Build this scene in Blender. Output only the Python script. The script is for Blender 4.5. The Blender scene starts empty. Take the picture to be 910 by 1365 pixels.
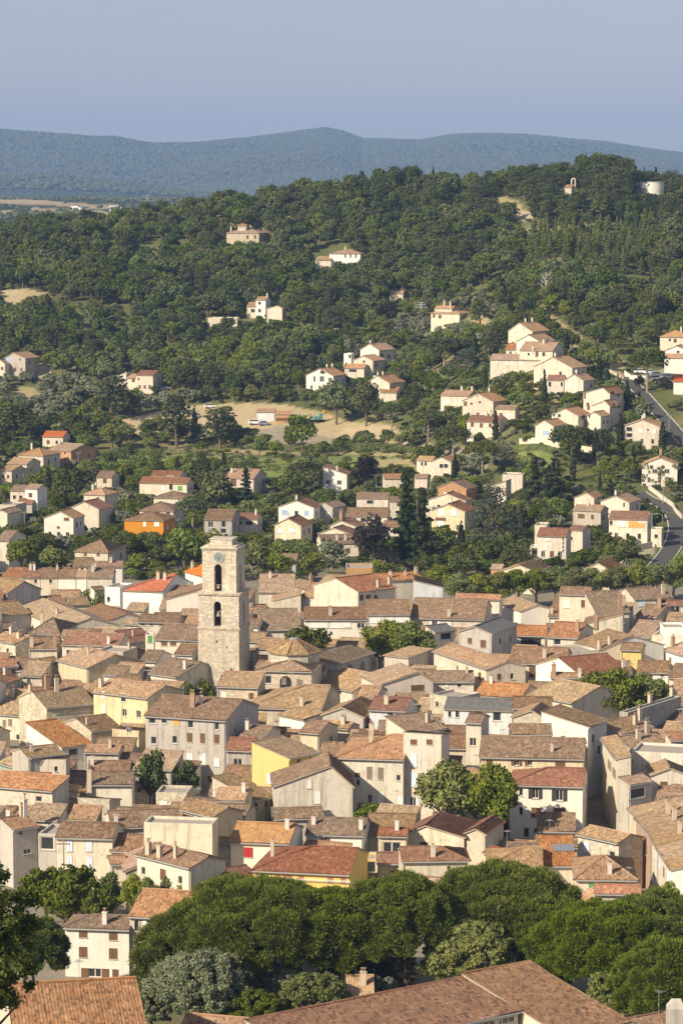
import bpy, math, random
import numpy as np
from mathutils import Vector, Matrix

# ------------------------------------------------------------------ camera
S = bpy.context.scene
COL = S.collection
F, CX, CY, HOR, CH = 3792.0, 455.0, 682.5, 268.0, 86.0
PITCH = math.atan((CY - HOR) / F)
cam_d = bpy.data.cameras.new('camera')
cam_d.sensor_fit = 'AUTO'; cam_d.sensor_width = 36.0; cam_d.lens = 36.0 * F / 1365.0
cam_d.clip_start = 1.0; cam_d.clip_end = 30000
cam = bpy.data.objects.new('camera', cam_d); COL.objects.link(cam)
cam.location = (0, 0, CH); cam.rotation_euler = (math.pi / 2 - PITCH, 0, 0)
S.camera = cam
# ------------------------------------------------------------------ sky, sun, exposure
SUN_EL, SUN_AZ = math.radians(32), math.radians(49)      # azimuth: to the left of straight behind the camera
W = bpy.data.worlds.new('World'); S.world = W; W.use_nodes = True
wn = W.node_tree; bg = wn.nodes['Background']
sky = wn.nodes.new('ShaderNodeTexSky'); sky.sky_type = 'NISHITA'; sky.sun_disc = False
sky.sun_elevation = SUN_EL
sdir = Vector((-math.sin(SUN_AZ) * math.cos(SUN_EL), -math.cos(SUN_AZ) * math.cos(SUN_EL), math.sin(SUN_EL)))
sky.sun_rotation = math.atan2(sdir.x, sdir.y)
sky.altitude = 300; sky.air_density = 1.0; sky.dust_density = 1.0; sky.ozone_density = 5.0
tint = wn.nodes.new('ShaderNodeMix'); tint.data_type = 'RGBA'; tint.blend_type = 'MULTIPLY'; tint.inputs[0].default_value = 1.0; tint.inputs[7].default_value = (1.33, 1.02, .95, 1)
wn.links.new(sky.outputs[0], tint.inputs[6]); air = wn.nodes.new('ShaderNodeMix'); air.data_type = 'RGBA'; air.inputs[0].default_value = .5; air.inputs[7].default_value = (4.85, 4.75, 4.95, 1); wn.links.new(tint.outputs[2], air.inputs[6]); wn.links.new(air.outputs[2], bg.inputs[0]); bg.inputs[1].default_value = 0.082
sl = bpy.data.lights.new('sun', 'SUN'); sl.energy = 5.0; sl.angle = math.radians(0.5); sl.color = (1.0, 0.87, 0.655)
so = bpy.data.objects.new('sun', sl); COL.objects.link(so)
so.rotation_euler = sdir.to_track_quat('Z', 'Y').to_euler()
so.location = (0, 0, 400)
S.view_settings.view_transform = 'Standard'; S.view_settings.look = 'None'
S.view_settings.exposure = 0.46; S.view_settings.gamma = 1.0
S.render.engine = 'CYCLES'
S.cycles.use_denoising = True
S.cycles.max_bounces = 5; S.cycles.diffuse_bounces = 2; S.cycles.transparent_max_bounces = 4; S.cycles.volume_bounces = 0
HAZE = 7.5e-5
rng = np.random.default_rng(7); RND = random.Random(11)

# ------------------------------------------------------------------ land form
def PR(*a): return np.array(a, float)
FARZ = [(1480, 52), (2000, 46), (3000, 67), (3600, 84), (4500, 88), (20000, 88)]
NEAR = [(0, 83.5), (60, 61), (140, 36), (220, 12), (280, 0), (640, 0)]
PROF = [
 (-300, NEAR + [(880, 0), (950, 2), (1000, 9), (1060, 19), (1150, 38), (1250, 58), (1300, 63), (1350, 61)] + FARZ),
 (0,    NEAR + [(880, 0), (950, 2), (1000, 9), (1060, 20), (1150, 42), (1250, 63), (1300, 69), (1350, 67)] + FARZ),
 (150,  NEAR + [(880, 0), (950, 2), (1000, 9), (1060, 20), (1150, 42), (1250, 66), (1300, 74), (1350, 72)] + FARZ),
 (270,  NEAR + [(880, 0), (950, 2), (1000, 10), (1060, 21), (1150, 43), (1250, 70), (1300, 80), (1350, 78)] + FARZ),
 (455,  NEAR + [(820, 0), (930, 4), (1000, 14), (1060, 25), (1150, 46), (1250, 76), (1300, 88), (1350, 86)] + FARZ),
 (560,  NEAR + [(750, 0), (850, 4), (950, 14), (1000, 22), (1060, 30), (1150, 48), (1250, 77), (1300, 90.5), (1350, 89)] + FARZ),
 (640,  NEAR + [(710, 0), (790, 4), (880, 18), (950, 29), (1020, 38), (1150, 57), (1250, 79), (1300, 88), (1350, 86)] + FARZ),
 (720,  NEAR + [(680, 0), (760, 3), (820, 14), (880, 26), (950, 38), (1020, 46), (1150, 66), (1250, 84), (1300, 94), (1350, 94)] + FARZ),
 (790,  NEAR + [(680, 0), (760, 3), (820, 14), (880, 27), (950, 39), (1020, 47), (1150, 67), (1250, 86), (1300, 97), (1350, 97)] + FARZ),
 (910,  NEAR + [(680, 0), (760, 3), (820, 14), (880, 27), (950, 38), (1020, 46), (1150, 65), (1250, 82), (1300, 89), (1350, 89)] + FARZ),
 (1200, NEAR + [(680, 0), (760, 3), (820, 14), (880, 25), (950, 34), (1020, 40), (1150, 56), (1250, 70), (1300, 74), (1350, 72)] + FARZ),
]
RIDGE = np.array([(-900, 190), (-300, 184), (0, 184), (60, 187), (130, 192), (155, 190), (205, 198), (260, 195), (330, 189), (395, 181),
                  (432, 176), (455, 180), (482, 190), (560, 192), (600, 185), (640, 184), (700, 185), (800, 194), (870, 204), (910, 209), (1300, 214), (1900, 205)], float)
PC = np.array([p[0] for p in PROF], float)
def vnoise(x, y, s, seed=0):
    x = np.asarray(x, float) / s + seed * 17.3; y = np.asarray(y, float) / s - seed * 9.1
    xi, yi = np.floor(x), np.floor(y); fx, fy = x - xi, y - yi
    fx = fx * fx * (3 - 2 * fx); fy = fy * fy * (3 - 2 * fy)
    def hsh(a, b):
        v = np.sin(a * 127.1 + b * 311.7 + seed * 74.7) * 43758.5453
        return v - np.floor(v)
    return (hsh(xi, yi) * (1 - fx) + hsh(xi + 1, yi) * fx) * (1 - fy) + (hsh(xi, yi + 1) * (1 - fx) + hsh(xi + 1, yi + 1) * fx) * fy
def terr(x, y):
    x = np.asarray(x, float); y = np.asarray(y, float)
    yy = np.maximum(y, 1.0)
    col = np.clip(CX + F * x / yy, PC[0], PC[-1] - 1e-3)
    zs = np.stack([np.interp(y, [q[0] for q in p[1]], [q[1] for q in p[1]]) for p in PROF])
    i = np.clip(np.searchsorted(PC, col, side='right') - 1, 0, len(PC) - 2)
    t = (col - PC[i]) / (PC[i + 1] - PC[i])
    z = np.take_along_axis(zs, i[None], 0)[0] * (1 - t) + np.take_along_axis(zs, i[None] + 1, 0)[0] * t
    m = np.clip((y - 850) / 150, 0, 1) * np.clip((5600 - y) / 500, 0, 1)
    z = z + m * ((vnoise(x, y, 45, 1) - .5) * 4 + (vnoise(x, y, 15, 2) - .5) * 1.2)
    # the far range
    rz = CH + 13000 * (HOR - np.interp(np.clip(CX + F * x / yy, -900, 1900), RIDGE[:, 0], RIDGE[:, 1])) / F
    k = np.clip((y - 7300) / 5700, 0, 1); k = k * k * (3 - 2 * k)
    back = np.clip((y - 13050) / 2200, 0, 1)
    far = (rz - 88) * k * (1 - .6 * back)
    gul = ((vnoise(x, y, 1300, 3) - .5) * 130 + (vnoise(x, y, 480, 4) - .5) * 50 + (vnoise(x, y, 150, 5) - .5) * 10) * np.clip((y - 7300) / 900, 0, 1) * np.clip((12900 - y) / 1600, 0, 1)
    fore = 60 * np.exp(-((y - 7600) / 330) ** 2) * np.clip((330 - (CX + F * x / yy)) / 260, 0, 1)
    return z + far + gul + fore
def tz(x, y): return float(terr(np.array([x]), np.array([y]))[0])
CP, SP = math.cos(PITCH), math.sin(PITCH)
def ray(px, py):
    a, b, c = (px - CX), F, -(py - CY)
    return Vector((a, b * CP + c * SP, -b * SP + c * CP))
def proj(p):
    x, y, z = p[0], p[1], p[2] - CH
    d = y * CP - z * SP
    return CX + F * x / d, CY - F * (y * SP + z * CP) / d, d
def atz(px, py, z):
    r = ray(px, py); t = (z - CH) / r.z
    return Vector((r.x * t, r.y * t, z))
DS = np.concatenate([np.arange(40, 1500, 4.0), np.arange(1500, 15500, 40.0)])
def at(px, py, h=0.0, dmin=200, dmax=9000):
    """the first point where the sight line through a pixel is h above the ground"""
    r = ray(px, py); t = DS / r.y
    g = CH + r.z * t - terr(r.x * t, DS) - h
    ok = np.where((g[:-1] > 0) & (g[1:] <= 0) & (DS[1:] > dmin) & (DS[1:] < dmax))[0]
    if len(ok) == 0:
        d = min(dmax, 1290.0)
    else:
        i = ok[0]; d = DS[i] + (DS[i + 1] - DS[i]) * g[i] / (g[i] - g[i + 1])
    tt = d / r.y
    return Vector((r.x * tt, d, CH + r.z * tt))

# ------------------------------------------------------------------ object helpers
def link(o, parent=None):
    COL.objects.link(o)
    if parent is not None: o.parent = parent
    return o
def tag(o, label=None, cat=None, group=None, kind=None):
    if label: o['label'] = label
    if cat: o['category'] = cat
    if group: o['group'] = group
    if kind: o['kind'] = kind
    return o
def empty(name, loc=(0, 0, 0), rz=0.0):
    o = bpy.data.objects.new(name, None); o.empty_display_size = .5
    o.location = loc; o.rotation_euler = (0, 0, rz); return link(o)
class MB:
    """collects polygons, then links them as ONE mesh object"""
    def __init__(s): s.v = []; s.f = []; s.m = []; s.uv = []; s.np = []
    def poly(s, pts, m=0, uv=None):
        n = len(s.v); s.v += [tuple(p) for p in pts]; s.f.append(tuple(range(n, n + len(pts)))); s.m.append(m)
        s.uv.append(uv if uv else [(0, 0)] * len(pts))
    def box(s, x0, y0, z0, x1, y1, z1, m=0):
        P = [(x0, y0, z0), (x1, y0, z0), (x1, y1, z0), (x0, y1, z0), (x0, y0, z1), (x1, y0, z1), (x1, y1, z1), (x0, y1, z1)]
        for q in ((0, 3, 2, 1), (4, 5, 6, 7), (0, 1, 5, 4), (1, 2, 6, 5), (2, 3, 7, 6), (3, 0, 4, 7)): s.poly([P[i] for i in q], m)
    def tube(s, a, b, ra, rb, n=8, m=0, cap=True):
        a, b = Vector(a), Vector(b); d = (b - a).normalized(); t = d.orthogonal().normalized(); w = d.cross(t)
        A = [a + (t * math.cos(2 * math.pi * i / n) + w * math.sin(2 * math.pi * i / n)) * ra for i in range(n)]
        B = [b + (t * math.cos(2 * math.pi * i / n) + w * math.sin(2 * math.pi * i / n)) * rb for i in range(n)]
        for i in range(n): s.poly([A[i], A[(i + 1) % n], B[(i + 1) % n], B[i]], m)
        if cap: s.poly(B, m); s.poly(A[::-1], m)
    def path(s, pts, radii, n=7, m=0):
        for i in range(len(pts) - 1): s.tube(pts[i], pts[i + 1], radii[i], radii[i + 1], n, m, cap=(i == len(pts) - 2))
    def grid(s, V, uv, m=0):
        s.np.append((V, uv, m))           # V (r,c,3)
    def mesh(s, name):
        vs = [np.array(s.v, float).reshape(-1, 3)]; nv = len(s.v)
        loops = [i for f in s.f for i in f]; tot = [len(f) for f in s.f]; mats = list(s.m)
        uvs = [np.array([c for u in s.uv for c in u], float).reshape(-1, 2)]
        L = [np.array(loops, np.int32)]; T = [np.array(tot, np.int32)]; M = [np.array(mats, np.int32)]
        for V, uv, m in s.np:
            r, c = V.shape[:2]
            idx = np.arange(r * c).reshape(r, c) + nv
            q = np.stack([idx[:-1, :-1], idx[:-1, 1:], idx[1:, 1:], idx[1:, :-1]], -1).reshape(-1)
            L.append(q.astype(np.int32)); T.append(np.full(len(q) // 4, 4, np.int32)); M.append(np.full(len(q) // 4, m, np.int32))
            vs.append(V.reshape(-1, 3)); uvs.append(uv.reshape(-1, 2)[q - nv]); nv += r * c
        return npmesh(name, np.concatenate(vs), np.concatenate(L), np.concatenate(T), np.concatenate(M), np.concatenate(uvs))
    def build(s, name, mats, parent=None, smooth=False):
        me = s.mesh(name)
        for m in (mats if isinstance(mats, (list, tuple)) else [mats]): me.materials.append(m)
        if smooth: me.polygons.foreach_set('use_smooth', [True] * len(me.polygons))
        return link(bpy.data.objects.new(name, me), parent)
def npmesh(name, v, loops, tot, mats=None, uvs=None):
    me = bpy.data.meshes.new(name)
    me.vertices.add(len(v)); me.vertices.foreach_set('co', np.ascontiguousarray(v, np.float32).reshape(-1))
    me.loops.add(len(loops)); me.loops.foreach_set('vertex_index', loops.astype(np.int32))
    me.polygons.add(len(tot)); st = np.concatenate([[0], np.cumsum(tot)[:-1]]).astype(np.int32)
    me.polygons.foreach_set('loop_start', st)
    if mats is not None: me.polygons.foreach_set('material_index', mats.astype(np.int32))
    if uvs is not None and len(uvs):
        ul = me.uv_layers.new(name='UVMap'); ul.data.foreach_set('uv', np.ascontiguousarray(uvs, np.float32).reshape(-1))
    me.update(calc_edges=True); me.validate()
    return me

# ------------------------------------------------------------------ materials
class NT:
    def __init__(s, name):
        s.mat = bpy.data.materials.new(name); s.mat.use_nodes = True; s.t = s.mat.node_tree
        for n in list(s.t.nodes): s.t.nodes.remove(n)
        s.out = s.n('ShaderNodeOutputMaterial')
    def n(s, typ, **k):
        nd = s.t.nodes.new(typ)
        for a, b in k.items(): setattr(nd, a, b)
        return nd
    def l(s, a, b): s.t.links.new(a, b)
    def val(s, sock, v):
        if hasattr(v, 'is_output') or isinstance(v, bpy.types.NodeSocket): s.l(v, sock)
        else: sock.default_value = v
    def math(s, op, a, b=0.0, c=None):
        nd = s.n('ShaderNodeMath', operation=op); s.val(nd.inputs[0], a); s.val(nd.inputs[1], b)
        if c is not None: s.val(nd.inputs[2], c)
        return nd.outputs[0]
    def vmath(s, op, a, b):
        nd = s.n('ShaderNodeVectorMath', operation=op); s.val(nd.inputs[0], a); s.val(nd.inputs[1], b); return nd.outputs[0]
    def mix(s, f, a, b, mode='MIX'):
        nd = s.n('ShaderNodeMix', data_type='RGBA', blend_type=mode); s.val(nd.inputs[0], f)
        s.val(nd.inputs[6], a if not isinstance(a, tuple) else (*a[:3], 1)); s.val(nd.inputs[7], b if not isinstance(b, tuple) else (*b[:3], 1)); return nd.outputs[2]
    def ramp(s, f, pts, interp='LINEAR'):
        nd = s.n('ShaderNodeValToRGB'); nd.color_ramp.interpolation = interp; e = nd.color_ramp.elements
        while len(e) < len(pts): e.new(0.5)
        for i, (p, c) in enumerate(pts):
            e[i].position = p; e[i].color = (c, c, c, 1) if isinstance(c, (int, float)) else (*c[:3], 1)
        s.val(nd.inputs[0], f); return nd.outputs[0]
    def noise(s, vec, scale, detail=3, rough=.55, dist=0.0):
        nd = s.n('ShaderNodeTexNoise'); s.l(vec, nd.inputs['Vector']); nd.inputs['Scale'].default_value = scale
        nd.inputs['Detail'].default_value = detail; nd.inputs['Roughness'].default_value = rough; nd.inputs['Distortion'].default_value = dist; return nd.outputs[0]
    def bsdf(s, col, rough=.9, spec=.15, normal=None, metal=0.0):
        nd = s.n('ShaderNodeBsdfPrincipled'); s.val(nd.inputs['Base Color'], col if not isinstance(col, tuple) else (*col[:3], 1))
        s.val(nd.inputs['Roughness'], rough); nd.inputs['Specular IOR Level'].default_value = spec; nd.inputs['Metallic'].default_value = metal
        if normal is not None: s.l(normal, nd.inputs['Normal'])
        s.l(nd.outputs[0], s.out.inputs[0]); return nd
    def bump(s, h, strength=.5, dist=.05):
        nd = s.n('ShaderNodeBump'); s.l(h, nd.inputs['Height']); nd.inputs['Strength'].default_value = strength; nd.inputs['Distance'].default_value = dist; return nd.outputs[0]
    def objvec(s, world=False):
        tc = s.n('ShaderNodeTexCoord'); oi = s.n('ShaderNodeObjectInfo')
        off = s.n('ShaderNodeCombineXYZ'); r = s.math('MULTIPLY', oi.outputs['Random'], 137.0)
        s.l(r, off.inputs[0]); s.l(r, off.inputs[1])
        return s.vmath('ADD', tc.outputs['Object'], off.outputs[0]), oi.outputs['Random']
def plain(name, col, rough=.7, spec=.2, metal=0.0, var=.12):
    t = NT(name); v, r = t.objvec(); n = t.noise(v, 3.0, 3)
    c = t.mix(n, tuple(x * (1 - var) for x in col), tuple(min(1, x * (1 + var)) for x in col)); t.bsdf(c, rough, spec, metal=metal); return t.mat
def hue(t, col, r, amt=.10):
    hs = t.n('ShaderNodeHueSaturation'); t.l(col, hs.inputs['Color'])
    t.l(t.math('MULTIPLY_ADD', r, amt * 2, 1 - amt), hs.inputs['Value'])
    t.l(t.math('MULTIPLY_ADD', t.math('FRACT', t.math('MULTIPLY', r, 7.3)), .016, .492), hs.inputs['Hue'])
    t.l(t.math('MULTIPLY_ADD', t.math('FRACT', t.math('MULTIPLY', r, 13.7)), .3, .85), hs.inputs['Saturation']); return hs.outputs[0]
def wall_mat(key, col, stain=.5, stone=0.0):
    t = NT('wall_' + key); v, r = t.objvec()
    c = t.mix(t.noise(v, .35, 4, .6), tuple(x * .84 for x in col), tuple(min(.9, x * 1.12) for x in col))
    # rain streaks running down and blotches of old render
    mp = t.n('ShaderNodeMapping'); t.l(v, mp.inputs[0]); mp.inputs['Scale'].default_value = (1.6, 1.6, .16)
    st = t.ramp(t.noise(mp.outputs[0], 1.0, 5, .65), [(.50, 0.0), (.72, 1.0)])
    c = t.mix(t.math('MULTIPLY', st, stain), c, tuple(x * .55 for x in col))
    bl = t.ramp(t.noise(v, 1.1, 6, .7, .6), [(.56, 0.0), (.62, 1.0)])
    c = t.mix(t.math('MULTIPLY', bl, .5 * stain), c, (.33, .285, .22))
    h = t.noise(v, 9.0, 4, .7)
    if stone:
        vo = t.n('ShaderNodeTexVoronoi', feature='F1'); mp2 = t.n('ShaderNodeMapping'); t.l(v, mp2.inputs[0]); mp2.inputs['Scale'].default_value = (2.0, 2.0, 3.4)
        t.l(mp2.outputs[0], vo.inputs['Vector']); vo.inputs['Scale'].default_value = 1.0
        sep = t.n('ShaderNodeSeparateColor'); t.l(vo.outputs['Color'], sep.inputs[0])
        c = t.mix(t.math('MULTIPLY', t.ramp(sep.outputs[0], [(0, .0), (1, 1.0)]), stone), c, tuple(x * .45 for x in col))
        c = t.mix(t.math('MULTIPLY', t.ramp(sep.outputs[1], [(.75, .0), (.95, 1.0)]), stone * .8), c, tuple(min(.85, x * 1.5) for x in col))
        h = t.math('ADD', h, t.math('MULTIPLY', vo.outputs['Distance'], -1.6))
    t.bsdf(hue(t, c, r, .08), .92, .1, t.bump(h, .45, .03)); return t.mat
WC = dict(vw=(.71, .635, .515), cr=(0.660, 0.595, 0.485), wh=(0.770, 0.725, 0.640), gr=(0.480, 0.445, 0.395), st=(0.600, 0.530, 0.415), py=(.70, .61, .43), ye=(.66, .48, .17), vy=(.78, .52, .07), yc=(0.640, 0.545, 0.370),
          bg=(0.520, 0.460, 0.375), pk=(.66, .57, .48), og=(.58, .27, .07), sa=(.50, .31, .20), oc=(.46, .28, .13), tl=(.33, .42, .35), pl=(0.640, 0.575, 0.480), lb=(.62, .64, .66), bw=(.80, .775, .72), sg=(.40, .37, .32))
WALL = {k: wall_mat(k, c, {'sg': 1.0, 'bw': .15, 'wh': .3, 'vy': .1, 'og': .1, 'ye': .3, 'gr': 1.0, 'st': .8, 'pl': 1.0}.get(k, .8), .5 if k in ('st', 'sg') else 0) for k, c in WC.items()}
def roof_mat(key, dark, mid, lite, lichen=.5):
    t = NT('tiles_' + key); uv = t.n('ShaderNodeUVMap').outputs[0]; v, r = t.objvec()
    sx = t.n('ShaderNodeSeparateXYZ'); t.l(uv, sx.inputs[0])
    cu = t.math('FLOOR', t.math('DIVIDE', sx.outputs[0], .24)); cv = t.math('FLOOR', t.math('DIVIDE', sx.outputs[1], .40))
    cb = t.n('ShaderNodeCombineXYZ'); t.l(cu, cb.inputs[0]); t.l(cv, cb.inputs[1]); t.l(t.math('MULTIPLY', r, 91.0), cb.inputs[2])
    wnz = t.n('ShaderNodeTexWhiteNoise', noise_dimensions='3D'); t.l(cb.outputs[0], wnz.inputs['Vector'])
    c = t.ramp(wnz.outputs['Value'], [(0, dark), (.35, mid), (.72, mid), (1, lite)])
    big = t.ramp(t.noise(v, .45, 4, .65), [(.35, 0.0), (.7, 1.0)])
    c = t.mix(t.math('MULTIPLY', big, .55), c, tuple(x * .62 for x in mid))
    pat = t.ramp(t.noise(v, 1.7, 5, .7), [(.5, 0.0), (.68, 1.0)])
    c = t.mix(t.math('MULTIPLY', pat, lichen), c, (.115, .10, .075))
    pa2 = t.ramp(t.noise(t.vmath('ADD', v, (31, 7, 3)), 1.1, 5, .7), [(.56, 0.0), (.68, 1.0)])
    c = t.mix(t.math('MULTIPLY', pa2, .5), c, tuple(min(.6, x * 1.3 + .03) for x in lite))
    t.bsdf(hue(t, c, r, .12), .9, .12, t.bump(t.math('ADD', t.noise(v, 14, 3), wnz.outputs['Value']), .35, .03)); return t.mat
ROOF = {
 'br': roof_mat('br', (.105, .072, .055), (.23, .152, .10), (.35, .245, .165), .55),
 'tn': roof_mat('tn', (.16, .11, .065), (.335, .23, .145), (.46, .335, .22), .5),
 'or': roof_mat('or', (.18, .085, .05), (.39, .195, .10), (.49, .29, .17), .45),
 'rd': roof_mat('rd', (.15, .075, .05), (.25, .125, .08), (.34, .20, .13), .4),
 'pk': roof_mat('pk', (.20, .13, .09), (.40, .26, .18), (.54, .40, .29), .3),
 'rr': roof_mat('rr', (.40, .12, .05), (.50, .155, .06), (.56, .22, .09), .12),
 'ht': roof_mat('ht', (.28, .16, .09), (.47, .285, .16), (.54, .36, .22), .15),
 'fg': roof_mat('fg', (.11, .06, .04), (.31, .17, .10), (.41, .25, .155), .7),
}
def slate_mat():
    t = NT('slate'); v, r = t.objvec(); c = t.ramp(t.noise(v, 1.2, 5, .7), [(.3, (.10, .10, .105)), (.7, (.19, .18, .17))]); t.bsdf(c, .7, .25, t.bump(t.noise(v, 5, 3), .2)); return t.mat
ROOF['sl'] = slate_mat()
M = {
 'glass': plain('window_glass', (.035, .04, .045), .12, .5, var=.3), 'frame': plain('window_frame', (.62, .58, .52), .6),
 'brown': plain('brown_paint', (.16, .085, .05), .7), 'red': plain('red_paint', (.42, .03, .03), .6), 'blue': plain('pale_blue_paint', (.58, .66, .74), .6),
 'white': plain('white_paint', (.78, .76, .72), .6), 'green': plain('green_paint', (.12, .34, .10), .6), 'dark': plain('dark_paint_and_hole_shade', (.05, .045, .045), .6),
 'grey': plain('grey_wood', (.24, .19, .145), .8), 'cyan': plain('strong_blue_paint', (.35, .46, .66), .6), 'rose': plain('rose_paint', (.42, .17, .13), .7),
 'brick': plain('chimney_brick', (.36, .24, .16), .9), 'render': plain('chimney_render', (.52, .44, .34), .9), 'zinc': plain('zinc', (.32, .33, .34), .5, .4),
 'metal': plain('galvanised_metal', (.36, .37, .37), .5, .4, .4), 'gravel': plain('flat_roof_gravel', (.36, .32, .27), .95, var=.25), 'bark': plain('bark', (.15, .115, .085), .95, var=.35),
 'palebark': plain('pale_bark', (.30, .25, .19), .95, var=.3), 'tyre': plain('tyre_rubber', (.02, .02, .02), .8), 'asphalt': plain('asphalt', (.085, .083, .08), .95, var=.2),
 'track': plain('dirt_track', (.40, .29, .175), .95, var=.25), 'conc': plain('concrete', (.50, .47, .42), .9, var=.15), 'ochre': plain('ochre_paint', (.62, .36, .10), .7),
 'solar': plain('dark_blue_panel', (.20, .22, .27), .3, .5), 'mark': plain('road_paint', (.75, .74, .70), .7), 'teal': plain('teal_paint', (.16, .34, .33), .5), 'yellow': plain('machine_yellow', (.65, .38, .03), .5),
 'bronze': plain('old_bronze', (.30, .27, .22), .6, .4), 'dial': plain('clock_dial', (.20, .25, .26), .6), 'carw': plain('white_car_paint', (.75, .75, .76), .3, .5), 'carg': plain('grey_car_paint', (.25, .26, .28), .3, .5), 'carr': plain('dark_car_paint', (.06, .065, .08), .3, .5),
}
# ------------------------------------------------------------------ shared small pieces
def unit_mesh(fn, name, mats):
    b = MB(); fn(b); me = b.mesh(name)
    for m in mats: me.materials.append(m)
    return me
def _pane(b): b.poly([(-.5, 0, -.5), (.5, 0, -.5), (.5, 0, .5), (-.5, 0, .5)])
def _frame(mull):
    def f(b):
        for (x0, z0, x1, z1) in [(-.5, -.5, -.42, .5), (.42, -.5, .5, .5), (-.42, .43, .42, .5), (-.42, -.5, .42, -.43)] + ([(-.035, -.43, .035, .43)] if mull else []):
            b.box(x0, -.03, z0, x1, .03, z1)
    return f
def _leaf(b):
    b.box(-.5, -.02, -.5, -.42, .02, .5); b.box(.42, -.02, -.5, .5, .02, .5)
    b.box(-.42, -.02, .44, .42, .02, .5); b.box(-.42, -.02, -.5, .42, .02, -.44)
    for i in range(9):
        z = -.44 + i * .0978
        b.poly([(-.42, -.016, z), (.42, -.016, z), (.42, .012, z + .0978), (-.42, .012, z + .0978)])
def _sill(b): b.box(-.56, -.10, -.5, .56, .04, .5)
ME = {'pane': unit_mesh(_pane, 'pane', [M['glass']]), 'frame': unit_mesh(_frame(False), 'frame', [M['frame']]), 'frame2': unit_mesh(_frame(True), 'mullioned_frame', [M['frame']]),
      'sill': unit_mesh(_sill, 'sill', [M['conc']])}
SHC = dict(b='brown', r='red', l='blue', w='white', n='green', k='dark', p='grey', y='ochre', c='cyan', s='rose')
for k, v in SHC.items(): ME['leaf_' + k] = unit_mesh(_leaf, 'shutter_leaf', [M[v]])
def _chim(h, w, brick):
    def f(b):
        b.box(-w / 2, -w * .38, -1.0, w / 2, w * .38, h); b.box(-w / 2 - .07, -w * .38 - .07, h, w / 2 + .07, w * .38 + .07, h + .1)
        for x in ((-.16, .16) if w > .7 else (0,)): b.tube((x, 0, h + .1), (x, 0, h + .42), .11, .09, 7, 1)
        b.box(-w / 2 + .04, -w * .3, h + .44, w / 2 - .04, w * .3, h + .49, 1)
    return f
CHIM = [unit_mesh(_chim(1.3, .75, 0), 'chimney', [M['render'], M['brick']]), unit_mesh(_chim(1.0, .5, 1), 'chimney', [M['render'], M['brick']]),
        unit_mesh(_chim(1.7, .8, 1), 'chimney', [M['brick'], M['brick']]), unit_mesh(_chim(1.2, .6, 0), 'chimney', [M['frame'], M['brick']])]
WINR = []
FOOT = []            # footprints for tests and tree keeping: (label, corners, px rect, depth)

def slope(b, eL, eR, rR, rL, amp, fine=True, thick=.16, m=0):
    """one tiled roof plane: rows of barrel tiles between the eave eL-eR and the ridge rL-rR (local metres)"""
    eL, eR, rL, rR = map(Vector, (eL, eR, rL, rR))
    u = (eR - eL); L = u.length; u.normalize()
    up = ((rL + rR) / 2 - (eL + eR) / 2); vdir = (up - u * up.dot(u)); Sv = vdir.length
    if Sv < .05 or L < .05: return
    vdir.normalize(); n = u.cross(vdir).normalized()
    if n.z < 0: n = -n
    per = .30
    if fine and amp > 0:
        us = np.arange(0, L + per / 3, per / 3); rows = max(2, int(Sv / .42))
        vs = []
        for k in range(rows): vs += [(k + .001) / rows, (k + .96) / rows]
        if amp < .045: vs = list(np.linspace(0, 1, max(3, int(Sv / 1.4) + 1)))
    else:
        us = np.linspace(0, L, max(2, int(L / 3) + 1)); vs = np.linspace(0, 1, 3)
    us = np.clip(us, 0, L); vs = np.array(vs)
    lo = (rL - eL).dot(u) * vs; hi = L + ((rR - eR).dot(u)) * vs
    U = np.clip(us[None, :], lo[:, None], np.maximum(hi, lo)[:, None]); V = np.repeat(vs[:, None] * Sv, U.shape[1], 1)
    h = np.zeros_like(U)
    if fine and amp > 0:
        cell = np.floor(U / per); hsh = np.sin(cell * 12.9898 + 3.1) * 43758.5453; hsh -= np.floor(hsh)
        h = amp * np.cos(2 * math.pi * U / per) + (hsh - .5) * amp * .5
        if amp >= .045:
            h += np.where(np.arange(len(vs)) % 2 == 0, .035, 0.0)[:, None]
        h += .035 * (vnoise(U * 1.0, V * 1.0, 1.7, 5) - .5) + .20 * (vnoise(U + eL.x * 3, V + eL.z * 5, 3.6, 6) - .5)
    P = np.array(eL)[None, None] + U[..., None] * np.array(u) + V[..., None] * np.array(vdir) + h[..., None] * np.array(n)
    b.grid(P, np.stack([U + hash_off(eL), V], -1), m)
    d = n * -thick; q = [eL + d, eR + d, rR + d, rL + d]
    b.poly(q[::-1], 1)
    top = [eL, eR, rR, rL]
    for i in range(4):
        a, c = top[i], top[(i + 1) % 4]
        if (a - c).length > .05: b.poly([a + d, c + d, c, a], 1)
def hash_off(v): return (v.x * 3.7 + v.y * 1.3) % 5
def ridge_line(b, a, c, r=.14):
    a, c = Vector(a), Vector(c)
    if (a - c).length < .3: return
    n = max(1, int((c - a).length / .45)); pts = [a.lerp(c, i / n) for i in range(n + 1)]
    for i in range(n): b.tube(pts[i], pts[i] + (pts[i + 1] - pts[i]) * 1.03, r, r * .85, 6, 2, cap=False)
TRIM = plain('eaves_plaster', (.40, .33, .25), .9)
RIDGE_M = {k: v for k, v in ROOF.items()}
HADJ = {}
NB = [0]
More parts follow.
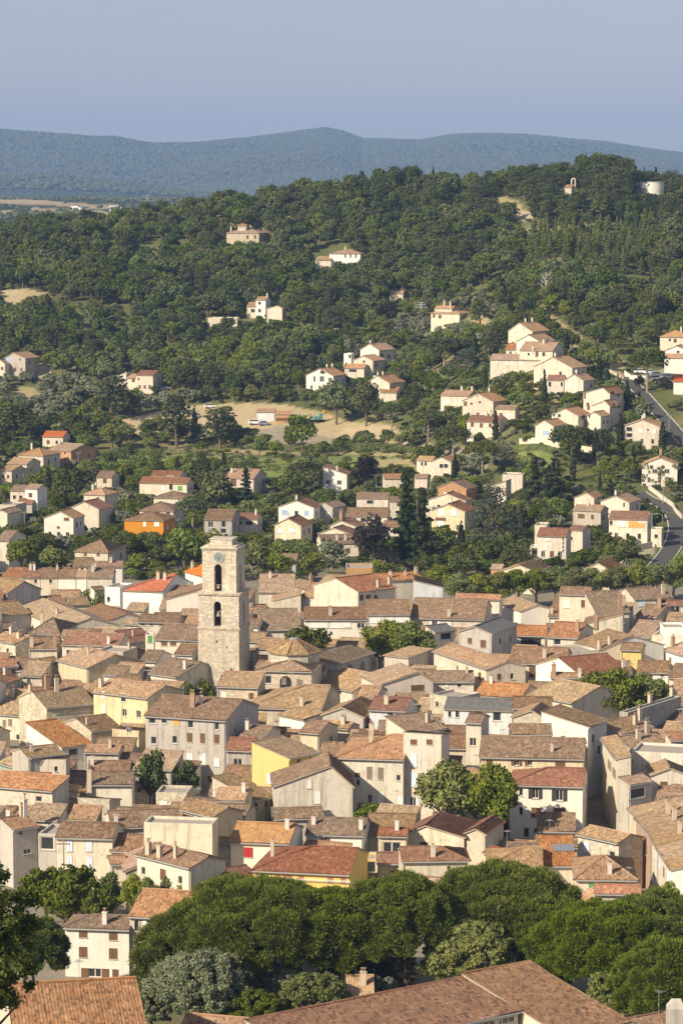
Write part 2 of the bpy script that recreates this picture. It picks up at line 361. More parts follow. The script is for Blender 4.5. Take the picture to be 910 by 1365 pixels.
def wall_poly(b, top, holes, mp, depth=.22):
    """a wall in (a,z): top is the polyline of its head; holes are (a0,z0,a1,z1); mp maps (a, z, inward) to a point"""
    a0, a1 = top[0][0], top[-1][0]; zt = min(p[1] for p in top); zb = -ZB[0]
    H = [(max(q[0], a0 + .1), max(q[1], .1), min(q[2], a1 - .1), min(q[3], zt - .08)) for q in holes]
    H = [q for q in H if q[2] - q[0] > .15 and q[3] - q[1] > .15]
    xs = sorted({a0, a1, *[q[0] for q in H], *[q[2] for q in H]}); zs = sorted({zb, zt, *[q[1] for q in H], *[q[3] for q in H]})
    for i in range(len(xs) - 1):
        run = None
        for j in range(len(zs) - 1):
            cx, cz = (xs[i] + xs[i + 1]) / 2, (zs[j] + zs[j + 1]) / 2
            if any(q[0] < cx < q[2] and q[1] < cz < q[3] for q in H): continue
            b.poly([mp(xs[i], zs[j], 0), mp(xs[i + 1], zs[j], 0), mp(xs[i + 1], zs[j + 1], 0), mp(xs[i], zs[j + 1], 0)])
    if any(p[1] > zt + .01 for p in top):
        pts = [p for p in top]
        poly = [(a0, zt), (a1, zt)] + [p for p in reversed(pts) if p[1] > zt + .01]
        b.poly([mp(p[0], p[1], 0) for p in poly])
    for (x0, z0, x1, z1) in H:
        for (p, q) in (((x0, z0), (x0, z1)), ((x0, z1), (x1, z1)), ((x1, z1), (x1, z0)), ((x1, z0), (x0, z0))):
            b.poly([mp(p[0], p[1], 0), mp(q[0], q[1], 0), mp(q[0], q[1], depth), mp(p[0], p[1], depth)])
    return H
ZB = [0]
def inst(name, me, parent, loc, rz, sc):
    o = bpy.data.objects.new(name, me); o.location = loc; o.rotation_euler = (0, 0, rz); o.scale = sc
    return link(o, parent)

def house(x0, y0, x1, y1, h, typ, rh, wall, roof, label, win='', ch='', name='house', cat='house', D=None, p=.30, rot=None, ap=.5, hip='', oh=.35, group=None, side='', slab=None, back=None, auto=True, sky='', base=None):
    idx = NB[0]; NB[0] += 1
    h = HADJ.get(idx, h)
    mid = at((x0 + x1) / 2, (y0 + y1) / 2, h, dmin=150)
    z = mid.z
    if rot is None:
        A, Bp = atz(x0, y0, z), atz(x1, y1, z)
        uv = (Bp - A); Wd = uv.length; rz = math.atan2(uv.y, uv.x)
    else:
        A = atz(x0, (y0 + y1) / 2, z); a = math.radians(rot); c, s_ = math.cos(a), math.sin(a)
        dc = A.y * CP - (z - CH) * SP
        Wd = ((x1 - CX) * dc - A.x * F) / (F * c + (x1 - CX) * s_ * CP); rz = -a
    d = proj(mid)[2]; s = F / d; sind = (CH - z) / d; rr = math.cos(rz)
    gz = z - h; hill = d > 640
    ZB[0] = 4.0 if hill else .6
    root = empty(name, (A.x, A.y, gz), rz)
    tag(root, label, cat, group or ('houses of the old town' if not hill else 'houses and villas on the green slope'))
    if typ in 'fp' or typ == 'h':
        if D is None:
            run = rh / (s * max(.12, rr * sind + p)); run = min(max(run, 1.2), 11)
            D = run if typ == 'f' else 2 * run
    elif D is None: D = 8.0
    rise = rh / s
    R = Matrix.Rotation(rz, 4, 'Z'); inv = (Matrix.Translation(A - Vector((0, 0, h))) @ R).inverted()
    cl = inv @ Vector((0, 0, CH))
    def hit(px, py, n, o):
        r = inv.to_3x3() @ ray(px, py); t = (Vector(o) - cl).dot(Vector(n)) / r.dot(Vector(n)); return cl + r * t
    # ---- wall heads
    e = .02
    hb = h
    if typ == 'f': top = {'F': [(0, h), (Wd, h)], 'B': [(0, h + p * D), (Wd, h + p * D)], 'L': [(0, h), (D, h + p * D)], 'R': [(0, h), (D, h + p * D)]}
    elif typ == 'b': top = {'F': [(0, h), (Wd, h)], 'B': [(0, h - p * D), (Wd, h - p * D)], 'L': [(0, h), (D, h - p * D)], 'R': [(0, h), (D, h - p * D)]}
    elif typ == 'p' or typ == 'h':
        g = [(0, h), (D / 2, h + p * D / 2), (D, h)]; fl = [(0, h), (D, h)]
        hh = hip if typ == 'p' else 'lr'
        top = {'F': [(0, h), (Wd, h)], 'B': [(0, h), (Wd, h)], 'L': fl if 'l' in hh else g, 'R': fl if 'r' in hh else g}
    elif typ == 'g':
        g = [(0, h), (ap * Wd, h + rise), (Wd, h)]; top = {'F': g, 'B': g, 'L': [(0, h), (D, h)], 'R': [(0, h), (D, h)]}
    elif typ in 'lr':
        a, c = (h, h + rise) if typ == 'l' else (h + rise, h)
        g = [(0, a), (Wd, c)]; top = {'F': g, 'B': g, 'L': [(0, a), (D, a)], 'R': [(0, c), (D, c)]}
    else: top = {k: [(0, h), (w_, h)] for k, w_ in (('F', Wd), ('B', Wd), ('L', D), ('R', D))}
    # ---- openings
    wins = []
    for part in [q for q in win.split(';') if q.strip()]:
        t = part.split(); sd = 'F'
        if t[0] in ('L', 'R'): sd = t.pop(0)
        px, py, w_, h_ = map(float, t[:4]); kind = t[4]
        n, o = {'F': ((0, 1, 0), (0, 0, 0)), 'L': ((1, 0, 0), (0, 0, 0)), 'R': ((1, 0, 0), (Wd, 0, 0))}[sd]
        ca = hit(px - w_ / 2, py, n, o); cb = hit(px + w_ / 2, py, n, o); zu = hit(px, py - h_ / 2, n, o).z; zl = hit(px, py + h_ / 2, n, o).z
        aa, ab = (ca.x, cb.x) if sd == 'F' else (ca.y, cb.y)
        aa, ab = min(aa, ab), max(aa, ab)
        wins.append((sd, aa, zl, ab, zu, kind)); WINR.append((px - w_ / 2, py - h_ / 2, px + w_ / 2, py + h_ / 2, d))
    if not win and s > 7 and not any(q in label for q in ('blank', 'wall', 'plain', 'outbuilding', 'shed', 'patch', 'tiled', 'parapet', 'ruin')) and Wd > 3.2:
        for q in range(1 + int(Wd > 5.5) + int(Wd > 9)):
            a_ = Wd * (q + .5 + RND.uniform(-.2, .2)) / (1 + int(Wd > 5.5) + int(Wd > 9)); zz = h - RND.uniform(1.3, 1.9); w_ = RND.uniform(.36, .55)
            wins.append(('F', a_ - w_, zz - w_ * 1.3, a_ + w_, zz + w_ * 1.3, RND.choice('ddgbwpl')))
    if s > 7 and D > 5 and typ in 'fpg' and not side and idx % 2 == 0 and name == 'house' and 'blank' not in label:
        for q in range(2): a_ = D * (.3 + .4 * q + RND.uniform(-.1, .1)); zz = h - RND.uniform(1.4, 2.2); wins.append(('R', a_ - .33, zz - .5, a_ + .33, zz + .5, RND.choice('dgbp')))
    if hill and typ in 'fpgh' and h >= 4.5 and 'blank' not in label and name == 'house':
        if not win and Wd > 4:
            for q in (.28, .70): wins.append(('F', Wd * q - .5, h - 2.4, Wd * q + .5, h - 1.2, RND.choice('bdlwd')))
        if D > 6 and 'R ' not in win:
            for q in (.3, .7): wins.append(('R', D * q - .5, h - 2.5, D * q + .5, h - 1.2, RND.choice('bdwgd')))
        if h > 5.5 and Wd > 6 and 'F' not in side:
            for q in (.2, .5, .8): wins.append(('F', Wd * q - .45, h - 5.0, Wd * q + .45, h - 3.5, RND.choice('ddbg')))
    # plain openings on the shaded right flank of larger houses that show it
    if auto and side:
        for tok in side.split():
            f_, zz = tok.split('@'); aa = float(f_) * D; wins.append(('R', aa - .4, float(zz) - .6, aa + .4, float(zz) + .6, 'd'))
    b = MB()
    mps = {'F': lambda a, z_, i: (a, i, z_), 'B': lambda a, z_, i: (a, D - i, z_), 'L': lambda a, z_, i: (i, a, z_), 'R': lambda a, z_, i: (Wd - i, a, z_)}
    near = s > 5.2
    for sd in 'FBLR':
        hs = [(w_[1], w_[2], w_[3], w_[4]) for w_ in wins if w_[0] == sd and near and w_[5][0] in 'dgo']
        wall_poly(b, top[sd], hs, mps[sd], .22)
    if typ == 't':
        b.poly([(0.25, .25, h - .35), (Wd - .25, .25, h - .35), (Wd - .25, D - .25, h - .35), (.25, D - .25, h - .35)], 1)
        for (p0, p1) in (((0, 0), (Wd, 0)), ((Wd, 0), (Wd, D)), ((Wd, D), (0, D)), ((0, D), (0, 0))):
            q0 = (min(max(p0[0], .25), Wd - .25), min(max(p0[1], .25), D - .25)); q1 = (min(max(p1[0], .25), Wd - .25), min(max(p1[1], .25), D - .25))
            b.poly([(*p0, h), (*p1, h), (*q1, h), (*q0, h)], 2); b.poly([(*q0, h), (*q1, h), (*q1, h - .35), (*q0, h - .35)])
    w_ob = b.build('wall', [WALL[wall], M['gravel'], M['conc']], root)
    # ---- roof
    rb = MB(); amp = .055 if s > 7.6 else (.045 if s > 5.6 else 0.0)
    if roof == 'sl': amp = 0
    fine = s > 5.6; g_ = .14; planes = []
    if typ == 'f':
        slope(rb, (-g_, -oh, h - p * oh + .12), (Wd + g_, -oh, h - p * oh + .12), (Wd + g_, D + .05, h + p * D + .12), (-g_, D + .05, h + p * D + .12), amp, fine)
        ridge_line(rb, (-g_, D, h + p * D + .14), (Wd + g_, D, h + p * D + .14)); pl = ((0, -p, 1), (0, 0, h + .12))
    elif typ == 'b':
        slope(rb, (Wd + g_, D + oh, h - p * (D + oh) + .1), (-g_, D + oh, h - p * (D + oh) + .1), (-g_, .03, h + .1), (Wd + g_, .03, h + .1), amp, fine); pl = ((0, p, 1), (0, 0, h))
    elif typ in ('p', 'h'):
        hh = hip if typ == 'p' else 'lr'; k = D / 2; zr = h + p * k + .12; ze = h - p * oh + .12
        il = min(k, Wd * (.5 if 'r' in hh else .9)) if 'l' in hh else -g_; ir = Wd - (min(k, Wd * (.5 if 'l' in hh else .9))) if 'r' in hh else Wd + g_
        ol, orr = (oh if 'l' in hh else g_), (oh if 'r' in hh else g_)
        slope(rb, (-ol, -oh, ze), (Wd + orr, -oh, ze), (ir, k, zr), (il, k, zr), amp, fine)
        slope(rb, (Wd + orr, D + oh, ze), (-ol, D + oh, ze), (il, k, zr), (ir, k, zr), amp if s > 9 else 0, s > 9)
        if 'l' in hh: slope(rb, (-ol, D + oh, ze), (-ol, -oh, ze), (il, k, zr), (il, k, zr), amp, fine); ridge_line(rb, (-ol, -oh, ze + .03), (il, k, zr + .03))
        if 'r' in hh: slope(rb, (Wd + orr, -oh, ze), (Wd + orr, D + oh, ze), (ir, k, zr), (ir, k, zr), amp, fine); ridge_line(rb, (Wd + orr, -oh, ze + .03), (ir, k, zr + .03))
        ridge_line(rb, (il, k, zr + .04), (ir, k, zr + .04)); pl = ((0, -p, 1), (0, 0, h + .12))
    elif typ == 'g':
        ax = ap * Wd; zr = h + rise + .12; pL = rise / max(ax, .3); pR = rise / max(Wd - ax, .3)
        slope(rb, (-oh, D + g_, h - pL * oh + .12), (-oh, -g_ - .1, h - pL * oh + .12), (ax, -g_ - .1, zr), (ax, D + g_, zr), amp, fine)
        slope(rb, (Wd + oh, -g_ - .1, h - pR * oh + .12), (Wd + oh, D + g_, h - pR * oh + .12), (ax, D + g_, zr), (ax, -g_ - .1, zr), amp, fine)
        ridge_line(rb, (ax, -g_, zr + .03), (ax, D, zr + .03)); pl = ((-pR * -1, 0, 1), (Wd, 0, h + .12))
    elif typ == 'l':
        q = rise / Wd; slope(rb, (-oh, D + g_, h - q * oh + .1), (-oh, -g_, h - q * oh + .1), (Wd + .1, -g_, h + rise + .1), (Wd + .1, D + g_, h + rise + .1), amp, fine); pl = ((-q, 0, 1), (0, 0, h + .1))
    elif typ == 'r':
        q = rise / Wd; slope(rb, (Wd + oh, -g_, h - q * oh + .1), (Wd + oh, D + g_, h - q * oh + .1), (-.1, D + g_, h + rise + .1), (-.1, -g_, h + rise + .1), amp, fine); pl = ((q, 0, 1), (Wd, 0, h + .1))
    else: pl = ((0, 0, 1), (0, 0, h - .3))
    r_ob = w_ob
    if typ != 't': r_ob = rb.build('roof', [ROOF[roof], TRIM, ROOF['pk' if roof in ('tn', 'pk') else ('or' if roof in ('or', 'rr', 'fg') else ('br' if roof == 'br' else roof))]], root)
    # ---- windows, shutters, doors
    for (sd, a0, z0, a1, z1, kind) in wins:
        rzz = {'F': 0, 'L': -math.pi / 2, 'R': math.pi / 2}[sd]
        def place(a, i, z_): return {'F': (a, i, z_), 'L': (i, a, z_), 'R': (Wd - i, a, z_)}[sd]
        w_, hh_ = a1 - a0, z1 - z0; am, zm = (a0 + a1) / 2, (z0 + z1) / 2
        k = kind[0]
        zt = min(q[1] for q in top[sd]); deep = near and z1 < zt - .05 and a0 > .05
        if k in 'dgo':
            i = .16 if deep else -.035
            wo = inst('window', ME['pane'], root, place(am, i, zm), rzz, (w_, 1, hh_))  # dark panes also stand in for the shade inside open loggias and arches
            if k != 'd' or w_ > .5:
                fo = inst('frame', ME['frame2' if (k in 'go' and w_ > .5) else 'frame'], wo, (0, -.03, 0), 0, (1, 1, 1))
            if near: inst('sill', ME['sill'], wo, (0, -i - .02, -.5 - .04 / max(hh_, .2)), 0, (1, 1, .09 / max(hh_, .2)))
            if k == 'o':
                lw = w_ * .52
                for q in (-1, 1): inst('shutter', ME['leaf_' + kind[1]], root, place(am + q * (w_ / 2 + lw / 2), -.05, zm), rzz, (lw, 1, hh_ * 1.03))
        else:
            if w_ > .55:
                for q in (-1, 1): inst('shutter', ME['leaf_' + k], root, place(am + q * w_ / 4, -.045, zm), rzz, (w_ / 2 - .015, 1, hh_))
            else: inst('shutter', ME['leaf_' + k], root, place(am, -.045, zm), rzz, (w_, 1, hh_))
            if near: inst('sill', ME['sill'], root, place(am, -.01, z0 - .06), rzz, (w_, 1, .09))
    # ---- chimneys on the roof
    toks = [q for q in ch.split(';') if q.strip()]
    for q in toks:
        t = q.split(); px, py = float(t[0]), float(t[1]); v = int(t[2]) if len(t) > 2 else RND.randrange(4)
        P = hit(px, py, pl[0], pl[1])
        lim = D / 2 if typ in ('p', 'h') else D
        if P.y > lim or P.y < -1: P.y = min(max(P.y, 0), lim); P.z = pl[1][2] + (p * P.y if typ in 'fph' else 0)
        if typ == 'g' : P.y = min(max(P.y, .5), D - .5); P.x = ap * Wd; P.z = h + rise
        P.x = min(max(P.x, .4), Wd - .4)
        sc = float(t[3]) if len(t) > 3 else 1.0
        inst('chimney', CHIM[v], r_ob, (P.x, P.y, P.z), RND.uniform(-.1, .1), (.85, .85, sc))
    if auto and not toks and typ in 'fph' and Wd > 4 and idx % 3 != 0:
        for _ in range(1 + (idx % 4 == 1)):
            fx = RND.uniform(.12, .88) * Wd; fy = RND.uniform(.45, .95) * (D / 2 if typ != 'f' else D)
            inst('chimney', CHIM[RND.randrange(4)], r_ob, (fx, fy, h + p * fy + .1), RND.uniform(-.2, .2), (.9, .9, RND.uniform(.7, 1.1)))
    for q in [q for q in sky.split(';') if q.strip()]:
        px, py, w_, h_ = map(float, q.split()[:4]); P = hit(px, py, pl[0], pl[1]); Q = hit(px + w_ / 2, py, pl[0], pl[1]); V = hit(px, py - h_ / 2, pl[0], pl[1])
        hw, hv = abs(Q.x - P.x), abs(V.y - P.y); sb = MB(); zf = lambda y: pl[1][2] + p * y + .12
        sb.poly([(P.x - hw, P.y - hv, zf(P.y - hv)), (P.x + hw, P.y - hv, zf(P.y - hv)), (P.x + hw, P.y + hv, zf(P.y + hv)), (P.x - hw, P.y + hv, zf(P.y + hv))], 1)
        for k in range(7):
            xa = P.x - hw + k * hw / 3 - .05; sb.poly([(xa, P.y - hv, zf(P.y - hv) + .05), (xa + .1, P.y - hv, zf(P.y - hv) + .05), (xa + .1, P.y + hv, zf(P.y + hv) + .05), (xa, P.y + hv, zf(P.y + hv) + .05)], 0)
        sb.build('skylight', [M['metal'], M['solar']], r_ob)
    # gutter / cornice line under the front eave of the nearer houses
    if s > 7 and typ in 'fph' and roof != 'sl':
        cb = MB(); cb.tube((-.1, -oh - .06, h - p * oh - .0), (Wd + .1, -oh - .06, h - p * oh - .0), .07, .07, 6, 0)
        cb.build('gutter', [M['zinc']], root)
        nb = MB(); nb.box(.0, -.16, h - .24, Wd, -.005, h - .02, 0); nb.box(.0, -.09, h - .36, Wd, -.004, h - .24, 0); nb.build('cornice', [WALL[wall]], root)
        if idx % 2 == 0:
            xx = .15 if idx % 4 else Wd - .15
            pb = MB(); pb.tube((xx, -.10, 0), (xx, -.10, h - .3), .05, .05, 6, 0); pb.build('drainpipe', [M['zinc']], root)
    if s > 7 and typ in 'fp' and idx % 4 == 1 and Wd > 4:
        ax_, ay_ = RND.uniform(.2, .8) * Wd, (D / 2 if typ == 'p' else D) * .92; az_ = h + p * ay_; b_ = MB(); b_.tube((ax_, ay_, az_ - .2), (ax_, ay_, az_ + 2.4), .03, .025, 5)
        for q in range(5): b_.tube((ax_ - .5 + .08 * q, ay_ - .4 + .2 * q, az_ + 2.3), (ax_ + .5 - .08 * q, ay_ - .4 + .2 * q, az_ + 2.3), .018, .018, 4)
        b_.tube((ax_, ay_ - .5, az_ + 2.28), (ax_, ay_ + .5, az_ + 2.28), .02, .02, 4); b_.build('antenna', [M['metal']], r_ob)
    # bookkeeping
    cs = [(Matrix.Translation((A.x, A.y, 0)) @ R @ Vector(q)) for q in ((0, 0, 0), (Wd, 0, 0), (Wd, D, 0), (0, D, 0))]
    tops = [proj((c.x, c.y, z + (p * D / 2 if typ in 'fph' else rise))) for c in cs]; 
    xr = [q[0] for q in tops]
    FOOT.append(dict(i=idx, lab=label, cs=[(c.x, c.y) for c in cs], rect=(min(xr), min(q[1] for q in tops), max(xr), max(y0, y1) + .8 * h * s), d=d, h=h, s=s, W=Wd, D=D, rot=-math.degrees(rz), z=gz, fr=(x0, x1), ey=max(y0, y1)))
    return root
HADJ.update({0: 5, 5: 7, 10: 6.5, 11: 7.5, 14: 7, 15: 8, 17: 6.5, 21: 6.5, 22: 6, 23: 6, 24: 6, 34: 8, 37: 8.5, 39: 8, 40: 5.5, 41: 6.5, 42: 7.5, 43: 7.5, 44: 6.5, 47: 6.5, 48: 7.5, 51: 10.5, 52: 12, 64: 8.5, 69: 8, 70: 8, 72: 8.5, 74: 7.5, 80: 8.5, 81: 8, 82: 8.5, 83: 9, 84: 10.5, 86: 8.5, 88: 9, 89: 8, 90: 4, 94: 7.5, 98: 8.5, 99: 8, 100: 5, 103: 5, 107: 5.5, 116: 13, 118: 8, 121: 12.5, 123: 9, 125: 9, 127: 10.5, 128: 6.5, 129: 7.5, 131: 8, 133: 8.5, 134: 8.5, 135: 9.5, 138: 7.5, 145: 7.5, 147: 7, 148: 6.5, 149: 7, 151: 5.5, 152: 8, 154: 5, 156: 5.5, 157: 5.5, 159: 4, 161: 7.5, 162: 4.5, 163: 6, 167: 3.5, 168: 5.5, 170: 5.5, 172: 4, 173: 5, 174: 4.5, 177: 5, 178: 3.5})
# ------------------------------------------------------------------ the old town, traced house by house
B = house
# far edge, left
B(3,769,29,770,6,'p',12,'cr','rd',"reddish roofed end house of the low terrace at the far left edge of town")
B(30,770,54,770,6,'p',11,'cr','rd',"narrow terrace house with one dark window and twin chimneys on its ridge",win="48 775 4 5 d",ch="41 760;46 760")
B(54.5,770,77,770,6,'p',12,'cr','br',"terrace house with a single dark window below a long brown roof, third of its row",win="68 775 4 5 d",ch="77 760 1")
B(77.5,770,101,770,6,'p',12,'wh','br',"windowless pale terrace house under a brown roof, fourth of its row")
B(102,770,115,770,6,'p',9,'wh','tn',"narrow white terrace house with a low tan roof")
B(116,770,150,770,8,'p',12,'cr','br',"tall end house of the terrace with a blank cream front and dark right flank",side=".5@5")
B(98,755,122,755,6,'p',11,'cr','br',"cream house with two tiny windows standing behind the terrace row",win="110 759 4 3 d;117 759 3 3 d")
B(123,756,163,756,6,'p',7,'wh','br',"long low white house with a brown roof behind the end of the terrace")
B(10,791,54,785,9,'g',13,'gr','tn',"house with a dark triangular gable at the left edge of the old town",D=15)
B(0,821,41,817,7,'p',16,'gr','tn',"broad tan roofed house below the dark triangular gable")
B(22,812,84,838,8,'p',13,'cr','tn',"long house whose tan roof slants down to the right across the left of town",D=11)
B(39,845,79,846,7,'h',22,'cr','br',"grey brown hipped roof over a thin strip of cream wall")
B(-6,843,24,840,6,'p',10,'cr','br',"low brown roof at the left edge beside the hipped roof")
B(-10,852,21,858,7,'p',9,'st','tn',"rough stone house with dark right flank at the left edge")
B(39,865,76,865,6,'p',15,'cr','br',"small brown roofed house with cream wall between two chimneys",ch="40 862 0 1.2;76 862 2 1.2")
B(83,859,158,861,7,'p',15,'cr','rd',"long house with an even rust brown roof and a grey gable end",ch="145 858 3")
B(78,880,118,890,8,'p',12,'yc','tn',"yellowish blank house with a deep shaded right flank below the rust roof",D=11)
B(56,883,78,880,7,'f',3,'gr','tn',"narrow grey annex with a dark door beside the yellowish blank house",win="74 905 5 9 d;75 884 5 4 d")
B(28,901,56,902,6,'p',18,'st','tn',"tan roof over a shaded stone wall left of the grey annex")
B(-4,890,24,888,5,'p',9,'gr','or',"orange tinted roof at the left edge above a grey house",win="19 896 6 6 b")
B(0,912,27,905,6,'p',9,'gr','or',"small grey cottage with an orange roof and dark right flank at the left edge",win="3 913 4 8 g")
B(112,814,145,827,8,'p',9,'cr','br',"cream house with a loggia of dark openings under its brown roof",win="150 833 4 9 d")
B(65,808,92,806,7,'p',12,'gr','tn',"small tan roof with a chimney between larger roofs at the left",ch="65 805 1")
B(95,807,120,806,7,'p',9,'cr','tn',"tan roofed house left of the white house with red roof")
B(68,797,105,797,7,'p',10,'cr','tn',"tan roofed house directly below the terrace row")
B(126,787,140,786,5,'f',4,'wh','br',"little lean-to roof against the end of the terrace")
B(140,782,160,783,7,'t',0,'bw','tn',"flat roofed bright white block with one small window beside the red roof",win="145 799 4 7 d",D=7)
B(164,787,217,789,9,'p',24,'bw','rr',"large white house with a bright red tiled roof left of the bell tower",win="199 815 8 16 w",ch="211 772 0;220 773 0",hip='l')
B(247,762,272,769,10,'p',9,'wh','rr',"white house with a red roof peeking out left of the bell tower",win="255 779 6 9 g",ch="249 756 0")
B(222,799,268,799,10,'l',13,'wh','br',"tall blank off-white wall with a slanting top beside the bell tower",D=9)
B(185,829,238,830,8,'p',6,'cr','br',"low attic storey with three dark openings under a brown roof",win="191 832 5 4 d;202 832 5 4 d;217 832 10 4 d",D=6)
B(172,856,207,852,7,'p',14,'cr','rd',"rust red roof with a little green shuttered dormer block",ch="178 848 1")
B(194,846,205,846,9.5,'t',0,'wh','tn',"small white dormer block with a bright green shutter",win="200 852 6 9 n",D=3)
B(207,852,265,854,9,'p',20,'cr','br',"cream house with brown shutters below the tall blank wall",win="219 857 8 7 b;231 857 8 7 b;250 857 4 4 b;218 877 6 10 b")
B(233,872,256,873,7,'p',13,'wh','br',"small brown roofed house with dark flank against the foot of the tower")
B(195,897,236,903,7,'p',20,'cr','br',"brown roofed house with a grey gable flank left of the tower's foot",side=".4@4 .7@4",auto=True)
B(187,881,208,882,7,'p',14,'wh','br',"small brown roof beside the party wall with chimneys")
B(164,869,183,862,8,'t',0,'bg','tn',"plain beige party wall block with a flat top below the rust roofs",D=5,ch="178 862 1")
# church quarter
B(290,915,343,917,8,'f',20,'st','tn',"stone chapel with a tan lean-to roof at the foot of the bell tower",auto=False)
B(447,886,498,870,8.5,'p',0,'st','tn',"church nave of grey stone with a broad tan roof and buttressed flank",D=9.5,p=.2,name='church_nave',cat='church',auto=False,win="466 890 4 9 d;485 886 4 9 d")
B(421,912,471,922,7,'p',21,'cr','tn',"tan roofed house with a dark gable end in front of the church",auto=False)
B(330,943,428,946,7,'p',32,'st','tn',"long stone church hall with a wide tan roof and a tall door",win="378 961 8 20 p",hip='l',ch="402 941 0",auto=False)
B(476,930,501,931,6,'p',16,'cr','tn',"small tan roofed house with a dark gable right of the church hall",auto=False)
B(492,946,540,948,7,'p',17,'lb','rd',"house with a dark rust roof and a small white dormer wall",win="520 951 8 5 d")
B(430,953,484,956,7,'g',11,'gr','tn',"weathered grey gable house with a tan roof and bluish flank",ap=.5,D=10)
B(406,960,431,956,6,'l',6,'wh','tn',"white wall with a slanting top and a chimney beside the church hall",D=6)
# far edge, middle
B(345,790,392,790,8,'f',24,'cr','tn',"wide tan roof at the far edge of town right of the bell tower")
B(383,780,417,788,9,'p',7,'cr','br',"small cream house set into the wide tan roof")
B(364,801,401,801,7,'l',9,'cr','tn',"cream wall with a slanting top below the wide tan roof",D=7)
B(425,778,462,780,9,'p',12,'cr','tn',"tan roofed house left of the tall terracotta coloured block",auto=False)
B(400,795,475,802,8,'p',17,'cr','tn',"wide cream house with a grey shutter door and a pale blue window",win="442 805 10 9 p;410 803 5 6 l",ch="434 792 3 .7;465 793 1")
B(461,757,496,757,13,'t',0,'oc','tn',"tall flat terracotta coloured block with two slit windows",win="467 772 2 8 d;471 772 2 8 d",D=8)
B(477,789,527,783,9,'p',18,'cr','or',"cream house with an orange brown roof and three loggia openings",win="482 797 6 9 d;491 796 7 7 d;501 796 5 6 d",ch="504 783 0;527 778 0")
B(552,783,590,783,9,'r',9,'lb','br',"grey white house with a roof line falling to the right",D=8)
B(500,775,562,772,9,'p',9,'cr','or',"orange roof with several chimneys at the far edge of town",ch="540 768 1;556 765 0;520 770 3")
B(350,840,402,839,7,'f',28,'cr','br',"large steep brown tiled roof right of the bell tower",auto=False)
B(405,826,488,826,9,'p',16,'wh','br',"long house with white panels under a dark brown tiled roof",win="425 832 24 9 w;454 832 26 10 w;463 834 7 4 d;481 834 10 7 g",ch="440 820 0")
B(440,842,489,843,5,'f',4,'lb','br',"shaded shop front with two tall windows below the white panels",D=2.2,win="459 852 9 10 g;480 853 7 10 g",auto=False)
B(489.5,819,546,819,10,'p',19,'wh','br',"house with three white panels and a yellow base under a brown roof",win="502 825 19 11 w;519 825 10 9 w;535 825 18 10 w",auto=False)
B(546.5,824,644,826,9,'p',27,'cr','br',"very wide brown roofed house with open white shutters beside a plane tree",win="579 833 7 10 ow;598 834 6 10 w",auto=False,ch="598 822 0")
B(606,798,665,800,10,'p',6,'cr','or',"strip of orange roof behind the very wide brown roof")
B(662,803,694,815,8,'p',8,'wh','tn',"white house with a stepped shadow right of the very wide roof",auto=False)
B(611,842,655,845,11,'g',8,'gr','sl',"tall grey beige house with a dark slate gable roof",D=12)
B(579,843,606,840,9,'f',8,'wh','sl',"white rooftop room with a slate lean-to and a dark opening",win="594 848 16 9 d",auto=False)
B(578,868,650,892,8,'p',0,'cr','tn',"cream house with a tan roof strip slanting down to the right",D=7,auto=False)
B(544,877,578,869,8,'l',4,'bg','tn',"beige wall with chimneys left of the slanting tan roof strip",D=5)
B(505,913,577,909,8,'g',14,'cr','tn',"cream gable house with a brown shuttered window in the middle of town",ap=.72,D=9,win="556 917 17 8 b")
B(577.5,909,631,909,7,'p',14,'cr','br',"cream house with one white and one dark window beside the cream gable",win="595 913 5 6 w;612 913 5 6 d")
B(632,927,694,931,6,'p',18,'cr','or',"tangle of orange tan roofs above the grey roofed building")
B(678,884,753,886,9,'p',22,'cr','br',"cream house with a large brown shuttered window under a wide brown roof",win="709 896 9 14 b;689 886 5 3 d",ch="725 876 0")
B(753.5,869,797,866,9,'t',0,'cr','tn',"blank cream wall with a flat top and potted plants",D=7)
B(684,847,726,848,8,'p',13,'cr','or',"house with an open roof terrace under an orange tan roof",win="707 856 32 11 d",auto=False)
B(729,849,769,851,9,'p',20,'cr','or',"cream house with an orange roof and one wide dark window",win="742 855 10 9 d",ch="769 842 2")
B(767,857,800,866,8,'p',18,'wh','br',"white fronted house with a brown roof and long shaded flank",win="776 864 4 9 d;781 865 4 8 d",ch="816 860 0;803 866 0",side=".3@5 .6@5")
B(731,822,793,824,10,'f',30,'cr','br',"widest brown roof at the right with a skylight and white chimney",ch="770 815 0;735 818 1",sky="762 796 10 8")
B(793.5,816,838,815,10,'f',27,'cr','br',"grey brown roof adjoining the widest roof with a tall chimney block",ch="826 812 2 1.5;842 806 0",auto=False)
B(745,792,785,793,12,'p',9,'cr','br',"raised upper roof strip above the widest brown roof",auto=False)
B(779,832,829,833,9,'l',14,'cr','br',"blank cream trapezoid wall with a dark right flank",D=8,ch="790 838 2")
B(845,799,895,797,9,'p',14,'cr','br',"brown roofed house with a pale blue panel and a dark double window",win="855 804 9 8 l;881 802 14 6 g",ch="883 792 0 1.4")
B(847,821,874,823,8,'p',15,'bg','br',"small beige house with a brown roof and dark flank at the right")
B(889,807,915,807,9,'f',6,'cr','rd',"rust band of roof over a white gridded window at the right edge",win="899 815 14 16 g",auto=False)
B(836,848,866,850,9,'p',21,'wh','tn',"white house with a row of five tiny dark windows under a tan roof",win="841 852 3 4 d;847 852 3 4 d;852 852.5 3 4 d;857 853 3 4 d;862 853 3 4 d",auto=False)
B(827,866,854,867,8,'p',9,'ye','br',"small yellow walled roof terrace house with brown roof",auto=False)
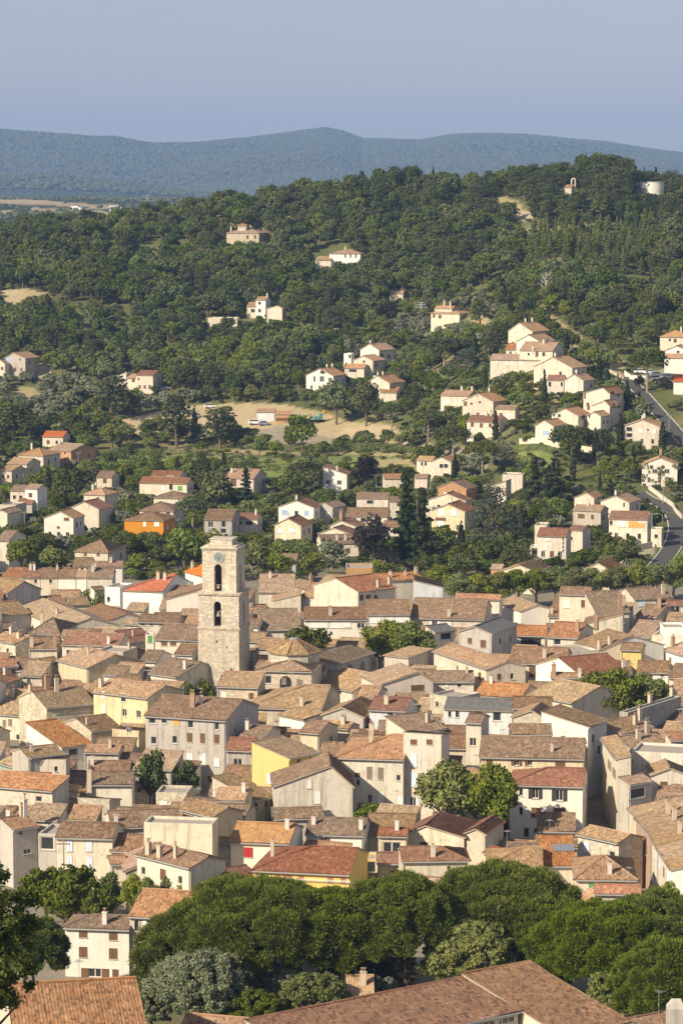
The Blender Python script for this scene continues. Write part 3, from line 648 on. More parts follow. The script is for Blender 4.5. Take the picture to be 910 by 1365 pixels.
B(868,846,910,848,10,'t',0,'cr','tn',"cream flat roofed modern block with one white shutter",win="880 862 10 12 w",D=8)
B(884,836,914,836,11,'t',0,'bw','tn',"white rooftop storey on the flat modern block at the right edge",D=6)
B(886,866,920,877,7,'p',8,'bw','pk',"bright white house with a pinkish roof at the right edge",D=8,ch="896 862 2")
B(776,903,840,897,8,'p',26,'wh','rd',"house with a large even rust red roof left of the tree clump",auto=False,ch="838 890 3")
B(849,896,890,897,7,'p',15,'wh','br',"brown roofed house with a railing above the tree clump",win="862 900 10 4 d;882 900 5 4 d",auto=False)
B(734,903,775,904,8,'p',6,'bg','tn',"low tan roof with small chimneys left of the rust red roof",ch="737 900 2;778 902 3")
B(705,926,762,937,7,'p',21,'cr','tn',"tan roof slanting to the right beside the tree clump",auto=False)
# second row, left
B(-10,951,62,957,8,'p',32,'cr','tn',"wide cream house at the left edge with a broad tan roof",win="6 964 4 9 p;14 963 5 9 p;25 984 6 10 d;3 994 4 8 g;13 993 5 7 g",ch="8 928 0;40 922 1")
B(62.5,944,128,938,8,'p',22,'st','tn',"tan roof with stone parapet chimneys beside the wide cream house",ch="60 916 2 1.3;76 922 0 1.5",auto=False)
B(62,947,99,940,6,'f',3,'st','tn',"orange stained stone front with one small window",win="91 948 4 8 g;77 949 5 7 b",D=3)
B(125,922,197,931,10,'p',17,'yc','tn',"tall yellowish house with small windows under a tan roof",win="138 926 5 9 w;139 945 4 10 w;165 930 7 11 d;166 950 6 10 g;185 952 6 10 g",auto=False,ch="115 914 0")
B(150,972,185,975,7,'b',0,'yc','tn',"pale yellow balcony block below the tall yellowish house",win="172 973 6 6 g;177 988 5 9 g",D=4,p=.1)
B(122,975,161,970,7,'p',17,'st','br',"stone house with a brown roof and glass vents on it",ch="106 968 1")
B(82,997,122,992,6,'f',0,'wh','or',"orange red shed roof above a dark opening at the left",D=10.5,p=.2,win="98 1002 12 9 d",auto=False)
B(0,1017,21,1023,6,'p',14,'tl','tn',"house wrapped in pale green scaffold sheeting at the left edge",auto=False)
B(38,1010,84,1005,8,'p',12,'gr','tn',"tan roof above a pale plain house at the left")
B(36,1013,88,1013,7.5,'b',0,'pl','tn',"pale plain house with two tiny windows and a dark right flank",win="75 1025 4 7 d;75 1043 4 5 d",D=6,p=.1)
B(118,1028,172,1028,6.5,'p',13,'cr','br',"brown roof with a white chimney left of the garden trees",ch="118 1020 3")
B(116,1046,176,1046,6,'p',17,'cr','br',"brown ridged roof over a cream wall beside the stone block",ch="112 1046 0 1.5",auto=False)
B(113,1003,158,1004,6.5,'p',9,'pk','tn',"pinkish white cottage with a tan roof and a blue window",win="127 1005 5 4 d",ch="147 996 1")
B(145,1042,199,1042,6,'t',0,'st','tn',"flat topped block of bare stone walls beside the garden trees",win="186 1053 5 5 b",D=7,name='stone_building',cat='building')
B(208,1056,249,1057,5,'t',0,'st','tn',"low bare stone building with one white shutter",win="218 1073 10 11 w",D=5,name='stone_building',cat='building')
B(-16,1048,70,1055,7,'f',9,'pl','or',"very wide stained pale wall with one small dark window at the left edge",win="52 1065 8 7 d",D=5,p=.2,auto=False)
B(70.5,1056,103,1056,5,'r',5,'pl','tn',"stained pale wall sloping down to the right with a tan roof edge",D=4)
B(104,1064,146,1066,5,'b',0,'st','br',"rough stone wall building with a tile coping left of the stone block",D=5,p=.2)
# second row, middle
B(194,954,301,961,10.5,'p',28,'gr','br',"large grey house with many unlike windows and a dark gable flank",
  win="203 960 9 9 d;219 960 8 8 d;235 962 8 9 y;254 965 7 11 d;289 967 5 12 d;205 987 7 10 d;233 986 6 10 d;253 983 7 12 b;270 984 6 13 b;289 985 7 12 b;219 1007 4 9 d;239 1006 4 10 d;253 1012 8 16 w;270 1013 9 17 w;289 1016 7 11 w;281 1038 8 8 b",ch="257 943 2 1.2;268 938 3",auto=False)
B(301.5,1000,336,1001,7,'p',16,'gr','rd',"pale grey house with a dark red flat roof panel and a mullioned window",win="317 1018 12 14 g",auto=False)
B(320,982,353,984,8,'p',15,'cr','br',"small brown roof above the dark red roof",auto=False,ch="322 972 3")
B(385,1011,426,1003,8,'f',0,'ye','tn',"bright yellow house with a brown shaded front in the middle of town",D=7.5,p=.17,win="398 1016 5 10 d;414 1013 5 10 d;390 1034 5 8 g;L 360 1038 8 13 w",auto=False)
B(400,976,425,978,7,'p',15,'yc','br',"small house with a rust brown roof and dark flank above the yellow house",auto=False)
B(426,969,464,972,6,'p',8,'bg','tn',"beige walled house with a low roof behind a roof terrace")
B(425,1006,452,1007,6,'p',16,'cr','br',"low brown roof left of the orange roofed house",auto=False)
B(448,1010,537,1013,9.5,'p',33,'cr','or',"cream house with a large orange roof and brown louvred shutters",win="492 1030 7 16 p;507 1031 7 16 p;476 1033 7 6 b;477 1043 5 8 d;531 1037 5 8 d;493 1065 6 12 g;507 1064 8 15 w;533 1068 8 13 w",ch="494 990 1 1.1;496 975 0",hip='l',auto=False)
B(537.5,977,588,980,12,'b',0,'pk','tn',"tall pinkish white house with pale blue shutters",win="551 989 9 7 b;572 989 8 7 b;551 1013 9 18 l;551 1039 10 19 l;550 1071 8 18 ol",D=4,p=.12)
B(546,978,592,971,9,'f',22,'cr','tn',"tan roof behind the tall pinkish white house",auto=False,ch="570 963 0")
B(588.5,997,628,998,9,'p',19,'bg','br',"plain beige house with a brown roof behind the big plane tree",auto=False)
B(573,925,608,930,9,'t',0,'st','tn',"orange stained stone house with a flat top and one dark window",win="582 939 4 7 d",D=6)
B(592,945,682,948,8.5,'p',15,'lb','sl',"long building with a dark grey roof and black window openings",win="599 952 4 7 d;609 951 5 11 d;637 952 11 9 d;662 955 11 12 d;661 977 10 13 w",auto=False)
B(621,963,641,964,13,'p',5,'cr','br',"narrow cream stair tower with a double window in front of the dark grey roof",win="630 989 9 11 g",auto=False,D=5,name='stair_tower',cat='tower')
B(683,944,733,945,9,'p',15,'cr','br',"brown roofed house right of the dark grey roof",auto=False)
B(683,956,726,958,8,'g',10,'st','tn',"low stone gable with a tan roof right of the dark grey roof",ap=.6,D=7)
B(681,979,735,979,10.5,'p',13,'yc','br',"yellow attic storey with a brown shutter on the yellow block",win="697 988 13 10 b;716 989 5 10 b",auto=False)
B(639,1009,777,1012,8.5,'p',27,'yc','br',"long yellow house with tan shutters behind the white shuttered house",win="652 1014 8 9 b;688 1016 7 9 ob;706 1016 6 9 g;701 1016 4 9 b;746 1021 13 14 b",auto=False,ch="735 1002 1")
B(678,1046,776,1049,7.5,'p',24,'wh','rd',"white three storey house with dark shutters and an even rust roof",win="694 1056 5 10 d;713 1057 9 15 ok;745 1060 10 15 ok;694 1081 5 11 d;714 1083 13 13 b;745 1084 16 14 b;701 1110 7 13 d;713 1107 4 6 d",hip='l',auto=False)
# right street
B(783,969,808,960,10,'f',0,'wh','tn',"tall house with a tan roof, white side wall and dark street front",D=7.5,p=.2,auto=False,win="790 985 4 12 d;798 1000 4 12 d")
B(772,989,783,977,9.5,'f',0,'cr','br',"brown roof stepping down behind the dark street front",D=4.5,p=.22,auto=False)
B(770,1004,779,995,8.5,'f',0,'cr','br',"small roof over the dark street beside the yellow house",D=2.4,p=.2,auto=False)
B(803,985,822,1012,10.5,'f',0,'cr','tn',"cream street house with shutters facing the dark narrow street",D=1.9,p=.2,auto=False,win="812 1020 4 12 p;818 1030 4 12 p")
B(824,1015,841,1016,9,'f',11,'sa','or',"narrow tan house end with an orange roof closing the dark street",auto=False)
B(841,1001,915,1005,9.5,'t',0,'cr','tn',"large blank cream house wall at the right edge",D=7)
B(838,997,889,991,10,'p',14,'bg','tn',"jumble of tan roofs behind the large blank cream wall",ch="850 985 0;862 978 0 1.3")
B(826,978,868,969,9.5,'p',14,'gr','tn',"tan roof strip below the grey ruined wall",ch="846 966 0;858 960 0 1.4")
B(893,987,918,986,10,'f',10,'cr','or',"orange roofed loggia with dark opening at the right edge",win="903 995 16 10 d",auto=False)
B(836,950,907,928,10,'t',0,'sg','tn',"long grey ruined wall with buttress chimneys above the right roofs",D=1.4,ch="858 938 0 1.1;870 926 0 1.1",name='ruined_building',cat='building')
B(868,1033,914,1033,8,'g',9,'pl','tn',"pale gable house with a thin roof edge at the right",ap=.52,D=6)
B(838,1046,868,1041,7,'f',9,'gr','pk',"lean-to with a glazed dark green balcony at the right",win="848 1057 22 14 d",auto=False)
B(838,1078,847,1087,7,'f',0,'yc','tn',"orange roofed end house of the right street row",D=7,p=.18,auto=False)
B(847,1090,868,1114,7.5,'f',0,'sa','tn',"long tan street front with brown shutters under a wide tan roof",D=9,p=.22,auto=False,win="852 1120 4 12 p;860 1132 4 12 p",ch="890 1084 0;898 1092 0")
B(868.5,1115,876,1128,7.5,'f',0,'cr','tn',"cream street house with a tan roof, second from the end of the right row",D=8,p=.22,auto=False,ch="905 1110 0")
B(876.5,1130,888,1147,7.5,'f',0,'cr','tn',"cream street house with two part tan roof, third from the end of the right row",D=8,p=.2,auto=False)
B(888.5,1148,896,1160,7.5,'f',0,'bw','tn',"bright white end house of the right row beside the pines",D=8,p=.2,auto=False)
# third row
B(0,1103,17,1104,6,'p',16,'cr','br',"brown roof at the left edge with a tall white chimney",ch="12 1104 3 1.8")
B(17.5,1106,50,1101,7,'p',14,'gr','or',"grey house with small windows and an orange brown roof at the left",win="28 1110 4 5 d;37 1135 10 6 g",ch="30 1088 0;61 1085 3 1.8;70 1082 2")
B(51,1111,75,1112,7,'t',0,'gr','tn',"grey house with a deep dark balcony opening",win="63 1124 19 18 d",D=6)
B(75.5,1116,150,1118,6.5,'p',20,'cr','br',"cream house with pale blue shutters in four windows",win="93 1127 8 15 l;119 1127 8 15 l;93 1149 7 15 l;120 1150 8 16 l",auto=False)
B(150,1104,243,1100,7,'p',22,'cr','br',"wide brown roof above the long cream parapet wall",ch="155 1095 3 .7")
B(243,1079,284,1089,6.5,'p',12,'yc','br',"yellowish house with a brown roof and a tall dark flank",D=5,auto=False)
B(192,1096,283,1099,9,'t',0,'cr','tn',"long cream parapet wall with a dark right flank",D=4)
B(148,1134,189,1136,6,'p',22,'cr','br',"grey brown roof left of the house with three chimneys",auto=False)
B(183,1139,254,1157,6,'p',24,'cr','br',"house with three chimneys on a grey brown roof and a broken grey flank",ch="198 1139 0 1.1;213 1142 0;234 1143 1 1.3",side=".3@3 .55@3 .8@3",D=5.5)
B(168,1162,229,1160,5,'g',12,'bg','pk',"beige gable cottage with a pinkish roof beside the plane tree row",ap=.5,D=8)
B(148,1152,168,1151,4.5,'p',10,'cr','pk',"low pinkish roof left of the beige gable cottage")
B(307,1122,385,1125,6,'p',26,'wh','ht',"white house with one bright red shutter under a tan roof",win="331 1136 12 13 r",ch="383 1105 3",auto=False)
B(408,1112,484,1114,6,'p',22,'bw','br',"bluish white house with an orange brown shutter in the middle front",win="434 1117 11 8 b",ch="418 1099 3 .8;481 1106 3",auto=False)
B(338,1160,465,1166,5,'p',35,'vy','rd',"vivid yellow house with rose shutters and a scalloped valance",win="351 1169 6 11 s;370 1169 7 6 s;383 1170 12 7 s;401 1170 7 6 s;440 1173 8 7 s;457 1174 7 8 s",hip='l',auto=False,ch="363 1131 1")
B(288,1172,338,1163,4,'f',9,'vy','rd',"low yellow wing with a rust roof left of the vivid yellow house",auto=False)
B(300,1181,338,1178,3,'p',10,'vy','rd',"lowest rust roof at the foot of the vivid yellow house",auto=False)
B(365,1092,432,1090,4,'f',14,'bg','br',"brown lean-to roof below the grey cream gable house",auto=False)
B(365,1049,470,1048,7,'g',27,'pl','br',"streaked grey cream gable house with two white shutters",ap=.72,D=9,win="412 1045 6 11 w;423 1063 8 16 w",auto=False)
B(338,1067,366,1062,6.5,'f',0,'bg','tn',"tan roofed house with a dark shaded front and tall openings",D=9,p=.2,win="342 1075 4 10 d;355 1072 4 10 d",auto=False)
B(288,1067,326,1068,6.5,'p',17,'st','pk',"pinkish brown roof with a stone wall and a white chimney",ch="325 1056 3")
B(286,1086,327,1088,5.5,'p',14,'cr','br',"brown roofs between the yellowish flank and the red shuttered house",auto=False)
B(504,1114,541,1115,6,'p',10,'py','rd',"cream yellow house with a wide three pane window",win="522 1130 26 15 g",auto=False,ch="529 1107 3")
B(503,1151,538,1151,3.5,'f',8,'py','rd',"yellow porch with a rust roof below the three pane window",auto=False,D=2.5)
B(474,1145,503,1145,3.6,'t',0,'ye','tn',"glazed veranda with yellow posts beside the three pane window house",win="489 1156 26 15 g",D=4)
B(542,1111,618,1116,6.5,'g',12,'py','rd',"broad cream yellow gable house with a rust roof and dark flank",ap=.33,D=8,auto=False)
B(621,1110,646,1112,6,'g',6,'cr','rd',"narrow gable with a rust roof beside the broad cream yellow gable",ap=.5,D=8,auto=False)
B(536,1148,623,1147,4.6,'p',18,'cr','rd',"long cream parapet house with a rust roof in front of the gables",win="598 1157 5 5 d",hip='r',auto=False,ch="577 1142 3")
B(560,1178,585,1180,3.5,'f',9,'wh','pk',"little pinkish lean-to at the end of the cream parapet house",auto=False)
B(645,1136,664,1140,3.2,'f',7,'py','rd',"small cream shed with a rust roof under the big plane tree",auto=False)
B(650,1155,722,1156,4.6,'p',26,'cr','tn',"ridged tan roof left of the large orange roof",hip='l',auto=False)
B(722.5,1154,767,1154,5,'f',40,'cr','or',"large orange roof with a grey glazed panel",sky="750 1131 28 9",auto=False)
B(770,1112,824,1124,6.5,'p',11,'st','tn',"rough stone house with a tan roof at the mouth of the dark street",D=4.5,auto=False)
B(767.5,1172,846,1173,5.5,'h',32,'cr','tn',"cream house with green shutters and a ridged hipped roof",win="788 1179 8 9 n;826 1177 11 5 n",auto=False,ch="812 1165 3")
B(793,1191,853,1192,3.6,'f',11,'pl','or',"low cream outbuilding with a bright orange roof",auto=False,win="845 1200 6 6 d")
B(769,1200,793,1204,3.4,'f',16,'cr','pk',"small tan lean-to roof left of the bright orange roof",auto=False)
# foreground
B(87,1236,172,1239,5.6,'p',17,'wh','br',"white house with brown shutters and a white chimney in the foreground left",win="111 1245 11 9 b;151 1248 11 10 b;111 1269 11 14 b;151 1271 11 14 b;127 1297 18 12 ob;154 1297 8 10 b",hip='l',ch="140 1232 3 1.1",auto=False,group='houses in the foreground')
B(173,1221,262,1226,7,'p',36,'gr','or',"grey white house with an orange roof half hidden by the big pine",win="182 1234 5 14 d;193 1234 5 14 w;203 1235 5 14 d",auto=False,group='houses in the foreground')
B(22,1398,198,1388,6,'p',88,'cr','fg',"big mottled red brown tiled roof at the bottom left",auto=False,group='houses in the foreground')
B(234,1384,330,1392,4.5,'p',32,'cr','fg',"tiled roof corner under the shrubs at the bottom edge",auto=False,group='houses in the foreground')
B(400,1409,690,1348,6,'f',0,'cr','fg',"long mottled tiled roof wing at the bottom centre",D=8.3,p=.14,auto=False,win="650 1361 18 12 g;676 1357 18 12 g",group='houses in the foreground')
B(748,1381,838,1363,6.02,'f',0,'cr','fg',"tiled roof wing with a straight right edge at the bottom right",D=15,p=.14,auto=False,group='houses in the foreground')
B(850,1373,905,1363,5,'f',14,'cr','fg',"small tiled roof corner at the bottom right under the pines",auto=False,group='houses in the foreground')
B(462,1328,497,1328,3,'p',27,'bg','ht',"small hut with a pale ridged roof under the pines",ch="484 1312 0",auto=False,group='houses in the foreground')
B(400,1258,525,1258,4,'t',0,'wh','tn',"pale low building showing between the pine trunks",D=5,group='houses in the foreground')
NTOWN = NB[0]
# ------------------------------------------------------------------ villas on the slope behind the town
def V(*a, **k):
    k.setdefault('auto', False); house(*a, **k)
V(65,599,95,600,5,'p',9,'sa','tn',"salmon house with a pinkish gable end at the left of the slope",rot=38,win="87 603 3 5 d;87 612 3 4 d",ch="80 592 3")
V(25,606,58,607,5,'h',10,'vw','ht',"white house with a hipped tan roof left of the salmon house",rot=20,ch="43 596 3")
V(10,617,36,619,4.5,'p',8,'vw','ht',"white house with an orange tan roof below the hipped white house",rot=20,win="29 622 3 4 d")
V(0,626,16,627,5,'p',6,'bg','tn',"beige house with a dark flank at the left edge of the slope",rot=35)
V(14,654,34,654,5,'p',7,'vw','br',"brown roofed white wing left of a white gable",rot=15)
V(34,650,50,652,6.5,'p',5,'bw','tn',"white house with one brown window and a bluish flank",rot=25,win="41 660 5 6 b")
V(23,671,43,671,2.6,'f',6,'gr','rd',"little rust roofed garage beside a tall pole",rot=10)
V(0,672,21,673,5,'t',0,'bg','tn',"flat beige house at the left edge beside the hedges",rot=15,D=8)
V(-6,683,10,684,4,'g',4,'vw','tn',"small white gable cut by the left edge",rot=20)
V(-4,721,12,720,7,'p',13,'cr','br',"cream house with a grey brown roof at the left edge",rot=15)
V(59,690,98,690,6.5,'g',9,'wh','ht',"bright white gable house with one brown shutter",rot=15,win="89 692 7 4 b;78 703 4 3 b",ap=.55)
V(93,677,132,677,6,'g',9,'cr','rd',"blank cream gable behind the bright white gable",rot=22,ap=.5)
V(112,659,140,659,5.5,'h',9,'vw','ht',"white house with a hipped brown roof and two chimneys",rot=18,win="131 665 3 6 g",ch="124 652 3;128 650 3")
V(129,636,149,636,4.5,'p',8,'vw','br',"low white house with one brown shutter between cypresses",rot=10,win="140 641 5 6 b")
V(57,580,84,584,5,'p',7,'vw','rr',"white house with red roofs below a dry field",rot=10)
V(100,735,144,735,5.5,'p',16,'cr','br',"cream house with two brown shutters just above the terrace row",rot=14,win="114 738 4 6 b;131 738 4 6 b",hip='lr')
V(186,643,249,644,5,'p',7,'vw','rd',"long white villa with rust roofs and a dark recessed door",rot=12,win="228 649 5 9 d;218 651 6 5 w;240 651 6 6 n")
V(201,634,240,635,6.5,'p',7,'cr','rd',"raised middle part of the long white villa",rot=12,win="227 636 10 4 l")
V(205,663,250,664,4.5,'h',9,'vw','br',"white house with a wide hipped brown roof below the long villa",rot=10)
V(186,680,231,681,5,'h',12,'vw','br',"white house with a hipped roof behind the orange house",rot=10,win="210 683 6 4 d;224 684 5 4 b")
V(166,692,218,694,5,'h',12,'og','br',"bright orange house with two white shutters and a hipped roof",rot=14,win="193 698 4 7 w;209 698 7 7 w")
V(300,637,338,637,5,'p',12,'cr','pk',"cream house with a pinkish roof and a brown garage door",rot=15,win="311 643 8 10 b",ch="309 630 3;330 629 3")
V(272,693,309,692,6,'p',13,'gr','br',"grey house with a patchy brown roof behind the bell tower",rot=8,win="281 699 7 8 g;298 698 6 10 d;298 708 8 6 d")
V(317,691,343,692,5,'p',7,'vw','rd',"white house with two arches in shadow right of the grey house",rot=10,win="332 697 10 6 d;320 697 6 5 d",ch="341 686 3")
V(431,627,462,637,6,'r',10,'bw','rd',"white house with a roof line falling to the right and two windows",rot=8,win="437 643 5 6 g;452 643 6 6 g",D=9,ch="449 627 3")
V(371,675,418,676,5.5,'g',9,'bw','rd',"white gable villa with pale blue shutters and an arched middle window",rot=15,win="379 683 7 7 c;408 684 6 7 c;395 684 5 7 d",D=9,ap=.5,ch="391 668 3")
V(421,675,443,676,5,'g',6,'gr','tn',"grey gable villa in shade right of the pale blue shutters",rot=25,D=8)
V(366,699,401,700,6,'g',9,'py','rd',"pale yellow gable house with two light blue shutters",rot=20,win="374 708 7 6 l;390 707 7 6 l",D=8,ch="380 692 3")
V(475,664,517,664,6.5,'p',7,'cr','br',"box shaped cream upper storey with one dark window",rot=5,win="493 669 10 5 d")
V(461,688,516,688,4,'p',11,'vw','br',"low white bungalow with a wide brown roof and a porch",rot=5,win="471 693 8 6 d;484 693 8 6 d")
V(519,668,532,668,6,'p',5,'cr','br',"narrow cream house right of the box shaped storey",rot=5)
V(440,700,474,701,5,'g',7,'cr','rd',"small cream gable with a chimney above a bungalow roof",rot=20,D=7,ap=.4,ch="450 697 2 1.3")
V(424,711,470,711,4,'g',8,'cr','rd',"wide low cream gable with a rust edged roof",rot=20,D=7,ap=.45)
V(429,725,478,724,4.5,'p',11,'vw','br',"white house with a grey brown roof behind a round pale tree",rot=-8,ch="449 720 3;460 720 3")
V(511,702,531,702,4,'p',7,'vw','br',"small brown roofed house half hidden by a conifer",rot=5)
V(512,639,538,637,3.6,'p',6,'cr','or',"orange roofed carport at the end of the terraces",rot=-5)
V(369,747,394,748,3.5,'p',9,'gr','br',"small shed house with a red door below the gardens",rot=8,win="377 752 5 5 r")
V(555,613,575,614,5,'p',5,'vw','ht',"left wing of the white arched villa",rot=20,win="562 618 3 6 d;567 618 3 6 d")
V(574,615,601,615,5,'g',6,'vw','ht',"white villa with dark arched terrace openings",rot=20,D=8,win="588 621 6 6 d;594 621 6 6 d;594 633 8 5 d")
V(583,650,621,650,5,'g',9,'sa','br',"salmon gable house above a cream gable",rot=25,D=8)
V(571,666,620,666,4.5,'g',9,'cr','rd',"low wide cream gable in front of the salmon gable",rot=20,D=6)
V(575,680,619,680,7,'g',9,'py','rd',"pale yellow gable villa with white shutters and a balcony",rot=22,win="588 683 8 9 w;604 683 8 9 w;587 692 14 4 b;587 698 9 8 w",D=9,ch="598 669 3")
V(561,677,575,677,4,'t',0,'vw','sl',"flat roofed annex with a dark panel beside the yellow villa",rot=10,D=6)
V(552,637,569,637,4,'p',4,'pk','tn',"tiny pinkish house at the left of the salmon gable",rot=10)
V(669,632,696,633,5,'t',0,'vw','tn',"white flat topped house among the hedges",rot=10,D=7)
V(655,650,674,646,5,'l',7,'vw','tn',"white house wall rising to the right beside a tan roof",rot=15,D=7,win="663 652 4 6 b")
V(765,663,791,663,5,'g',7,'vw','ht',"left gable of the white modern double house",rot=18,D=9,ap=.6)
V(800,668,838,668,5,'g',8,'vw','ht',"right gable of the white modern double house with a slit window",rot=25,D=9,ap=.5,win="831 673 2 6 d",ch="814 660 3")
V(763,680,800,680,5.5,'p',7,'bg','tn',"beige house with two brown shuttered windows",rot=22,win="774 688 9 6 b;789 689 4 6 b",ch="783 674 3")
V(811,691,862,692,6,'p',10,'vw','rd',"white house with a rust red roof and an orange awning",rot=14,win="814 697 4 6 d;848 699 22 8 y;828 698 10 8 w;855 696 10 3 w")
V(867,705,881,705,4.5,'t',0,'vw','tn',"small white annex at the bend of the road",rot=12,D=5,win="874 715 5 5 d")
V(712,700,728,700,7,'t',0,'vw','tn',"square white block at the left of the big white villa",rot=10,D=7)
V(716,714,754,715,7,'p',12,'vw','rd',"big white villa with a row of tiny round windows and rust roof",rot=12,win="750 719 2 3 d;750 724 2 3 d;750 729 2 3 d;750 734 2 3 d;727 729 4 8 w;730 719 5 4 w",D=9)
V(757,706,776,706,6.5,'p',5,'vw','rd',"right wing of the big white villa with a shaded flank",rot=30,win="761 718 3 5 d")
V(706,728,718,728,2.8,'t',0,'bw','tn',"low white arched porch of the big white villa",rot=10,D=4,win="712 735 8 9 d")
V(669,760,714,760,5,'g',8,'cr','tn',"cream gable house above the street trees",rot=22,D=10)
V(654,757,668,759,4,'p',5,'sa','tn',"tan wing of the cream gable above the street trees",rot=15)
V(780,758,812,757,4.5,'g',8,'cr','or',"cream gable with an orange roof just above the old town roofs",rot=25,D=8,ap=.5)
V(855,619,902,619,6,'g',9,'wh','ht',"white gable house covered with green ivy",rot=8,D=8,win="872 628 7 6 g;888 628 7 6 g",ch="887 606 2")
# up the right slope
V(574,417,612,418,5,'h',7,'cr','ht',"cream farmhouse with a hipped roof high on the slope",rot=25,win="578 421 3 5 b;586 422 4 5 b")
V(579,411,602,411,7,'p',4,'cr','ht',"raised centre with two big chimneys on the cream farmhouse",rot=25,ch="592 408 0 1.5;600 409 0 1.4",D=5)
V(677,441,709,441,7,'g',11,'cr','ht',"large beige gable house at the top of the villa row",rot=32,D=12,ap=.45,ch="701 430 3;708 428 3",win="R 729 446 3 5 d;R 738 446 3 5 d")
V(688,455,720,455,6,'g',9,'wh','ht',"white gable villa with a blue shaded porch",rot=32,D=11,win="R 729 455 4 6 c;R 740 456 6 6 c")
V(674,466,692,466,5,'p',8,'vw','or',"white wing with an orange roof left of a white gable",rot=12,win="680 470 3 4 d;688 471 3 4 d")
V(692,466,736,468,5.5,'p',11,'vw','ht',"white villa with a wide orange tan roof, third down the row",rot=18,win="715 472 4 7 b;704 472 3 4 d;724 472 4 6 d",ch="706 472 3;724 458 3")
V(653,478,719,481,5,'p',7,'cr','pk',"long cream villa with a pinkish roof below the row",rot=14,win="676 484 4 5 w;682 484 4 5 w;694 484 6 6 w;662 482 3 5 w")
V(711,488,762,489,6.5,'g',13,'cr','ht',"big beige gable villa below the row with a chimney",rot=32,D=10,ap=.5,ch="744 478 3")
V(729,506,751,507,5,'p',6,'cr','rd',"low wing with a rust roof in front of the big beige gable",rot=10,win="732 512 4 7 d;748 512 3 6 d")
V(752,505,777,508,5.5,'g',8,'cr','ht',"small beige gable with a light blue shutter",rot=30,D=8,win="760 513 5 5 l",ch="766 497 3")
V(587,527,624,527,5.5,'p',7,'vw','ht',"white house with an orange tan roof above a cream gable",rot=22,D=9,ch="616 519 3;632 519 3")
V(616,534,657,534,6.5,'g',10,'cr','ht',"cream gable house with four small windows",rot=28,D=10,win="628 538 3 3 b;639 536 3 3 b;620 538 4 6 b;636 528 2 2 d",ch="655 524 3")
V(622,561,665,562,5,'p',12,'vw','rd',"white house with a large rust red roof and brown shutters",rot=20,win="629 566 4 6 b;641 567 4 6 b;653 567 4 5 b",ch="652 549 3;659 548 0",D=9)
V(660,545,686,545,5,'p',4,'vw','tn',"small roof and terrace behind the rust red roof",rot=20)
V(777,524,812,524,7,'g',8,'cr','ht',"tall beige gable villa in the middle of the right slope",rot=28,D=11,ap=.75,win="779 527 2 9 d;R 815 524 6 5 d;R 823 526 4 6 d")
V(789,540,812,541,6,'g',7,'cr','ht',"front gable of the tall beige villa with two brown windows",rot=30,D=7,ap=.7,win="783 539 4 5 b;R 817 541 3 6 b;R 824 541 3 6 b")
V(735,553,770,553,5,'g',9,'vw','ht',"white gable with two dark windows below the tall beige villa",rot=30,D=9,win="738 553 3 5 d;745 554 4 5 d;R 776 556 5 8 d")
V(782,554,800,554,5,'g',5,'vw','ht',"small white gable right of the two dark windows",rot=30,D=7,win="785 555 2 4 d")
V(713,567,737,567,5,'g',7,'vw','ht',"white house with blue shaded windows above the umbrella pines",rot=30,D=9,win="727 577 8 6 c")
V(831,568,879,568,6.5,'g',9,'cr','ht',"cream villa with a two level loggia beside the road",rot=14,D=10,ap=.5,win="838 572 9 6 d;838 580 9 6 d;853 574 5 5 w;871 575 5 5 w;863 573 2 2 d",ch="857 557 3 1.2;850 557 3")
V(879,449,916,449,4.5,'h',9,'vw','ht',"white house with a hipped tan roof at the right edge, highest",rot=10,win="892 453 3 4 d;899 454 4 5 b",ch="907 441 3")
V(886,467,916,467,4.5,'g',6,'wh','ht',"white villa with arches at the right edge below the hipped roof",rot=18,D=8,win="903 469 4 4 d")
V(885,477,916,477,5,'p',5,'wh','ht',"white villa with an orange tan roof above the parked cars",rot=10,win="888 486 4 4 d")
V(897,508,916,509,4,'p',8,'bw','rr',"white house with a red roof at the right edge below the parked cars",rot=8)
# middle and left slope
V(408,500,444,500,6.5,'g',9,'wh','ht',"white gable villa with tall windows and an orange tan roof",rot=25,D=11,ap=.5,win="419 505 3 8 g;429 505 6 8 g;440 506 5 6 g;430 496 7 5 d",ch="436 490 3;450 488 3")
V(480,466,505,466,6,'g',8,'wh','ht',"highest white gable of the stepped villa group",rot=32,D=11,ap=.5,win="R 508 474 5 5 d;R 518 475 4 5 d",ch="484 459 3;488 458 3")
V(471,480,497,480,5.5,'g',6,'cr','ht',"middle cream gable of the stepped villa group",rot=30,D=9,win="485 482 3 4 d;R 501 487 3 5 d")
V(458,471,468,471,5,'t',0,'bw','tn',"small white block left of the stepped villa group",rot=15,D=5,win="466 475 3 5 d")
V(459,490,485,491,4.5,'p',5,'cr','ht',"lowest roof of the stepped villa group with a dark porch",rot=15,win="470 494 12 4 d")
V(489,509,519,510,6,'g',9,'vw','ht',"cream gable villa with an orange tan roof below the stepped group",rot=30,D=11,ap=.45,win="499 502 3 3 l;R 525 511 4 5 l",ch="494 500 3;507 498 3")
V(507,523,528,523,3,'f',7,'cr','or',"orange porch roof below the cream gable villa",rot=15)
V(302,310,345,311,5.5,'h',7,'st','pk',"stone villa with a pinkish hipped roof alone in the wood",rot=15,ch="308 306 0;334 305 0",win="330 316 3 5 b;340 316 3 5 b")
V(317,300,328,300,8.5,'h',4,'st','or',"orange roofed lantern on top of the stone villa",rot=15,D=3.5,win="320 302 2 2 d;325 302 2 2 d")
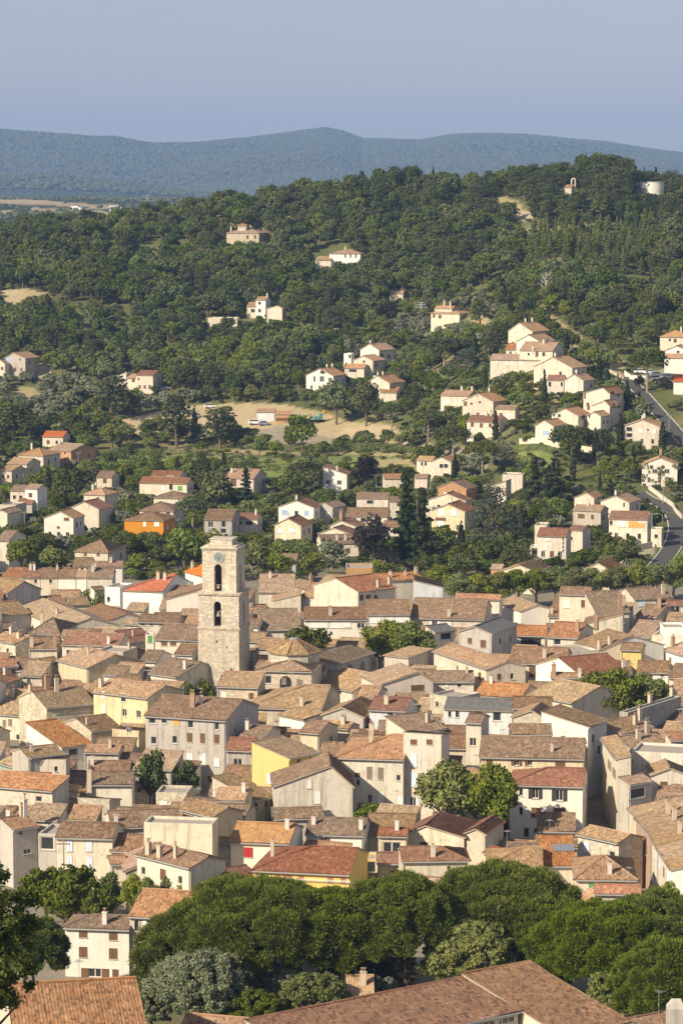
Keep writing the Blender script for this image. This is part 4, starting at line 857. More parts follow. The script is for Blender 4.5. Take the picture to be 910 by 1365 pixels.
V(439,338,480,338,5,'h',5,'bw','tn',"white villa with a flat hipped roof high in the wood",rot=10,win="460 341 2 5 b;467 341 2 5 b;474 341 2 5 b",ch="460 333 0")
V(421,347,441,346,4,'f',4,'vw','tn',"low wing of the white villa high in the wood",rot=5,win="424 350 3 3 d")
V(341,400,354,400,7,'p',4,'bw','tn',"white arched house with a cypress against its front",rot=15,win="346 404 4 4 d;346 414 4 5 d",ch="362 393 0")
V(329,408,341,409,4.5,'p',5,'vw','tn',"arched low wing left of the white house in the wood",rot=10,win="337 414 6 5 d")
V(356,411,376,411,6,'g',4,'vw','tn',"blank white gable right of the cypress in the wood",rot=12,D=7,ap=.7)
V(277,424,316,423,5,'t',0,'vw','tn',"white walled house almost hidden behind trees in the wood",rot=5,D=8)
V(7,477,34,477,6.5,'g',7,'bg','ht',"beige stone gable house at the left edge of the wood",rot=22,D=11,ap=.4,win="27 479 2 3 d;12 480 6 7 c")
V(-6,485,7,484,5,'g',5,'vw','ht',"small white house cut by the left edge below the stone gable",rot=20)
V(182,500,204,500,6.5,'p',6,'cr','rd',"cream house with a rust roof and a dark flank in the wood",rot=18,win="185 505 2 4 d")
V(149,503,169,503,4.5,'l',7,'wh','ht',"white wing with a roof line rising to a white chimney",rot=10,D=6,ch="167 496 3 1.3",win="154 504 4 3 d")
V(170,504,182,504,4.5,'p',5,'vw','ht',"low link roof between the white wing and the rust roof",rot=12,win="178 507 4 5 b")
V(519,391,537,391,3,'p',3.5,'vw','ht',"tiny white hut with a tan roof alone in the trees",rot=8)
V(342,549,366,549,3.4,'p',3.5,'lb','pk',"grey site shed on the sandy building plot",rot=5,win="350 555 10 6 w")
V(367,552,390,552,3,'f',3.5,'oc','ht',"open timber shed with stacked pallets on the sandy plot",rot=5,win="378 559 20 4 b")
V(752,250,761,250,4,'p',3,'cr','tn',"small chapel with a bell gable on the hilltop",rot=20,name='chapel',cat='chapel')
# ------------------------------------------------------------------ bell tower and church drum
B(342,894,415,896,9,'h',9,'st','tn',"pale stone church apse with a dark arched window under a tan roof",p=.2,D=10,name='church_apse',cat='church',auto=False)
def arch_panel(b, a0, z0, a1, z1, mp, depth, n=8):
    """reveal and head of a round arched opening; returns the rectangle cut from the wall"""
    r = (a1 - a0) / 2; c = (a0 + a1) / 2; zs = z1 - r
    pts = [(c - r * math.cos(math.pi * i / n), zs + r * math.sin(math.pi * i / n)) for i in range(n + 1)]
    for i in range(n):
        p, q = pts[i], pts[i + 1]
        b.poly([mp(p[0], p[1], 0), mp(p[0], z1, 0), mp(q[0], z1, 0), mp(q[0], q[1], 0)])
        b.poly([mp(p[0], p[1], 0), mp(q[0], q[1], 0), mp(q[0], q[1], depth), mp(p[0], p[1], depth)])
    for (p, q) in (((a0, z0), (a0, zs)), ((a1, zs), (a1, z0)), ((a1, z0), (a0, z0))):
        b.poly([mp(*p, 0), mp(*q, 0), mp(*q, depth), mp(*p, depth)])
    return (a0, z0, a1, z1)
def tower():
    d0 = 478.0; z1, z2, z3 = 14.4, 20.3, 27.9
    A = atz(264, 837, z1); d = A.y; s = F / proj(A)[2]
    rot = math.radians(12.4); root = empty('bell_tower', (A.x, A.y, 0), -rot)
    tag(root, 'tall square stone bell tower with a clock and two arched openings', 'tower')
    Wd = 7.15; st = WALL['st']
    def stage(x0, w, za, zb, holes, name, side_holes):
        b = MB(); y0 = x0
        mps = {'F': lambda a, z, i: (x0 + a, y0 + i, z), 'B': lambda a, z, i: (x0 + a, y0 + w - i, z), 'L': lambda a, z, i: (x0 + i, y0 + a, z), 'R': lambda a, z, i: (x0 + w - i, y0 + a, z)}
        for sd in 'FBLR':
            hs = holes if sd == 'F' else side_holes; rects = []
            for h in hs:
                if h[4]: arch_panel(b, *h[:4], mps[sd], .9)
                else:
                    a0, c0, a1, c1 = h[:4]
                    for (p, q) in (((a0, c0), (a0, c1)), ((a0, c1), (a1, c1)), ((a1, c1), (a1, c0)), ((a1, c0), (a0, c0))): b.poly([mps[sd](*p, 0), mps[sd](*q, 0), mps[sd](*q, .5), mps[sd](*p, .5)])
                    b.poly([mps[sd](a0, c0, .5), mps[sd](a1, c0, .5), mps[sd](a1, c1, .5), mps[sd](a0, c1, .5)], 1)  # dark back of each hole, its inner shade put into the colour
                rects.append(h[:4])
            xs = sorted({0, w, *[q[0] for q in rects], *[q[2] for q in rects]}); zs = sorted({za, zb, *[q[1] for q in rects], *[q[3] for q in rects]})
            for i in range(len(xs) - 1):
                for j in range(len(zs) - 1):
                    cx, cz = (xs[i] + xs[i + 1]) / 2, (zs[j] + zs[j + 1]) / 2
                    if any(q[0] < cx < q[2] and q[1] < cz < q[3] for q in rects): continue
                    b.poly([mps[sd](xs[i], zs[j], 0), mps[sd](xs[i + 1], zs[j], 0), mps[sd](xs[i + 1], zs[j + 1], 0), mps[sd](xs[i], zs[j + 1], 0)])
        b.poly([(x0, y0, za + .03), (x0 + w, y0, za + .03), (x0 + w, y0 + w, za + .03), (x0, y0 + w, za + .03)])
        b.poly([(x0, y0, zb - .03), (x0 + w, y0, zb - .03), (x0 + w, y0 + w, zb - .03), (x0, y0 + w, zb - .03)])
        return b.build(name, [st, M['dark']], root)
    stage(0, Wd, -.5, z1, [(3.15, 12.0, 3.45, 12.35, 0), (4.9, 11.1, 5.1, 11.5, 0), (5.6, 7.3, 6.05, 7.6, 0)], 'lower_stage', [])
    stage(.06, Wd - .12, z1, z2, [(2.68, z1 + .35, 3.95, z1 + 4.6, 1)], 'middle_stage', [(2.9, z1 + .35, 3.9, z1 + 4.4, 1)])
    stage(.62, Wd - 1.24, z2, z3, [(2.1, z2 + .3, 3.4, z2 + 4.95, 1)], 'belfry_stage', [(2.3, z2 + .3, 3.4, z2 + 4.6, 1)])
    for nm, z, e, t in (('lower_ledge', z1, .2, .28), ('upper_ledge', z2, .28, .30), ('top_cornice', z3, -.33, .34)):
        b = MB(); b.box(-e, -e, z - .04, Wd + e, Wd + e, z + t * .5); b.box(-e + .1, -e + .1, z - .25, Wd + e - .1, Wd + e - .1, z - .04) if e > 0 else b.box(.52, .52, z - .3, Wd - .52, Wd - .52, z - .04); b.build(nm, [st], root)
    b = MB(); b.box(1.6, 2.2, z3 + .1, 5.4, 5.6, z3 + 1.35); b.box(1.45, 2.05, z3 + 1.35, 5.55, 5.75, z3 + 1.5); b.build('parapet_block', [st], root)
    b = MB(); b.box(.75, .75, z3 + .1, Wd - .75, Wd - .75, z3 + .42); b.build('roof_platform', [st], root)
    ck = MB(); n = 28; cx, cz, y = 3.45, z3 - 1.42, .62
    ck.tube((cx, y - .14, cz), (cx, y + .2, cz), .98, .98, n, 0); co = ck.build('clock', [M['conc']], root)
    dk = MB(); dk.tube((cx, y - .17, cz), (cx, y, cz), .80, .80, n, 0)
    for i in range(12):
        a = math.pi * i / 6; x, z = math.sin(a), math.cos(a); dk.tube((cx + x * .58, y - .19, cz + z * .58), (cx + x * .72, y - .19, cz + z * .72), .03, .03, 4, 1)
    dk.build('dial', [M['dial'], M['frame']], co)
    hd = MB(); hd.tube((cx, y - .21, cz), (cx + .38, y - .21, cz - .16), .035, .03, 5); hd.tube((cx, y - .21, cz), (cx + .06, y - .21, cz - .6), .03, .02, 5); hd.build('hands', [M['dark']], co)
    for (xx, zz, sc) in ((3.3, z1 + 2.2, 1.0), (2.75 + .62, z2 + 1.0, .7)):
        bl = MB(); prof = [(.12, .5), (.25, .46), (.30, .2), (.36, 0), (.48, -.2)]
        for k in range(len(prof) - 1): bl.tube((xx, .9, zz + prof[k][1] * sc), (xx, .9, zz + prof[k + 1][1] * sc), prof[k][0] * sc, prof[k + 1][0] * sc, 12, 0, cap=False)
        bl.box(xx - .6 * sc, .8, zz + .5 * sc, xx + .6 * sc, 1.0, zz + .68 * sc, 1); bl.build('bell', [M['bronze'], M['grey']], root)
    FOOT.append(dict(i=-1, lab='bell tower', cs=[(A.x, A.y), (A.x + 7, A.y - 1.5), (A.x + 8.5, A.y + 5.5), (A.x + 1.5, A.y + 7)], rect=(264, 718, 335, 950), d=d, h=28, s=s, W=Wd, D=Wd, rot=12, z=0, fr=(264, 335), ey=730))
tower(); WINR.append((262, 720, 322, 908, 478)); WINR.append((342, 850, 420, 915, 470)); WINR.append((290, 900, 343, 930, 459))
def drum():
    P = atz(391, 873, 11.0); P.y += 0; root = empty('church_drum', (P.x, P.y + 4.2, 0), math.radians(10)); tag(root, 'octagonal church drum with a pointed tan roof and a small flat grey cap', 'church')
    r = 4.4; b = MB(); n = 8; pt = lambda k, rr, z: (rr * math.cos(2 * math.pi * (k + .5) / n), rr * math.sin(2 * math.pi * (k + .5) / n), z)
    for k in range(n): b.poly([pt(k, r, 8.4), pt(k + 1, r, 8.4), pt(k + 1, r, 11.1), pt(k, r, 11.1)])
    for k in range(n): b.poly([pt(k, r + .02, 10.8), pt(k + 1, r + .02, 10.8), pt(k + 1, r + .22, 11.05), pt(k, r + .22, 11.05)])
    b.build('wall', [WALL['st']], root)
    rb = MB()
    for k in range(n):
        slope(rb, pt(k, r + .4, 11.0), pt(k + 1, r + .4, 11.0), pt(k + 1, .75, 13.0), pt(k, .75, 13.0), .045, True); ridge_line(rb, pt(k, r + .4, 11.08), pt(k, .75, 13.06), .12)
    rb.build('roof', [ROOF['tn'], TRIM, ROOF['pk']], root)
    c = MB(); c.tube((0, 0, 12.9), (0, 0, 13.2), .85, .8, 8); c.build('cap', [M['zinc']], root)
drum()
# the arched window of the apse and the buttresses of the nave
def find(lab): return next(o for o in COL.objects if o.get('label', '').startswith(lab))
ap_ = find('pale stone church apse'); b = MB(); n = 10
b.poly([(3.9, -.03, 5.9)] + [(4.85 - .95 * math.cos(math.pi * i / n), -.03, 7.3 + .95 * math.sin(math.pi * i / n)) for i in range(n + 1)] + [(5.8, -.03, 5.9)]); b.build('arched_window', [M['glass']], ap_)
nv = find('church nave'); b = MB()
for x in (.3, 4.9, 9.6, 13.9): b.box(x, -.8, -.5, x + .7, -.02, 7.2)
b.build('buttresses', [WALL['st']], nv)
vh = find('vivid yellow house'); b = MB()
for k in range(46): x = .05 + k * .262; b.box(x, -.42, 4.58, x + .13, -.36, 4.86)
b.build('valance', [M['white']], vh)

# ------------------------------------------------------------------ ground sheet
def inpoly(px, py, poly):
    n = len(poly); r = np.zeros(px.shape, bool); j = n - 1
    for i in range(n):
        xi, yi = poly[i]; xj, yj = poly[j]
        c = ((yi > py) != (yj > py)) & (px < (xj - xi) * (py - yi) / (yj - yi + 1e-9) + xi); r ^= c; j = i
    return r
SAND, DRY, GREEN, LAWN, PAVE, LIGHT = (.50, .39, .25), (.40, .32, .18), (.21, .235, .085), (.24, .27, .09), (.34, .29, .23), (.46, .39, .29)
FIELDS = [  # (colour, polygon of ground pixels, depth range)
 (SAND, [(158, 560), (205, 552), (250, 541), (330, 536), (380, 540), (425, 548), (470, 562), (520, 566), (552, 588), (540, 593), (470, 590), (420, 580), (330, 578), (260, 580), (185, 580), (155, 576)], (900, 1150)),
 (PAVE, [(335, 575), (380, 566), (430, 582), (480, 588), (470, 594), (400, 592), (335, 592)], (900, 1150)),
 (DRY, [(230, 598), (330, 600), (380, 603), (470, 601), (552, 605), (552, 609), (470, 606), (380, 608), (250, 603)], (850, 1150)),
 (GREEN, [(120, 610), (250, 604), (380, 612), (470, 607), (552, 611), (560, 632), (520, 640), (380, 632), (250, 634), (140, 630)], (780, 1150)),
 (LAWN, [(340, 628), (380, 628), (384, 648), (340, 650)], (780, 1100)), (DRY, [(500, 612), (560, 610), (556, 632), (506, 626)], (800, 1100)),
 (DRY, [(30, 566), (88, 564), (90, 574), (30, 576)], (880, 1150)), (SAND, [(-10, 388), (40, 386), (66, 392), (62, 412), (20, 412), (-10, 404)], (1050, 1300)),
 (DRY, [(28, 515), (48, 517), (60, 532), (40, 540), (0, 540), (0, 530)], (950, 1150)), (LIGHT, [(48, 484), (66, 490), (68, 504), (52, 506)], (950, 1150)),
 (DRY, [(646, 270), (668, 260), (690, 268), (700, 284), (676, 292), (650, 284)], (1150, 1345)), (LIGHT, [(684, 284), (708, 280), (708, 296), (690, 296)], (1150, 1345)),
 (DRY, [(700, 405), (728, 436), (768, 468), (800, 490), (806, 478), (780, 452), (745, 428), (715, 402)], (880, 1200)), (DRY, [(805, 470), (830, 478), (832, 500), (812, 494)], (880, 1100)),
 (DRY, [(625, 425), (650, 418), (655, 436), (628, 442)], (950, 1200)), (SAND, [(430, 430), (458, 432), (458, 442), (430, 440)], (950, 1200)), (DRY, [(385, 452), (415, 452), (412, 470), (388, 470)], (950, 1200)),
 (LAWN, [(680, 596), (735, 598), (738, 628), (680, 622)], (680, 1000)), (LAWN, [(895, 735), (915, 725), (915, 760), (893, 765)], (600, 1000)), (LIGHT, [(842, 726), (872, 722), (872, 738), (846, 740)], (600, 1000)),
 (DRY, [(280, 600), (300, 605), (300, 625), (270, 622)], (850, 1100)), (PAVE, [(560, 590), (600, 592), (640, 604), (650, 624), (610, 612), (560, 600)], (780, 1100)),
 (PAVE, [(850, 495), (912, 490), (912, 515), (850, 512)], (850, 1000)),
 ((.44, .33, .22), [(-20, 262), (40, 262), (70, 268), (145, 274), (150, 279), (60, 273), (-20, 270)], (2500, 4300)), ((.40, .32, .2), [(40, 277), (75, 278), (72, 284), (42, 284)], (2000, 4300)),
 ((.44, .36, .25), [(0, 280), (22, 281), (20, 288), (0, 287)], (2000, 4300)), ((.40, .33, .22), [(100, 279), (170, 283), (165, 290), (105, 286)], (2000, 4300)),
]
def ground_mat():
    t = NT('ground_cover'); at_ = t.n('ShaderNodeAttribute', attribute_name='cover'); tc = t.n('ShaderNodeTexCoord'); v = tc.outputs['Object']
    n1 = t.noise(v, .06, 5, .65); n2 = t.noise(v, .5, 5, .7); n3 = t.noise(v, 3.0, 4, .7)
    c = t.mix(t.ramp(n1, [(.35, 0.0), (.65, 1.0)]), at_.outputs['Color'], t.mix(1.0, at_.outputs['Color'], (.72, .80, .70), 'MULTIPLY'))
    c = t.mix(t.math('MULTIPLY', t.ramp(n2, [(.48, 0.0), (.66, 1.0)]), .45), c, t.mix(1.0, c, (.55, .60, .50), 'MULTIPLY'))
    c = t.mix(t.math('MULTIPLY', n3, .3), c, t.mix(1.0, c, (1.35, 1.25, 1.1), 'MULTIPLY'))
    t.bsdf(c, .95, .05, t.bump(n3, .5, .15)); return t.mat
def sheet(name, tcols, depths, label):
    T, Dp = np.meshgrid(tcols, depths); X = T * Dp; Z = terr(X, Dp)
    V = np.stack([X, Dp, Z], -1); r, c = X.shape
    idx = np.arange(r * c).reshape(r, c); q = np.stack([idx[:-1, :-1], idx[:-1, 1:], idx[1:, 1:], idx[1:, :-1]], -1).reshape(-1)
    me = npmesh(name, V.reshape(-1, 3), q, np.full(len(q) // 4, 4))
    dd = Dp * CP - (Z - CH) * SP; PX = CX + F * X / dd; PY = CY - F * (Dp * SP + (Z - CH) * CP) / dd
    colr = np.zeros((r, c, 4)); colr[..., 3] = 1
    scrub = np.array((.14, .145, .06)); ochre = np.array((.34, .28, .155)); town = np.array((.27, .235, .19)); farg = np.array((.045, .062, .028))
    k = np.clip((vnoise(X, Dp, 22, 8) + .5 * vnoise(X, Dp, 8, 9) - .92) / .3, 0, 1)[..., None] * .75
    base = scrub * (1 - k) + ochre * k
    tw = np.clip((660 - Dp + 40 * np.clip((560 - PX) / 300, 0, 1)) / 30, 0, 1)[..., None] * np.clip((Dp - 285) / 20, 0, 1)[..., None]
    base = base * (1 - tw) + town * tw
    fw = np.clip((Dp - 1400) / 200, 0, 1)[..., None]; base = base * (1 - fw) + farg * fw
    colr[..., :3] = base
    for colf, poly, (da, db) in FIELDS:
        wob = (vnoise(X, Dp, 9, 12) - .5) * 5
        msk = inpoly(PX + wob, PY + wob * .35, poly) & (Dp > da) & (Dp < db); colr[msk, :3] = colf
    ca = me.color_attributes.new('cover', 'FLOAT_COLOR', 'POINT'); ca.data.foreach_set('color', colr.reshape(-1).astype(np.float32))
    me.materials.append(GM); me.polygons.foreach_set('use_smooth', [True] * len(me.polygons))
    o = bpy.data.objects.new(name, me); link(o); tag(o, label, kind='structure'); return o
GM = ground_mat()
tn = np.linspace(-.27, .27, 430)
sheet('ground', tn, np.concatenate([np.arange(2, 300, 7), np.arange(300, 860, 6), np.arange(860, 1400, 2.6), np.geomspace(1400, 7260, 100)]), 'rolling ground under the town and the wooded slope')
sheet('hills', tn, np.concatenate([np.linspace(7250, 13100, 260), np.linspace(13200, 15800, 14)]), 'long blue wooded ridge on the horizon')

# ------------------------------------------------------------------ roads, walls, poles
def ribbon(name, px, width, mat, label, lift=.06, kerb=True, line=True):
    P = [at(x, y, 0, dmin=600) for x, y in px]; pts = []
    for i in range(len(P) - 1):
        p0, p1, p2, p3 = P[max(0, i - 1)], P[i], P[i + 1], P[min(len(P) - 1, i + 2)]
        n = max(2, int((p2 - p1).length / 3))
        for k in range(n):
            t = k / n; pts.append(.5 * ((2 * p1) + (p2 - p0) * t + (2 * p0 - 5 * p1 + 4 * p2 - p3) * t * t + (3 * p1 - p0 - 3 * p2 + p3) * t ** 3))
    pts.append(P[-1]); b = MB(); kb = MB(); ln = MB(); prev = None
    for i, p in enumerate(pts):
        tg = (pts[min(i + 1, len(pts) - 1)] - pts[max(i - 1, 0)]); sd = Vector((tg.y, -tg.x, 0)).normalized()
        row = []
        for w in (-.5, -.25, 0, .25, .5):
            q = p + sd * w * width; row.append(Vector((q.x, q.y, max(tz(q.x, q.y), tz(p.x, p.y) - .3) + lift)))
        ks = [[row[0] - sd * .3, row[0]], [row[-1], row[-1] + sd * .3]]
        if prev:
            for j in range(4): b.poly([prev[0][j], prev[0][j + 1], row[j + 1], row[j]])
            if kerb:
                for (a, c), (a2, c2) in zip(prev[1], ks):
                    u = Vector((0, 0, .12)); dn = Vector((0, 0, -1.0))
                    kb.poly([a + u, c + u, c2 + u, a2 + u]); kb.poly([c + dn, c + u, c2 + u, c2 + dn]); kb.poly([a + dn, a + u, a2 + u, a2 + dn])
            if line and i % 4 < 2:
                m0, m1 = prev[0][2] + Vector((0, 0, .02)), row[2] + Vector((0, 0, .02)); ln.poly([m0 - sd * .08, m0 + sd * .08, m1 + sd * .08, m1 - sd * .08])
        prev = (row, ks)
    o = b.build(name, [mat]); tag(o, label, kind='structure')
    if kerb and kb.f: k = kb.build('kerb', [M['conc']]); tag(k, 'pale kerb along ' + label, kind='structure')
    if line and ln.f: k = ln.build('road_marking', [M['mark']]); tag(k, 'white dashes along ' + label, kind='structure')
    return pts
R1 = ribbon('road', [(866, 768), (880, 750), (893, 733), (901, 715), (902, 699), (895, 684), (880, 672), (862, 665), (850, 657)], 4.4, M['asphalt'], 'grey road curving up at the right edge', line=False)
R2 = ribbon('road', [(915, 592), (902, 578), (888, 562), (870, 542), (854, 524), (842, 512), (828, 503)], 4.2, M['asphalt'], 'narrow road climbing between the villas at the right', line=False)
R3 = ribbon('track', [(828, 503), (808, 488), (790, 470), (768, 450), (742, 434), (712, 412), (698, 402)], 3.0, M['track'], 'dirt track climbing to the wood', kerb=False, line=False)
R4 = ribbon('road', [(838, 508), (860, 504), (890, 500), (915, 497)], 4.2, M['asphalt'], 'side road past the parked cars', line=False, lift=.09)
# the dark street through the old town, right
S_ = [at(798, 1000, 0), at(806, 1060, 0), at(832, 1150, 0), at(842, 1200, 0)]
def garden_wall(pxs, h, th, mat, label, name='garden_wall', cat='wall'):
    P = [at(x, y, 0, dmin=300) for x, y in pxs]; b = MB()
    for a, c in zip(P[:-1], P[1:]):
        n = max(1, int((c - a).length / 4))
        for k in range(n):
            p, q = a.lerp(c, k / n), a.lerp(c, (k + 1) / n); sd = Vector((q.y - p.y, p.x - q.x, 0)).normalized() * th / 2
            zp, zq = tz(p.x, p.y), tz(q.x, q.y); A = [Vector((p.x, p.y, 0)) - sd, Vector((q.x, q.y, 0)) - sd, Vector((q.x, q.y, 0)) + sd, Vector((p.x, p.y, 0)) + sd]; zz = [zp, zq, zq, zp]
            lo = [Vector((v.x, v.y, z - .8)) for v, z in zip(A, zz)]; hi = [Vector((v.x, v.y, z + h)) for v, z in zip(A, zz)]
            b.poly(hi); 
            for i in range(4): b.poly([lo[i], lo[(i + 1) % 4], hi[(i + 1) % 4], hi[i]])
            cp = [v + Vector((0, 0, .002)) + (v - (hi[0] + hi[2]) / 2) * .04 for v in hi]; b.poly([v + Vector((0, 0, .08)) for v in cp], 1)
            for i in range(4): b.poly([cp[i], cp[(i + 1) % 4], cp[(i + 1) % 4] + Vector((0, 0, .08)), cp[i] + Vector((0, 0, .08))], 1)
    o = b.build(name, [mat, M['conc']]); tag(o, label, cat); return o
for px, h, mt, lab in [
 ([(832, 500), (840, 506), (860, 507)], 1.4, WALL['bw'], 'white wall at the corner of the side road'), ([(864, 652), (880, 664), (896, 676), (908, 692)], 1.1, WALL['cr'], 'pale low wall on the outside of the road bend'),
 ([(540, 592), (552, 588)], 1.6, WALL['bw'], 'short white wall at the end of the sandy plot'), ([(692, 592), (740, 596), (790, 604)], 1.6, WALL['cr'], 'long cream wall above the bright hedges'),
 ([(600, 754), (650, 760)], 2.2, WALL['gr'], 'grey wall running left of a cream gable above the street trees'), ([(842, 735), (868, 730)], 1.4, WALL['cr'], 'terrace wall left of the curving road'),
 ([(866, 600), (900, 604), (912, 612)], 1.2, WALL['cr'], 'low wall beside the ivy covered house'), ([(804, 492), (830, 506)], .8, WALL['st'], 'stone bank wall beside the dirt track'),
 ([(160, 586), (205, 580)], .8, WALL['st'], 'stone wall at the left of the sandy plot'), ([(661, 282), (684, 281)], 1.8, WALL['cr'], 'pale stone wall in the hilltop clearing')]:
    garden_wall(px, h, .35, mt, lab)
def pole(px, base, hpx, label, lamp=False, name='utility_pole', cat='pole', mat=None, group=None, H=None, dmin=300):
    P = at(px, base, 0, dmin=dmin); s = F / proj(P)[2]; H = H or hpx / s; root = empty(name, P); tag(root, label, cat, group)
    b = MB(); b.tube((0, 0, -.5), (0, 0, H), .12, .08, 7); b.build('shaft', [mat or M['metal']], root)
    if lamp:
        c = MB(); c.tube((0, 0, H - .05), (-1.1, 0, H + .25), .05, .05, 6); c.build('arm', [M['metal']], root); l = MB(); l.box(-1.7, -.14, H + .2, -1.0, .14, H + .36); l.build('lamp_head', [M['zinc']], root)
    else:
        c = MB(); c.box(-.8, -.06, H - .7, .8, .06, H - .55); c.build('crossarm', [M['grey']], root)
        for x in (-.7, 0, .7): i = MB(); i.tube((x, 0, H - .55), (x, 0, H - .3), .05, .04, 6); i.build('insulator', [M['white']], root)
pole(883, 672, 32, 'street lamp on the outside of the road bend', True, 'street_lamp', 'street lamp'); pole(882, 720, 34, 'street lamp beside the small white annex', True, 'street_lamp', 'street lamp')
pole(868, 728, 46, 'tall pale mast at the corner of the rust roofed white house', False); pole(51, 692, 30, 'grey utility pole left of the bright white gable'); pole(33, 702, 22, 'short utility pole left of the stepped hedge')
pole(163, 676, 24, 'utility pole below the twin cypresses'); pole(143, 692, 18, 'thin pole right of the blank cream gable'); pole(105, 625, 24, 'pole in front of the pinkish gable end'); pole(235, 716, 26, 'pole right of the orange house')
pole(501, 655, 24, 'pole right of the dark leaved tree'); pole(891, 574, 22, 'pole beside the climbing road'); pole(622, 648, 20, 'pole right of the salmon gable'); pole(310, 524, 12, 'white post at the edge of the wood')
pole(86, 1215, 40, 'thin pole left of the foreground white house', H=9, dmin=250)
def pylon(px, base, hpx, label, dmin=1500):
    P = at(px, base, 0, dmin=dmin); s = F / proj(P)[2]; H = hpx / s; root = empty('power_pylon', P); tag(root, label, 'pylon'); b = MB()
    w = H * .14
    for sx in (-1, 1):
        for sy in (-1, 1): b.tube((sx * w, sy * w, -2), (sx * w * .12, sy * w * .12, H), .22, .18, 4)
    for k in range(7):
        z0, z1 = H * k / 7, H * (k + 1) / 7; f = lambda z: w * (1 - .88 * z / H)
        for sy in (-1, 1): b.tube((-f(z0), sy * f(z0), z0), (f(z1), sy * f(z1), z1), .14, .14, 4); b.tube((f(z0), sy * f(z0), z0), (-f(z1), sy * f(z1), z1), .14, .14, 4)
    b.build('lattice', [M['metal']], root); a = MB()
    for z, l in ((.72, .34), (.86, .26), (.97, .18)): a.box(-H * l, -.2, H * z, H * l, .2, H * z + .35)
    a.build('crossarms', [M['metal']], root)
pylon(197, 288, 28, 'lattice power pylon on the plain below the blue ridge'); pylon(561, 428, 25, 'lattice mast left of the cream farmhouse', dmin=900)

# water tank, bell gable, hilltop
P = at(868, 257, 0); tkp = P.copy(); s = F / proj(P)[2]; root = empty('water_tank', (P.x, P.y, P.z)); tag(root, 'round white water tank on the hilltop at the right', 'water tank'); r = 16.5 / s; b = MB()
b.tube((0, 0, -1), (0, 0, 4.6), r, r, 32); b.build('tank_wall', [WALL['bw']], root); b = MB(); b.tube((0, 0, 4.62), (0, 0, 4.95), r + .15, r + .05, 32); b.build('rim', [M['conc']], root)
P = at(763.5, 253, 0); tkq = P.copy(); s = F / proj(P)[2]; root = empty('bell_gable', (P.x, P.y, P.z)); tag(root, 'small arched bell gable above the trees on the hilltop', 'bell gable'); b = MB()
b.box(-1.1, 0, -1, -.55, .8, 4.2); b.box(.55, 0, -1, 1.1, .8, 4.2); b.box(-.55, 0, -1, .55, .8, 2.2)
for i in range(8):
    a0, a1 = math.pi * i / 8, math.pi * (i + 1) / 8; q = lambda r_, a, y: (-r_ * math.cos(a), y, 4.2 + r_ * math.sin(a))
    b.poly([q(.55, a0, 0), q(1.1, a0, 0), q(1.1, a1, 0), q(.55, a1, 0)]); b.poly([q(1.1, a0, 0), q(1.1, a0, .8), q(1.1, a1, .8), q(1.1, a1, 0)]); b.poly([q(.55, a0, 0), q(.55, a0, .8), q(.55, a1, .8), q(.55, a1, 0)]); b.poly([q(.55, a0, .8), q(1.1, a0, .8), q(1.1, a1, .8), q(.55, a1, .8)])
b.build('arch', [WALL['cr']], root)
for (px, y0, y1, lab) in ((98, 281, 274, 'tiny white farm on the far plain'), (152, 281, 275, 'second tiny white farm on the far plain, further right')):
    P = at(px, y0, 0, dmin=1800); root = empty('farmhouse', P); tag(root, lab, 'house'); b = MB(); b.box(-5, 0, -1, 5, 8, 6); b.box(3, -3, -1, 9, 4, 4); b.build('wall', [WALL['bw']], root); rb = MB()
    rb.poly([(-5.3, -.3, 5.9), (5.3, -.3, 5.9), (5.3, 4, 7.4), (-5.3, 4, 7.4)]); rb.poly([(-5.3, 8.3, 5.9), (5.3, 8.3, 5.9), (5.3, 4, 7.4), (-5.3, 4, 7.4)]); rb.build('roof', [ROOF['pk']], root)
# weathered stone post at the bottom right corner, on the slope below the viewpoint
P = atz(900, 1331, 60.5); root = empty('stone_post', (P.x, P.y, P.z - 4)); tag(root, 'weathered grey stone post in the bottom right corner', 'post'); s = F / proj(P)[2]; w = 11.5 / s; b = MB()
b.box(-w, -w, -2, w, w, 3.72); b.poly([(-w, -w, 3.72), (w, -w, 3.72), (w * .55, 0, 4.0), (-w * .5, 0, 4.0)]); b.poly([(w, -w, 3.72), (w, w, 3.72), (w * .55, 0, 4.0)]); b.poly([(w, w, 3.72), (-w, w, 3.72), (-w * .5, 0, 4.0), (w * .55, 0, 4.0)]); b.poly([(-w, w, 3.72), (-w, -w, 3.72), (-w * .5, 0, 4.0)])
b.build('shaft', [WALL['gr']], root)
